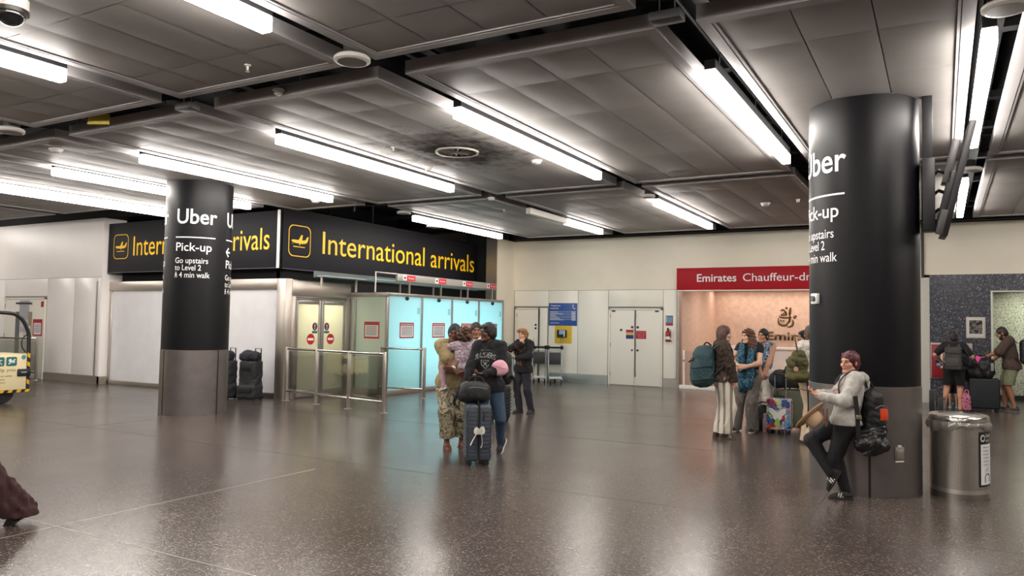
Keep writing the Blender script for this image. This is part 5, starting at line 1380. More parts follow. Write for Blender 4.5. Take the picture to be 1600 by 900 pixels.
    def cuff(s, name, m, at=1.0, r=.040):
        for sd in (1, -1):
            a = s.arm[sd]; p = a[2] - nrm(a[2] - a[1]) * .035 * s.sc
            MB().cyl(tuple(p - nrm(a[2] - a[1]) * .02), tuple(p + nrm(a[2] - a[1]) * .025), r * s.sc, 18).build(name, m, s.o, smooth=True)
    def trousers(s, name, m, hem=.09, r=(.094, .066, .05), waist=.14, amp=.004, extra=None, dz=0.0, kk=.03):
        k = s.sc; o = s.join(['pelvis'], .04 * k, .012 * k)
        o.rc(s.T(-.05, 0, .06), s.T(.05, 0, .06), (.095 * s.bulk + .012) * k); o.rc(s.T(-.045, 0, .16), s.T(.045, 0, .16), (.085 * s.bulk + .012) * k)
        for sd in (1, -1):
            h0, kp, an = s.leg[sd]; b = s.bulk; e = an - UP * .05 * k * (1 if r[2] > .06 else 0) + (an - kp) * .0
            o.rc(h0, kp, r[0] * k * b, r[1] * k * (.5 + .5 * b), .035 * k); o.rc(kp, e, r[1] * k * (.5 + .5 * b), r[2] * k, .02 * k)
        for nm in ('thigh1', 'thigh-1', 'shin1', 'shin-1'): o.ops += [op[:5] + (.02 * k, op[6]) for op in s.ops[nm].copy(.007 * k).ops]
        if extra: extra(o)
        o.cut(s.T(0, 0, waist), s.Rt @ UP)
        if hem is not None: o.cut((0, 0, hem * k), (0, 0, -1))
        return o.build(name, m, s.o, s.vox, fadd(folds(amp, 40, int(abs(s.x * 53)) % 60, (1, 1, .35)), folds(amp * .5, 80, int(abs(s.y * 53)) % 60, (1, 1, .6))))
    def shoes(s, m, sole=None, name='shoe', high=False, stripes=None, sock=None):
        k = s.sc
        for sd in (1, -1):
            A, R = s.foot[sd]; F = lambda x, y, z: A + R @ (np.array([x, y, z]) * k); nz = R @ np.array([0, 0, -1.0])
            o = Soft(.02 * k); o.rc(F(0, -.035, -.045), F(0, .02, -.040), .044 * k, .043 * k); o.rc(F(0, .02, -.042), F(0, .105, -.055), .043 * k, .039 * k); o.rc(F(-.006, .10, -.058), F(-.004, .165, -.064), .036 * k, .026 * k)
            o.rc(F(0, -.03, -.04), F(0, -.025, .0 if not high else .05), .042 * k, .040 * k)
            o.cut(F(0, 0, -.068), nz); ob = o.build(name, m, s.o, min(s.vox, .006))
            q = Soft(.02 * k); q.rc(F(0, -.04, -.075), F(0, .10, -.075), .046 * k, .044 * k); q.rc(F(-.004, .10, -.075), F(-.003, .17, -.073), .043 * k, .029 * k)
            q.cut(F(0, 0, -.086), nz); q.cut(F(0, 0, -.062), -nz)
            q.build('sole', sole or m, ob, min(s.vox, .005))
            if stripes:
                for w in (1, -1):
                    for j in range(3):
                        y0 = .035 + .026 * j; pts = [F(.041 * w, y0 + .012, -.062), F(.040 * w, y0 + .002, -.038), F(.030 * w, y0 - .010, -.014)]
                        MB().tube([tuple(p) for p in pts], .008, 6, flat=(.0065 * k, .004 * k), up=tuple(R @ np.array([w, 0, 0.4]))).build('stripe', stripes, ob)
    def sandals(s, m, strap):
        k = s.sc
        for sd in (1, -1):
            A, R = s.foot[sd]; F = lambda x, y, z: A + R @ (np.array([x, y, z]) * k); nz = R @ np.array([0, 0, -1.0])
            q = Soft(.02 * k); q.rc(F(0, -.04, -.08), F(0, .10, -.08), .042 * k, .044 * k); q.rc(F(-.004, .10, -.08), F(-.003, .165, -.08), .043 * k, .03 * k)
            q.cut(F(0, 0, -.088), nz); q.cut(F(0, 0, -.072), -nz); ob = q.build('sandal', m, s.o, min(s.vox, .006))
            st = MB()
            for y, h in ((.10, -.018), (.015, -.002)):
                st.tube([tuple(F(.045, y, -.078)), tuple(F(.036, y, h - .015)), tuple(F(0, y, h)), tuple(F(-.036, y, h - .015)), tuple(F(-.045, y, -.078))], .008 * k, 8, smooth=4)
            st.build('strap', strap, ob)
    def hair(s, m, ops, name='hair', amp=.004, freq=70, cutface=True, vox=None, stretch=(1, 1, .35), curly=0.0, grow=.014, back=False):
        """ops: extra volumes in head units: ('rc', a, b, ra, rb) or ('el', c, r)"""
        q = s.hk; H = s.H; o = Soft(.02 * q)
        o.el(H(0, -.016, .034), np.array([.074 + grow, .090 + grow, .086 + grow]) * q, s.Rh)
        o.el(H(0, -.035, -.01), np.array([.076 + grow, .070 + grow, .085 + grow]) * q, s.Rh)
        for p in ops:
            if p[0] == 'rc': o.rc(H(*p[1]), H(*p[2]), p[3] * q, p[4] * q)
            elif p[0] == 'el': o.el(H(*p[1]), np.array(p[2]) * q, s.Rh)
        if cutface:
            o.el(H(0, .105, -.045), np.array([.064, .075, .100]) * q, s.Rh, .012 * q, True); o.el(H(0, .115, .0), np.array([.058, .055, .062]) * q, s.Rh, .012 * q, True)
        f = fadd(folds(amp, freq, 11, stretch), folds(amp * .6, freq * 2, 17, stretch)) if not curly else fadd(folds(curly, 60, 21), folds(curly * .8, 110, 23), folds(curly * .5, 190, 29))
        return o.build(name, m, s.o, vox or min(s.vox, .006), f)

def text_on(target, s_lines, origin, right, axis, m, name, parent, extra=None, back=0.6):
    """letters that follow a garment; lines: (text, x, z, cap, width)"""
    n = MB(); r = Vector(right).normalized(); base = Vector(origin)
    mp = decal(n, target, lambda x, y: base + r * x + Vector((0, 0, y)), None, axis, back=back)
    for s_, x, z, cap, w in s_lines: fit_text(n, s_, mp, x, z, cap, w, .004)
    if extra: extra(n, mp)
    return n.build(name, m, parent, smooth=False)
# ------------------------------------------------------------------ garments' materials
def cloth(name, hexc, var=.10, rough=.9, scale=26, bump=.12): return M(name, hexc, rough, var=var, scale=scale, bump=bump, bscale=160)
blk_fab = cloth('black_fabric', '#17171a'); blk_nyl = M('black_nylon', '#141416', .55, var=.1, scale=20, bump=.1)
strapm = M('black_webbing', '#19191b', .8)
brown_hair = M('hair_brown', '#43291d', .5, var=.35, scale=45, stretch=(1, 1, .15)); dark_hair = M('hair_black', '#0f0b0a', .6, var=.3, scale=45, stretch=(1, 1, .15))
plast_blk = M('plastic_black', '#1a1a1c', .4)

def soft_bag(name, label, cat, loc, rz, m, ops, seed=3, amp=.006, vox=.008, k=.03, group=None, part='body', freq=22, cuts=()):
    t = thing(name, label, cat, loc, rz, group)
    o = Soft(k)
    for p in ops: getattr(o, p[0])(*p[1:])
    for c in cuts: o.cut(*c)
    t_b = o.build(part, m, t, vox, fadd(folds(amp, freq, seed), folds(amp * .4, freq * 3, seed + 1)))
    return t, t_b
def strap_on(fig, sd, bag_t, top, low, m, name='shoulder_strap', w=.022, lift=.0, parent=None):
    """a strap from the bag over one shoulder and back under the arm; points in the wearer's frame"""
    k = fig.sc; P = lambda a, b, c: fig.Tc(a, b, c)
    x = .095
    pts = [top, P(x * sd, -.085 - lift, .50), P(x * sd, -.01, .555 + lift), P(x * sd, .075 + lift, .50), P(.115 * sd, .125 + lift, .38), P(.155 * sd, .085 + lift, .24), P(.165 * sd, -.02, .18), low]
    c, n = math.cos(fig.rz), math.sin(fig.rz)
    W_ = [fig.world(np.array(p)) for p in pts]
    Mi = Matrix.Rotation(-bag_t.rotation_euler.z, 3, 'Z')
    L_ = [Mi @ (Vector(p) - bag_t.location) for p in W_]
    nb = MB().tube([tuple(p) for p in L_], .01, 8, flat=(.005, w), up=(math.cos(fig.rz - bag_t.rotation_euler.z), math.sin(fig.rz - bag_t.rotation_euler.z), 0.15), smooth=5)
    for i in range(0): pass
    return nb.build(name, m, parent or bag_t, smooth=True)

def hard_case(name, label, loc, rz, w, d, h, m, rib=0, tilt=0, handle=0.0, group=None, seam_m=None, wheel=True, trim_m=None):
    """w along local x, d along local y"""
    t = thing(name, label, 'suitcase', loc, rz, group); z0 = .055
    if rib:
        b = MB(); n = rib
        for s in (-1, 1):
            sh = MB().box((-w / 2, 0.004 if s > 0 else -d / 2, z0), (w / 2, d / 2 if s > 0 else -0.004, h)).build('shell', m, t, bevel=min(.035, d * .2), seg=4)
            r_ = MB()
            for i in range(n):
                z = z0 + .05 + (h - z0 - .1) * (i + .5) / n; r_.box((-w / 2 - .002, s * d / 2 - .006 if s > 0 else -d / 2 - .006, z - .010), (w / 2 + .004, s * d / 2 + .006 if s > 0 else -d / 2 + .006, z + .010))
                r_.box((w / 2 - .004, .03 if s > 0 else -d / 2 + .03, z - .010), (w / 2 + .006, d / 2 - .03 if s > 0 else -.03, z + .010)); r_.box((-w / 2 - .006, .03 if s > 0 else -d / 2 + .03, z - .010), (-w / 2 + .004, d / 2 - .03 if s > 0 else -.03, z + .010))
            r_.build('rib', m, sh, bevel=.004)
        MB().box((-w / 2 + .02, -.006, z0 + .01), (w / 2 - .004, .006, h - .004)).build('zip_seam', seam_m or strapm, t)
    else:
        MB().box((-w / 2, -d / 2, z0), (w / 2, d / 2, h)).build('shell', m, t, bevel=min(.04, d * .22), seg=4)
        MB().box((-w / 2 - .003, -.012, z0 + .03), (w / 2 + .003, .012, h - .03)).box((-w / 2 + .05, -.012, h - .01), (w / 2 - .05, .012, h + .004)).build('zip_seam', seam_m or strapm, t)
    if wheel:
        for x in (-w / 2 + .05, w / 2 - .05):
            for y in (-d / 2 + .045, d / 2 - .045):
                wh = MB().lathe([(.008, -.016), (.026, -.016), (.028, 0), (.026, .016), (.008, .016)], 16, R=Matrix.Rotation(PI / 2, 3, 'Y'), c=(x, y, .028)).build('wheel', rubber, t)
                MB().box((x - .022, y - .022, .03), (x + .022, y + .022, z0 + .012)).build('caster', plast_blk, wh)
    MB().tube([(-.07, -.0, h - .005), (-.06, 0, h + .03), (.06, 0, h + .03), (.07, 0, h - .005)], .011, 8, smooth=4).build('carry_handle', trim_m or strapm, t)
    if handle:
        hx = MB()
        for s in (-.085, .085): hx.cyl((s, d / 2 - .05, h - .01), (s, d / 2 - .05, h + handle), .008, 10)
        hx.build('telescopic_tube', chrome, t)
        MB().box((-.105, d / 2 - .07, h + handle - .012), (.105, d / 2 - .03, h + handle + .022)).build('grip', plast_blk, t, bevel=.01)
    return t

# ================================================================== the person leaning by the near column
F = Fig('person in a light grey hoodie and black leggings with one foot raised, holding a phone', -0.905, 8.10, -80, 1.46, '#c08a72',
        hip=(.075, 0.0, .765), lean=-8, feet=((-.06, .07, .185, 8, 60), (.075, -.03, 0, 4, 0)),
        hands=((-.165, .10, 1.015), (-.135, .17, 1.00)), elbows=((.5, -.6, -.5), (.7, .5, -.7)), knees=((-1, .1, .1), (-1, 0, .05)),
        head=(38, 4, 0), hs=1.06, bulk=1.12, curl=(.55, .6), palm=((0, .2, 1), (0, .1, 1)), fdir=((-1, .15, .25), (-1, .0, .2)), vox=.006)
F.body(lips='#a4605a', brows='#3a1f1c')
hood_m = cloth('hoodie_grey', '#aeaaa4', .08)
hd = F.top('hoodie', hood_m, 2.0, F.T(0, 0, -.045)[2], .028, hood=True, amp=.0035, armgrow=.020)
F.cuff('cuff', hood_m, 1, .042)
F.trousers('leggings', cloth('leggings_black', '#111116', .08, .75), .085, (.104, .078, .056), .10, .002)
F.shoes(M('trainer_black', '#1b1a1a', .6), M('gum_sole', '#2a211c', .7), 'trainer', stripes=M('stripe_white', '#e3e0da', .5))
redhair = M('hair_burgundy', '#4a1420', .45, var=.35, scale=45, stretch=(1, 1, .2))
F.hair(redhair, [('el', (0, -.095, .0), (.045, .045, .045)), ('rc', (0, -.11, .01), (.02, -.145, .02), .026, .012), ('rc', (0, -.11, 0), (-.02, -.15, -.03), .022, .008), ('rc', (-.045, .045, .088), (.045, .045, .088), .014, .014)], amp=.0025, grow=.009)
MB().lathe([(.026, -.008), (.030, 0), (.026, .008)], 20, c=tuple(F.H(0, -.085, .0)), R=Matrix(F.Rh.tolist()) @ Matrix.Rotation(PI / 2, 3, 'X')).build('hair_tie', M('tie_red', '#8e2038', .6), F.o)
fdir_ = Vector((0, 1, 0))
def side_text(n, mp): pass
o3 = F.Tc(.015, .21, .34)
text_on(hd, [('WA', 0, -.05, .10, .135)], o3, (-1, 0, 0), (0, -1, 0), M('print_red', '#b3343c', .7), 'print', F.o, None, 0.0)
MB().tube([tuple(F.Tc(-.03, .118, .43)), tuple(F.Tc(-.035, .14, .38)), tuple(F.Tc(-.03, .145, .33))], .005, 6, smooth=4).build('drawstring', hood_m, F.o)
# phone in her hands
hw = (F.world(F.arm[1][2]) + F.world(F.arm[-1][2])) / 2 + F.R * -.115 + UP * .035
t = thing('phone', 'smartphone held by the person in the grey hoodie', 'phone', tuple(hw), YAW)
MB().cbox((0, 0, 0), (.078, .037, .0045), Matrix.Rotation(math.radians(10), 3, 'Y')).build('case', M('phone_case', '#5a4038', .3), t, bevel=.004)
MB().cbox((0, 0, .0055), (.072, .033, .0012), Matrix.Rotation(math.radians(10), 3, 'Y')).build('screen', M('phone_screen', '#0e0f12', .08), t)
# straw hat hanging from her wrist
t = thing('sun_hat', 'tan wide-brimmed hat hanging from the forearm of the person in the hoodie', 'hat', tuple(F.world(np.zeros(3)) + F.R * -.17 + -F.F * .20 + UP * .79), YAW)
hm = M('hat_tan', '#b08a66', .85, var=.06, scale=40); hm2 = M('hat_crown', '#c8a98a', .85, var=.06, scale=40)
_ha = Vector((.62, -.45, -.64)).normalized(); Rh_ = _ha.to_track_quat('Z', 'Y').to_matrix()
b = MB(); pr = [(.080, 0), (.11, -.004), (.15, -.014), (.168, -.026), (.168, -.031), (.15, -.019), (.11, -.010), (.080, -.006)]
b.lathe(pr, 48, (-.06, 0, .01), R=Rh_, caps=False); vv = []
for p in b.v: vv.append((p[0] + .012 * math.sin(8 * p[1] + 12 * p[2]), p[1], p[2]))
b.v = vv; b.build('brim', hm, t, smooth=True)
MB().lathe([(.088, -.008), (.083, .05), (.074, .085), (.05, .100), (.001, .098)], 40, (-.06, 0, .01), R=Rh_, caps=False).build('crown', hm2, t, smooth=True)
MB().tube([(.01, -.09, .10), (.03, -.10, -.02), (.045, -.09, -.06), (.055, -.085, .10)], .008, 8, smooth=5).build('cord', M('cord_brown', '#7a5238', .7), t)
# her backpack
bw = F.world(F.Tc(-.02, -.25, .10)); bk = F.R * 1.0
t, b = soft_bag('backpack', 'black backpack with an orange pocket worn by the person in the grey hoodie', 'backpack', (bw[0], bw[1], bw[2] - .22), YAW, blk_nyl,
    [('bx', (0.0, 0, .25), (.085, .13, .20), .06), ('bx', (.045, -.02, .17), (.06, .115, .13), .05), ('el', (.0, 0, .44), (.06, .10, .05))], 5, .006)
MB().box((.02, -.150, .19), (.095, -.132, .30)).build('orange_pocket', M('pocket_orange', '#d8431c', .6), t, bevel=.008)
MB().tube([(-.02, -.137, .30), (.03, -.155, .33), (.09, -.140, .30), (.105, -.12, .15)], .006, 8, smooth=5).build('zip', M('zip_grey', '#6a6a6c', .4), t)
MB().tube([(-.02, 0, .47), (0, 0, .53), (.03, 0, .47)], .009, 8, smooth=5).build('grab_handle', strapm, t)
cvt = lambda a, b2, c: np.array(F.Tc(a, b2, c))
for sd in (1, -1): strap_on(F, sd, t, F.Tc(.08 * sd, -.16, .40), F.Tc(.12 * sd, -.16, .02), strapm, w=.016, lift=.022)
bw2 = F.world(np.zeros(3)) + F.R * .30 - F.F * .10
t, b = soft_bag('drawstring_bag', 'black gathered pouch bag hanging under the backpack by the column', 'bag', (bw2[0], bw2[1], .46), YAW, M('pouch_satin', '#151517', .35, var=.1, scale=14),
    [('el', (0, 0, .12), (.165, .10, .125)), ('rc', (-.05, 0, .20), (.10, 0, .24), .06, .04)], 9, .010, .007, .03, None, 'pouch', 34)
MB().tube([(-.14, -.05, .13), (-.155, -.06, .25), (-.17, -.075, .40), (-.19, -.08, .56)], .01, 8, flat=(.020, .003), up=(0, 1, 0), smooth=4).build('webbing', strapm, t)
MB().box((-.185, -.092, .345), (-.135, -.078, .385)).build('buckle', M('buckle_steel', '#b9b09f', .25, .9), t, bevel=.004)
MB().tube([(-.10, -.05, .22), (0, -.09, .25), (.10, -.04, .23)], .007, 8, smooth=4).build('drawcord', strapm, t)

# ================================================================== mother, child, girl with the suitcase, the boys
tan = cloth('shirt_tan', '#8f7d5a', .10)
MO = Fig('person in a tan t-shirt and camouflage trousers carrying a small child', -5.685, 8.455, 14, 1.64, '#6e452f',
         hip=(.02, 0, None), lean=3, feet=((-.035, .10, 0, -4), (.16, -.02, 0, 10)),
         hands=((.09, .37, 1.00), (.02, .40, 1.05)), elbows=((-1.0, .1, -.5), (.9, .1, -.5)), head=(-22, 5, -6), bulk=1.22,
         curl=(.5, .5), palm=((.2, -.8, .5), (-.2, -.8, .4)), fdir=((1, .1, .05), (-1, .1, .05)))
MO.body(lips='#6a3a34', brows='#1a1210')
MO.top('t_shirt', tan, .85, MO.T(0, 0, -.10)[2], .026, amp=.004, armgrow=.03)
camo = M_ramp('camouflage', [(0, '#4b4538'), (.40, '#8a8068'), (.50, '#b3a98e'), (.60, '#645b48'), (.68, '#c2b9a0')], 11, detail=4, distort=1.2)
MO.trousers('trousers', camo, .15, (.112, .106, .092), .10, .006)
MO.sandals(M('sandal_brown', '#6d4436', .6), M('sandal_strap', '#8a5a48', .6))
MO.hair(M_ramp('headscarf', [(0, '#20242a'), (.5, '#39434c'), (.62, '#161a1e'), (.7, '#5a6670')], 22), [('el', (0, -.07, .03), (.06, .06, .06))], 'headscarf', .003)
MB().cyl(tuple(MO.arm[-1][2] - nrm(MO.arm[-1][2] - MO.arm[-1][1]) * .02), tuple(MO.arm[-1][2] + nrm(MO.arm[-1][2] - MO.arm[-1][1]) * .012), .034, 18).build('watch', M('watch_pale', '#cfc7b8', .3, .4), MO.o)

CH = Fig('small child in a lilac patterned jacket carried by the person in camouflage trousers', -5.405, 8.372, 176, 0.98, '#8a5c42', base_z=0.80,
         hip=(-.03, .02, .275), lean=6, feet=((.15, -.04, -.03, 10, 25), (-.27, -.02, -.02, 50, 20)), knees=((.8, -.5, .2), (-.8, -.5, .1)),
         hands=((.12, -.26, .60), (-.17, -.22, .57)), elbows=((.8, .3, -.3), (-.8, .3, -.3)), head=(-20, 5, 0), hs=1.42, bulk=1.15, curl=(.7, .7))
CH.body(eyes=False)
lil = M_ramp('jacket_lilac', [(0, '#8b7a86'), (.42, '#b8a7b2'), (.52, '#6e5f6a'), (.58, '#c6b7bf'), (.7, '#98858f')], 30, detail=2)
CH.top('jacket', lil, 2.0, CH.T(0, 0, -.04)[2], .034, amp=.006, armgrow=.03)
pinkl = cloth('leggings_pink', '#a58a94', .10)
CH.trousers('leggings', pinkl, None, (.098, .078, .06), .12, .004)
CH.shoes(M('shoe_pale_pink', '#b9a09c', .6), whitep, 'shoe')
CH.hair(M('hair_curly_brown', '#4f3325', .7, var=.5, scale=60), [('el', (0, -.01, .05), (.118, .118, .105)), ('el', (.02, -.03, -.02), (.108, .095, .085))], curly=.014, cutface=True, vox=.0055)

denim = M('denim_blue', '#3a4f66', .85, var=.18, scale=30, bump=.1, bscale=150)
G = Fig('person in a black lettered hoodie and blue jeans pushing the slate grey suitcase', -4.945, 8.215, -18, 1.66, '#5f3a28',
        hip=(0, 0, None), lean=2, twist=-4, feet=((-.075, .08, 0, 8), (.155, -.20, .075, -14, 52)),
        hands=((-.285, .20, .90), (-.05, .27, 1.03)), elbows=((-.8, -.5, -.4), (1.0, -.1, -.5)), knees=((-.1, 1, 0), (.15, 1, 0)), head=(-42, 0, 0),
        curl=(.55, .6), palm=((0, .0, -1), (0, -.3, 1)), fdir=((-.3, .5, -.5), (-1, .25, .0)), bulk=1.02)
G.body(lips='#7a4038', brows='#140d0b')
hb = cloth('hoodie_black', '#131317', .12)
gh = G.top('hoodie', hb, 2.0, G.T(0, 0, -.10)[2], .024, hood=True, amp=.005, armgrow=.015)
G.cuff('cuff', hb, 1, .042)
G.trousers('jeans', denim, .075, (.092, .066, .047), .10, .003)
G.shoes(M('trainer_navy', '#1a1d26', .6), M('sole_white', '#d8d4d0', .5), 'trainer')
G.hair(dark_hair, [('el', (0, -.085, -.02), (.045, .04, .06)), ('rc', (-.055, .055, .075), (.055, .055, .075), .022, .022)], 'hair', .0025)
def shield(n, mp):
    put_ring(n, mp, [(-.055, -.02), (.055, -.02), (.055, -.085), (0, -.135), (-.055, -.085)], [(-.043, -.030), (.043, -.030), (.043, -.080), (0, -.118), (-.043, -.080)])
    put_stroke(n, mp, [(-.03, -.04), (.03, -.10)], .010); put_stroke(n, mp, [(.03, -.04), (-.03, -.10)], .010); put_disc(n, mp, 0, -.066, .020)
    for i in range(7):
        pass
o3 = G.Tc(0, .4, .335)
rt = Vector(G.Rs @ np.array([-1.0, 0, 0]))
def raid(n, mp):
    shield(n, mp)
    v_, f_ = text_geo('RAIDERS', .075, 1.0, .006); w_ = max(p[0] for p in v_)
    n.add([mp((px / w_ - .5) * .27, py * .85 + .012 - .10 * ((px / w_ - .5) * 2) ** 2 * .35) for px, py in v_], f_)
text_on(gh, [('LAS VEGAS', -.062, .088, .022, .124)], o3, rt, G.Rs @ np.array([0, -1.0, 0]), M('print_silver', '#8d8f92', .6), 'print', G.o, raid)
# pink round cushion under her arm
pw = G.world(np.zeros(3)) + G.R * .13 - G.F * .20 + UP * 1.10
t = thing('round_cushion', 'pink round soft toy ball tucked under the arm of the person in the black hoodie', 'toy', tuple(pw), YAW)
pk = cloth('plush_pink', '#d5a0ae', .06)
o = Soft(.02); o.el((0, 0, 0), (.105, .07, .10)); o.build('ball', pk, t, .007, folds(.003, 30, 4))
MB().tube([(-.08, -.045, .04), (0, -.074, .015), (.08, -.045, -.01)], .004, 6, smooth=5).build('seam', M('seam_pink', '#b07a8a', .8), t)
# big grey suitcase
sc_m = M('case_slate', '#3a424c', .40, var=.06, scale=12)
SU = hard_case('suitcase', 'tall slate grey ribbed suitcase with a white bow, pushed by the person in jeans', (-4.80, 7.72, 0), YAW + math.radians(8) + PI / 2, .44, .29, .70, sc_m, rib=12)
bow = MB(); wb = M('ribbon_white', '#d9d5cd', .7)
bx = SU
fr_ = lambda y, z, d: (-.225 - d, y, z)
MB().tube([fr_(.0, .40, .02), fr_(-.035, .45, .04), fr_(-.045, .395, .04), fr_(0.0, .385, .02)], .01, 8, flat=(.016, .003), up=(1, 0, 0), smooth=5).build('bow_loop', wb, SU)
MB().tube([fr_(.0, .40, .02), fr_(.035, .44, .04), fr_(.045, .395, .04), fr_(0.0, .385, .02)], .01, 8, flat=(.016, .003), up=(1, 0, 0), smooth=5).build('bow_loop', wb, SU)
MB().tube([fr_(-.01, .41, .025), fr_(-.03, .34, .035), fr_(-.035, .26, .03), fr_(-.02, .22, .028)], .01, 8, flat=(.030, .003), up=(0, 1, 0), smooth=5).build('ribbon_tail', wb, SU)
MB().tube([fr_(.01, .41, .025), fr_(.06, .33, .03), fr_(.10, .25, .03)], .01, 8, flat=(.034, .003), up=(0, 1, 0), smooth=5).build('ribbon_tail', wb, SU)
MB().box((-.235, -.06, .52), (-.215, -.045, .64)).build('side_handle', plast_blk, SU, bevel=.006)
t, b = soft_bag('holdall', 'black soft bag lying on top of the slate suitcase', 'bag', (-4.835, 7.75, .705), YAW, blk_nyl,
    [('bx', (-.02, 0, .125), (.185, .13, .12), .09), ('bx', (-.16, -.02, .08), (.06, .08, .07), .04)], 7, .004)
MB().tube([(-.10, -.05, .245), (-.06, -.05, .30), (.05, -.05, .30), (.09, -.05, .24)], .010, 8, smooth=5).build('grab_handle', strapm, t)
MB().tube([(-.19, -.06, .20), (-.22, -.08, .10), (-.26, -.05, .02), (-.255, -.04, -.03)], .01, 8, flat=(.018, .004), up=(0, 1, 0), smooth=5).build('strap', strapm, t)
MB().tube([(-.17, -.10, .17), (0, -.142, .19), (.13, -.11, .17)], .005, 6, smooth=5).build('zip', M('zip_grey', '#6a6a6c', .4), t)
# backpack on her far shoulder, its loose strap showing
gw = G.world(G.Tc(-.06, -.26, .18))
t, b = soft_bag('backpack', 'black backpack behind the person in the lettered black hoodie, with a loose strap', 'backpack', (gw[0], gw[1], gw[2] - .22), G.rz, blk_nyl,
    [('bx', (0, 0, .22), (.14, .085, .21), .07), ('bx', (0, -.06, .15), (.11, .05, .12), .04)], 15)
MB().tube([(-.13, .03, .12), (-.21, .08, .08), (-.235, .09, -.05), (-.225, .10, -.14)], .01, 8, flat=(.02, .004), up=(0, 1, 0), smooth=5).build('loose_strap', strapm, t)
MB().tube([(-.03, 0, .43), (0, 0, .47), (.03, 0, .43)], .008, 8, smooth=5).build('grab_handle', strapm, t)

HM = Fig('person in a white shirt mostly hidden behind the black hoodie and the carried child', -6.10, 9.72, -15, 1.66, '#8a5a40', male=True, bulk=1.0, head=(20, 0, 0))
HM.body(brows='#15100e', lips='#7c4a40'); HM.top('shirt', cloth('shirt_white', '#c9c4bb', .05), .9, None, .02, amp=.005)
HM.trousers('trousers', cloth('trousers_dark', '#2a2a30', .1), .08, (.098, .072, .06)); HM.shoes(M('shoe_dark', '#222224', .5), None, 'shoe')
HM.hair(dark_hair, [], amp=.004, grow=.012)

BO = Fig('person in a black hoodie with an orange print, one hand at the mouth', -6.80, 12.52, -42, 1.56, '#c39679',
         hip=(0, 0, None), feet=((-.055, .0, 0, -4), (.165, .06, 0, 12)), hands=((-.06, .20, 1.27), (-.12, .28, 1.02)), elbows=((-.9, .1, -.5), (.9, .3, -.6)),
         head=(4, 0, 0), curl=(.8, .7), palm=((.2, -1, 0), (0, -.4, .5)), fdir=((.35, -.1, 1), (-1, .1, .2)), bulk=.95, vox=.0075)
BO.body(brows='#6b4a30', lips='#a4645a'); bh = BO.top('hoodie', hb, 2.0, BO.T(0, 0, -.10)[2], .034, hood=True, amp=.006, armgrow=.024)
BO.trousers('trousers', cloth('trousers_navy', '#20202a', .12), .05, (.098, .078, .066), .10, .006); BO.shoes(M('shoe_dark', '#222224', .5), None, 'shoe')
BO.hair(M('hair_fair', '#8a6238', .55, var=.35, scale=40), [('el', (0, .02, .075), (.082, .085, .055)), ('el', (0, -.05, .02), (.092, .075, .09)), ('rc', (-.05, .075, .085), (.05, .08, .08), .03, .028)], amp=.006, freq=60)
o3 = BO.Tc(0, .45, .26); rt = Vector(BO.Rs @ np.array([-1.0, 0, 0]))
def flames(n, mp):
    r_ = random.Random(3)
    for i in range(46):
        x, z = r_.uniform(-.13, .12), r_.uniform(-.17, .14); a = r_.uniform(0, 6.3); w_ = r_.uniform(.008, .016)
        put_stroke(n, mp, [(x, z), (x + .03 * math.cos(a), z + .03 * math.sin(a)), (x + .05 * math.cos(a + .5), z + .05 * math.sin(a + .5))], w_)
text_on(bh, [], o3, rt, BO.Rs @ np.array([0, -1.0, 0]), M('print_orange', '#7a4630', .7), 'print', BO.o, flames)
hard_case('suitcase', 'dark upright suitcase between the person in jeans and the orange print hoodie', (-6.55, 11.25, 0), YAW + .5, .30, .24, .60, M('case_black', '#1a1b1f', .4), rib=8)

# ================================================================== the group by the counter
A = Fig('person in a dark brown jumper and striped wide trousers wearing a huge teal backpack', -2.86, 11.46, 104, 1.67, '#c39a82',
        hip=(0, 0, None), lean=0, feet=((.03, .05, 0, 0), (-.06, -.08, 0, 4)), hands=((.17, .13, .86), (.12, -.22, 1.0)), elbows=((.15, .35, -.3), None),
        head=(-4, 0, 0), curl=(.6, .5), vox=.0075)
A.body(); A.top('jumper', cloth('jumper_brown', '#35281f', .12), 1.9, A.T(0, 0, -.06)[2], .030, amp=.006)
strp = M_ramp('trouser_stripe', [(0, '#cfc6b8'), (.70, '#827a71')], 6.0, 'diag', .12, stretch=(0.4, 1.0, 0.0))
A.trousers('trousers', strp, .085, (.108, .100, .100), .02, .006)
A.shoes(M('trainer_brown', '#3b2a20', .6), M('sole_brown', '#57463a', .7), 'trainer', stripes=M('stripe_pale', '#9c9084', .6))
A.hair(brown_hair, [('rc', (.06, -.02, -.02), (.062, -.02, -.13), .036, .030), ('rc', (-.06, -.02, -.02), (-.062, -.02, -.13), .036, .030), ('el', (0, -.06, -.08), (.085, .05, .10))], amp=.004)
aw = A.world(A.Tc(0, -.285, .17)); tealm = M('pack_teal', '#1d3a40', .7, var=.12, scale=14, bump=.1)
t, b = soft_bag('travel_backpack', 'huge teal travel backpack worn by the person in striped trousers', 'backpack', (aw[0], aw[1], aw[2] - .36), A.rz, tealm,
    [('bx', (0, .0, .34), (.19, .145, .29), .13), ('bx', (0, -.08, .26), (.16, .10, .20), .09), ('el', (0, .02, .60), (.16, .13, .07))], 12, .005, .009, .05)
MB().tube([(0, .0, .66), (0, .05, .71), (0, .12, .66)], .012, 8, smooth=4).build('grab_handle', strapm, t)
MB().tube([(.05, -.12, .46), (.06, -.20, .44), (.06, -.23, .41)], .012, 8).build('pull_tab', strapm, t)
for z in (.18, .36): MB().tube([(.17, .11, z), (.20, .0, z), (.175, -.125, z - .02), (.10, -.19, z - .03)], .01, 8, flat=(.010, .004), up=(0, 0, 1), smooth=5).build('compression_strap', strapm, t)
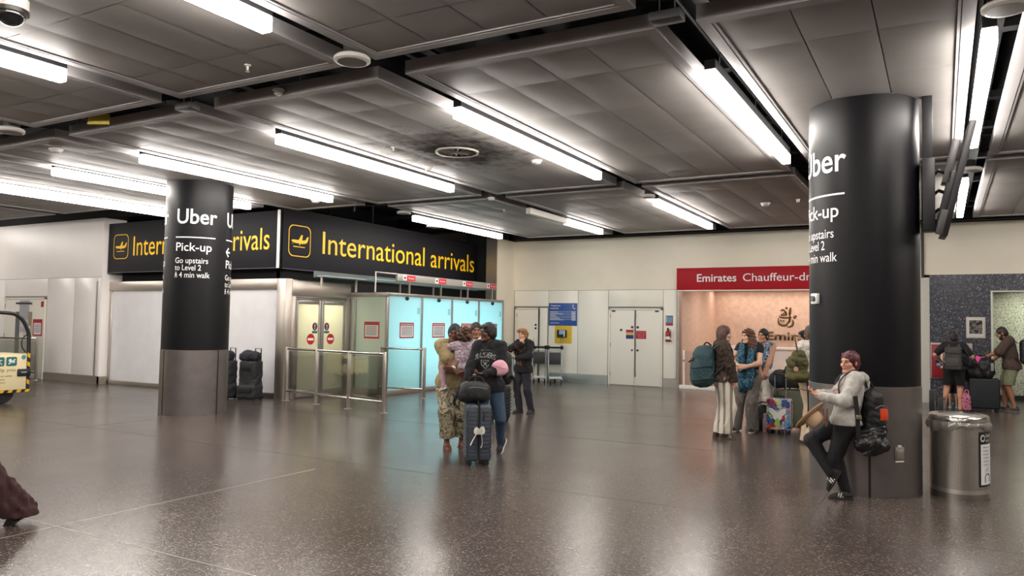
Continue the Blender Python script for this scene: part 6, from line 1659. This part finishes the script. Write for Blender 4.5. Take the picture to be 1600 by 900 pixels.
MB().tube([(-.12, -.165, .40), (-.03, -.17, .47), (.10, -.14, .50), (.17, -.05, .54)], .006, 6, smooth=5).build('zip', M('zip_teal', '#35555a', .5), t)
for sd in (1, -1): strap_on(A, sd, t, A.Tc(.09 * sd, -.17, .42), A.Tc(.13 * sd, -.18, .02), tealm, w=.03)

Bf = Fig('person in a blue patterned scarf and grey trousers facing the teal backpack wearer', -2.69, 12.46, -22, 1.63, '#d0a68e',
         hip=(0.01, 0, None), feet=((-.20, .0, 0, 0), (.06, .05, 0, 6)), hands=((-.155, .25, 1.05), (-.06, .26, 1.03)), elbows=((-.9, .1, -.7), (1.0, .1, -.6)),
         head=(-34, 0, 0), curl=(.7, .7), palm=((.3, -1, 0), (-.3, -1, 0)), fdir=((.8, .1, -.1), (-1, .1, .05)), vox=.0075)
Bf.body(); Bf.top('top', blk_fab, .25, Bf.T(0, 0, -.06)[2], .016, amp=.004)
Bf.trousers('trousers', cloth('trousers_grey', '#67625d', .12), .03, (.104, .098, .098), .12, .008)
Bf.shoes(M('canvas_dark', '#26211f', .7), M('sole_cream', '#cbc2b6', .6), 'trainer')
Bf.hair(M('hair_auburn', '#51301f', .55, var=.5, scale=50), [('rc', (.075, -.02, .0), (.125, .0, -.21), .050, .058), ('rc', (-.075, -.02, .0), (-.125, .0, -.21), .050, .058), ('el', (0, -.07, -.13), (.13, .06, .18))], curly=.007, amp=.006)
scf = M_ramp('scarf_blue', [(0, '#0e1a26'), (.36, '#1d4660'), (.46, '#10202e'), (.52, '#3f7f93'), (.58, '#17364a'), (.66, '#6fa3ad'), (.72, '#122330')], 26, detail=3, distort=.6)
sc_ = Soft(.03)
for q in (-1, 1):
    sc_.chain([Bf.Tc(.07 * q, -.06, .52), Bf.Tc(.10 * q, .04, .50), Bf.Tc(.085 * q, .13, .40), Bf.Tc(.085 * q, .165, .25), Bf.Tc(.075 * q, .15, .05), Bf.Tc(.06 * q, .145, -.14 - .06 * (q > 0))], [.05, .05, .05, .055, .06, .065])
sc_.rc(Bf.Tc(-.07, -.07, .53), Bf.Tc(.07, -.07, .53), .045)
sc_.build('scarf', scf, Bf.o, .008, folds(.008, 45, 33, (1.6, 1, .3)))

Cf = Fig('person in a blue and white vest and white trousers behind the scarf wearer', -2.60, 13.12, -12, 1.64, '#b07f64',
         feet=((-.10, 0, 0), (.08, .03, 0)), hands=((-.02, .24, .88), (.02, .25, .88)), elbows=((-1, -.2, -.2), (1, -.2, -.2)), head=(-16, 0, -4), curl=(.7, .7),
         palm=((.6, -1, 0), (-.6, -1, 0)), fdir=((.5, .3, -.7), (-.5, .3, -.7)), vox=.0075)
Cf.body(lips='#94504a', brows='#1a1210')
Cf.top('vest', M_ramp('vest_blue', [(0, '#1e3a5c'), (.45, '#8fa6b8'), (.52, '#27486b'), (.62, '#c6cdd2')], 20), 0, Cf.T(0, 0, -.06)[2], .012, amp=.004)
for q in (-1, 1): MB().tube([tuple(Cf.Tc(.075 * q, .10, .40)), tuple(Cf.Tc(.10 * q, .055, .50)), tuple(Cf.Tc(.10 * q, -.02, .535)), tuple(Cf.Tc(.08 * q, -.10, .44))], .01, 8, flat=(.016, .005), up=(1, 0, 0), smooth=4).build('vest_strap', M('strap_olive', '#8c9470', .7), Cf.o)
Cf.trousers('trousers', cloth('trousers_white', '#c9c2b8', .06), .05, (.104, .092, .085), .12, .006); Cf.shoes(M('shoe_pale', '#b9b2a8', .6), None, 'shoe')
Cf.hair(dark_hair, [('el', (0, -.10, .0), (.05, .05, .05))], amp=.002, grow=.010)

Ef = Fig('person in a patterned white blouse and cream trousers half hidden by the column', -1.655, 11.82, -148, 1.70, '#bd9078',
         feet=((-.06, .08, 0), (.10, .0, 0)), hands=((.20, -.10, .90), (-.12, -.25, 1.05)), head=(10, 0, 0), vox=.0075)
Ef.body(); Ef.top('blouse', M_ramp('blouse_print', [(0, '#d0c9be'), (.56, '#8c857c'), (.60, '#d6cfc4'), (.68, '#6e6861')], 34), 1.6, Ef.T(0, 0, -.03)[2], .022, amp=.006)
Ef.trousers('trousers', cloth('trousers_cream', '#cbb799', .06), .04, (.112, .108, .108), .14, .004); Ef.shoes(M('shoe_tan', '#7c6248', .6), None, 'shoe')
Ef.hair(brown_hair, [('rc', (0, -.06, .0), (0, -.085, -.20), .08, .075), ('rc', (.06, 0, 0), (.065, -.03, -.15), .04, .04), ('rc', (-.06, 0, 0), (-.065, -.03, -.15), .04, .04)], amp=.005)
ew = Ef.world(np.zeros(3)) - Ef.R * .20 - Ef.F * .27 + UP * .90
oliv = M('pack_olive', '#4a4522', .75, var=.15, scale=16, bump=.1)
t, b = soft_bag('rucksack', 'olive green soft rucksack on the back of the person by the column', 'backpack', tuple(ew), YAW, oliv,
    [('bx', (0, 0, .16), (.15, .08, .18), .07), ('el', (0, -.02, .07), (.175, .09, .10)), ('el', (.02, 0, .36), (.09, .06, .08))], 21, .010, .008)
MB().box((-.03, -.115, .215), (.03, -.09, .275)).build('flap_tab', M('tab_olive', '#35311a', .7), t, bevel=.006)
MB().lathe([(.034, 0), (.034, .006), (.02, .008)], 20, (-.055, -.098, .17), R=Matrix.Rotation(PI / 2, 3, 'X')).build('round_patch', M('patch_pink', '#b98a7a', .7), t)
MB().tube([(.0, -.03, .37), (-.02, -.035, .48), (-.03, .0, .60), (.0, .10, .64)], .01, 8, flat=(.022, .006), up=(1, 0, 0), smooth=4).build('shoulder_strap', M('strap_leather', '#544528', .7), t)
MB().tube([(-.10, -.085, .30), (-.02, -.115, .28), (.10, -.085, .30)], .006, 6, smooth=4).build('flap_seam', M('tab_olive', '#35311a', .7), t)
MB().tube([(.14, .0, .06), (.17, .02, -.35), (.155, .03, -.62), (.15, .02, -.66)], .008, 8, flat=(.012, .003), up=(0, 1, 0), smooth=4).build('hanging_strap', strapm, t)

Df = Fig('person in a cream shirt seen in profile behind the olive rucksack', -2.02, 13.75, -82, 1.62, '#b98a70', head=(6, 0, 0), hands=((-.22, .05, 1.12), None), vox=.008)
Df.body(brows='#15100e'); Df.top('shirt', cloth('shirt_cream', '#c4bcb0', .06), 1.5, None, .02); Df.trousers('trousers', cloth('trousers_dark', '#2a2a30', .1), .06, (.098, .08, .075)); Df.shoes(M('shoe_dark', '#222224', .5), None, 'shoe')
Df.hair(dark_hair, [('el', (0, -.05, -.05), (.088, .065, .09)), ('rc', (-.05, .065, .07), (.05, .065, .07), .03, .03)], amp=.003)

# their luggage
def graffiti():
    m, N, L, b = new_mat('graffiti_print')
    tc = N.new('ShaderNodeTexCoord'); nz = N.new('ShaderNodeTexNoise'); nz.inputs['Scale'].default_value = 6; nz.inputs['Detail'].default_value = 2; L.new(tc.outputs['Object'], nz.inputs['Vector'])
    ad = N.new('ShaderNodeVectorMath'); ad.operation = 'MULTIPLY_ADD'; ad.inputs[1].default_value = (.22, .22, .22); L.new(nz.outputs['Color'], ad.inputs[0]); L.new(tc.outputs['Object'], ad.inputs[2])
    v = N.new('ShaderNodeTexVoronoi'); v.inputs['Scale'].default_value = 8.5; L.new(ad.outputs[0], v.inputs['Vector'])
    s = N.new('ShaderNodeSeparateColor'); L.new(v.outputs['Color'], s.inputs[0])
    def ramp(st):
        r = N.new('ShaderNodeValToRGB'); r.color_ramp.interpolation = 'CONSTANT'
        while len(r.color_ramp.elements) < len(st): r.color_ramp.elements.new(.5)
        for e, (p, h) in zip(r.color_ramp.elements, st): e.position = p; e.color = lin(h)
        return r
    ra = ramp([(0, '#1d4f8f'), (.22, '#b8262c'), (.38, '#2f6fb0'), (.55, '#d9722a'), (.68, '#1b2446'), (.80, '#7a9a3a'), (.90, '#5a2a6a')]); L.new(s.outputs[0], ra.inputs[0])
    rb = ramp([(0, '#d8d4cc'), (.45, '#1b2a55'), (.65, '#c9c6c0'), (.85, '#8fb3d0')]); L.new(s.outputs[1], rb.inputs[0])
    k = N.new('ShaderNodeMath'); k.operation = 'MULTIPLY'; k.inputs[1].default_value = 36; L.new(v.outputs['Distance'], k.inputs[0])
    sn = N.new('ShaderNodeMath'); sn.operation = 'SINE'; L.new(k.outputs[0], sn.inputs[0])
    g = N.new('ShaderNodeMath'); g.operation = 'GREATER_THAN'; g.inputs[1].default_value = .1; L.new(sn.outputs[0], g.inputs[0])
    mx = N.new('ShaderNodeMix'); mx.data_type = 'RGBA'; L.new(g.outputs[0], mx.inputs[0]); L.new(ra.outputs[0], mx.inputs[6]); L.new(rb.outputs[0], mx.inputs[7])
    L.new(mx.outputs[2], b.inputs['Base Color']); b.inputs['Roughness'].default_value = .3
    return m
gm = graffiti()
t = hard_case('suitcase', 'small bright graffiti patterned suitcase with a white butterfly', (-2.24, 12.55, 0), YAW + math.radians(-34), .36, .23, .55, gm, handle=.36)
f = flat((0, -.115, .30), (1, 0, 0), (0, 0, 1), (0, -1, 0), .004)
n = MB()
for q in (-1, 1):
    put_poly(n, f, [(q * x, z) for x, z in ((0, .02), (.03, .06), (.09, .10), (.13, .10), (.125, .03), (.07, -.02), (.07, -.05), (.03, -.09), (0, -.05))])
n.build('butterfly', M('butterfly_white', '#d9d5d0', .4), t)
n = MB(); put_poly(n, f, [(-.02, -.06), (.02, -.06), (.04, -.14), (0, -.20), (-.05, -.15)]); n.build('green_splash', M('splash_green', '#86b23a', .4), t)
hard_case('suitcase', 'charcoal ribbed suitcase standing behind the scarf wearer', (-2.72, 13.55, 0), YAW, .46, .28, .66, M('case_charcoal', '#3a3836', .45), rib=10, handle=.30)
hard_case('suitcase', 'large sage green suitcase behind the graffiti one', (-2.10, 13.05, 0), YAW - .1, .52, .30, .66, M('case_sage', '#55584a', .5), handle=0)
t, b = soft_bag('duffel_bag', 'dark blue and olive duffel bag lying on the sage green suitcase', 'bag', (-2.12, 12.95, .67), YAW - .35, M_ramp('duffel_cloth', [(0, '#22262e'), (.46, '#2b3242'), (.56, '#3c392f')], 5), [('rc', (-.20, 0, .155), (.24, 0, .145), .14, .135)], 31, .008)
for x in (-.10, .12): MB().lathe([(.158, -.018), (.162, 0), (.158, .018)], 28, (x, 0, .155), R=Matrix.Rotation(PI / 2, 3, 'Y'), caps=False).build('strap_band', strapm, t)
MB().tube([(-.10, -.08, .29), (-.08, -.05, .36), (.10, -.05, .36), (.12, -.08, .29)], .010, 8, smooth=5).build('grab_handle', strapm, t)
t, b = soft_bag('round_bag', 'black rounded bag on the floor beside the pink bottle', 'bag', (-2.55, 12.80, 0), YAW, blk_nyl, [('el', (0, 0, .20), (.17, .13, .20)), ('bx', (0, 0, .06), (.13, .10, .06), .04)], 41, .008, .009, .03, None, 'body', 22, [((0, 0, 0), (0, 0, -1))])
MB().tube([(-.08, -.02, .37), (-.05, -.02, .44), (.05, -.02, .44), (.08, -.02, .37)], .010, 8, smooth=5).build('grab_handle', strapm, t)
t = thing('water_bottle', 'pink water bottle standing beside the graffiti suitcase', 'bottle', (-2.46, 12.58, 0))
MB().lathe([(.036, 0), (.040, .01), (.040, .20), (.026, .235)], 28).build('body', M('bottle_pink', '#b98f92', .35), t)
MB().lathe([(.027, .235), (.030, .24), (.030, .285), (.02, .29)], 24).build('cap', M('cap_pink', '#c9a3a4', .4), t)

# ================================================================== far right: person, child, man and their bags
Gf = Fig('person seen from behind in a black t-shirt and dark shorts', 0.20, 18.35, 176, 1.64, '#c08a72', hip=(0, 0, None),
         feet=((.10, 0, 0), (-.19, 0, 0)), hands=((.25, -.12, .95), (-.24, -.14, 1.0)), elbows=((.6, .4, -.3), (-.7, .4, -.3)), head=(18, 10, 0), bulk=1.15, vox=.009)
Gf.body(eyes=False); Gf.top('t_shirt', blk_fab, .7, Gf.T(0, 0, -.04)[2], .02)
Gf.trousers('shorts', cloth('shorts_black', '#16161a', .1), .54, (.100, .096, .088), .14, .003); Gf.sandals(M('sandal_dark', '#4a2c24', .6), M('sandal_orange', '#96503c', .6))
Gf.hair(M('hair_dark_brown', '#241814', .5, var=.3, scale=40), [('el', (0, -.085, .06), (.05, .05, .05))], amp=.003, grow=.010)
gw = Gf.world(Gf.Tc(0, -.24, .10)); gp = M('pack_grey', '#3a3735', .7, var=.1, scale=20)
t, b = soft_bag('backpack', 'charcoal grey box backpack on the person in dark shorts', 'backpack', (gw[0], gw[1], gw[2] - .10), Gf.rz, gp, [('bx', (0, 0, .20), (.155, .075, .24), .05)], 51, .003, .01)
MB().box((-.12, -.085, .30), (.12, -.070, .315)).build('zip', strapm, t); MB().box((-.11, -.092, .04), (.11, -.06, .22)).build('front_pocket', M('pocket_grey', '#444140', .7), t, bevel=.012)
for sd in (1, -1): strap_on(Gf, sd, t, Gf.Tc(.09 * sd, -.15, .42), Gf.Tc(.12 * sd, -.15, .04), gp)
jw = Gf.world(np.zeros(3)) + Gf.R * .21 - Gf.F * .02 + UP * .88
t, b = soft_bag('jacket', 'dark jacket draped over the arm of the person in dark shorts', 'jacket', tuple(jw), YAW, cloth('jacket_navy', '#1b1c24', .12), [('rc', (-.03, 0, .40), (.12, 0, .12), .07, .10), ('rc', (-.05, 0, .22), (.02, 0, .05), .08, .06), ('rc', (.02, 0, .34), (.17, 0, .20), .05, .035)], 55, .010, .01, .03, None, 'cloth')
MB().tube([(-.06, -.075, .38), (.0, -.10, .25), (.04, -.10, .10)], .004, 6, smooth=5).build('zip', M('zip_grey', '#6a6a6c', .4), t)
pw = Gf.world(Gf.arm[1][2]); 
t = thing('blue_wristband', 'pale blue wristband roll held by the person in dark shorts', 'roll', tuple(Gf.world(Gf.arm[-1][2]) - Gf.R * .03 - Gf.F * .02 - UP * .07), YAW)
MB().lathe([(.03, -.05), (.032, -.05), (.032, .05), (.03, .05)], 20, R=Matrix.Rotation(PI / 2, 3, 'X') @ Matrix.Rotation(.3, 3, 'Y')).build('roll', M('roll_blue', '#7d9fc4', .5), t)
Kc = Fig('small child hidden behind the person in dark shorts, teal shoes showing', 0.19, 19.0, 185, 1.05, '#b98a70', hs=1.3, vox=.010)
Kc.body(eyes=False); Kc.top('t_shirt', cloth('tee_navy', '#24283a', .1), .8, None, .02); Kc.trousers('shorts', cloth('shorts_black', '#16161a', .1), .5, (.11, .11, .10)); Kc.shoes(M('shoe_teal', '#6f9c94', .6), whitep, 'shoe'); Kc.hair(brown_hair, [], grow=.012)
MN = Fig('person in a brown t-shirt and olive shorts looking down, hand on the black bag', 1.20, 18.95, -88, 1.78, '#a8755c', hip=(.03, 0, None), lean=6, male=True,
         feet=((-.08, -.05, 0, 0), (.08, .08, 0, 0)), hands=((-.30, -.25, 1.02), (-.42, .16, 1.12)), elbows=((-.2, -.4, -.6), (-.1, .3, -.9)), head=(0, 26, 0), curl=(.4, .4),
         palm=((0, 0, -1), (0, 0, -1)), fdir=((-1, 0, -.3), (-1, 0, -.3)), bulk=1.1, vox=.009)
MN.body(brows='#1d1512', lips='#8a564c'); MN.top('t_shirt', cloth('tee_brown', '#4a3a34', .1), .95, MN.T(0, 0, -.08)[2], .034, amp=.005)
MN.trousers('shorts', cloth('shorts_olive', '#83866a', .1), .52, (.102, .098, .092), .05, .004)
MN.shoes(M('shoe_grey', '#3b3634', .6), M('sole_grey', '#77706a', .7), 'trainer')
MN.hair(M('hair_dark_brown', '#241814', .5, var=.3, scale=40), [], amp=.002, grow=.007)
bd = Soft(.02 * MN.hk); bd.rc(MN.H(-.028, .060, -.088), MN.H(.028, .060, -.088), .034 * MN.hk)
for q in (-1, 1): bd.rc(MN.H(.03 * q, .06, -.09), MN.H(.060 * q, .02, -.035), .030 * MN.hk, .022 * MN.hk)
bd.build('beard', M('beard_dark', '#2c1e18', .8), MN.o, .006, folds(.002, 120, 2))
mw = MN.world(MN.Tc(0, -.28, .16))
t, b = soft_bag('backpack', 'large black backpack on the person in olive shorts, cut by the picture edge', 'backpack', (mw[0], mw[1], mw[2] - .12), MN.rz, blk_nyl, [('bx', (0, 0, .20), (.16, .12, .25), .08), ('bx', (0, -.09, .14), (.13, .06, .14), .05)], 61, .006, .01)
MB().tube([(-.04, 0, .45), (0, .02, .52), (.04, 0, .45)], .010, 8, smooth=5).build('grab_handle', strapm, t)
for sd in (1, -1): strap_on(MN, sd, t, MN.Tc(.09 * sd, -.16, .42), MN.Tc(.12 * sd, -.16, .02), strapm)
t = hard_case('suitcase', 'large navy suitcase standing under the bulging black bag', (0.72, 18.62, 0), .08, .56, .34, .68, M('case_navy', '#12161f', .6, var=.1, scale=15))
t, b = soft_bag('travel_bag', 'bulging black travel bag with a pink tag on top of the navy suitcase', 'bag', (0.62, 18.60, .66), .05, blk_nyl, [('bx', (0, 0, .22), (.30, .19, .22), .14), ('rc', (-.20, 0, .12), (-.26, 0, .02), .12, .08)], 63, .010, .011, .04)
MB().tube([(-.10, -.12, .40), (-.05, -.12, .48), (.12, -.12, .48), (.16, -.12, .40)], .012, 8, smooth=5).build('grab_handle', strapm, t)
MB().cbox((-.03, -.20, .39), (.045, .008, .09), Matrix.Rotation(math.radians(-25), 3, 'Y').inverted()).build('luggage_tag', M('tag_pink', '#ef4fa4', .4), t, bevel=.012)
MB().box((.22, -.185, .18), (.27, -.165, .34)).build('white_mark', M('mark_grey', '#8a8a8c', .6), t, bevel=.004)
t, b = soft_bag('child_backpack', 'pink child-size bag on the floor next to the navy suitcase', 'bag', (0.40, 18.42, 0), YAW, M_ramp('bag_pink', [(0, '#a84868'), (.45, '#d98aa4'), (.55, '#7a2f4a'), (.65, '#e3b3c0')], 24), [('bx', (0, 0, .16), (.09, .07, .16), .05), ('el', (0, 0, .30), (.07, .05, .06))], 67, .006, .009, .02, None, 'body', 22, [((0, 0, 0), (0, 0, -1))])
MB().tube([(-.05, -.02, .33), (-.03, -.04, .42), (.03, -.04, .42), (.05, -.02, .33)], .011, 8, smooth=5).build('strap', M('strap_pink', '#c77a94', .7), t)

# ================================================================== black bags behind the free-standing column
def wheeled(loc, rz, label, duffel_label):
    t, b = soft_bag('wheeled_bag', label, 'bag', loc, rz, M('bag_charcoal', '#232327', .7, var=.12, scale=18, bump=.1), [('bx', (0, 0, .42), (.20, .15, .38), .06), ('bx', (0, -.03, .16), (.225, .16, .14), .05)], int(loc[0] * 10) % 50 + 60, .006, .009)
    MB().box((-.14, -.168, .60), (.12, -.150, .74)).build('panel', blk_nyl, t, bevel=.01)
    MB().box((-.15, -.205, .14), (.15, -.18, .26)).build('lower_pocket', blk_nyl, t, bevel=.012)
    for x in (-.19, .19): MB().lathe([(.012, -.025), (.045, -.025), (.05, 0), (.045, .025), (.012, .025)], 18, R=Matrix.Rotation(PI / 2, 3, 'Y'), c=(x, .09, .05)).build('wheel', rubber, t)
    MB().box((-.2, -.16, 0), (.2, -.10, .05)).build('foot', plast_blk, t)
    MB().tube([(.02, .10, .78), (.02, .10, 1.045), (.16, .10, 1.045), (.16, .10, .78)], .012, 8).build('tow_handle', plast_blk, t)
    d, b = soft_bag('holdall', duffel_label, 'bag', (loc[0], loc[1], .80), rz, M('holdall_navy', '#1a1d29', .7, var=.15, scale=16), [('bx', (-.03, -.02, .085), (.21, .12, .085), .06), ('el', (-.08, -.02, .15), (.13, .09, .07)), ('el', (.10, -.02, .12), (.10, .09, .08))], int(loc[0] * 10) % 50 + 70, .009)
    MB().tube([(-.10, -.12, .15), (-.05, -.13, .03), (.03, -.12, -.02)], .01, 8, flat=(.014, .003), up=(0, 1, 0), smooth=4).build('strap', strapm, d)
    MB().tube([(.10, -.05, .17), (.20, -.06, .12), (.22, -.06, .0)], .01, 8, flat=(.014, .003), up=(0, 1, 0), smooth=4).build('strap', strapm, d)
wheeled((-12.42, 11.12, 0), .18, 'black wheeled holdall by the white partition, the fully visible one', 'dark blue soft bag lying on the fully visible wheeled holdall')
wheeled((-12.98, 10.95, 0), .10, 'black wheeled holdall half hidden by the black column', 'dark soft bag on the wheeled holdall half hidden by the column')

# ================================================================== passer-by cut by the picture edge
LP = Fig('person in wide maroon trousers striding out of the picture', -6.55, 3.04, -95, 1.68, '#8a5f4a', hip=(-.05, 0, .84), feet=((-.40, .05, 0, 0), (.42, -.02, .05, 0, 38)), knees=((-1, 0, .1), (-1, 0, .0)), vox=.009)
LP.body(); LP.top('jumper', cloth('jumper_maroon', '#2a1719', .1), 1.9, None, .018)
LP.trousers('trousers', cloth('trousers_maroon', '#3a2222', .14), .07, (.10, .10, .135), .14, .012); LP.shoes(M('shoe_black', '#151416', .5), None, 'shoe'); LP.hair(dark_hair, [], grow=.014)
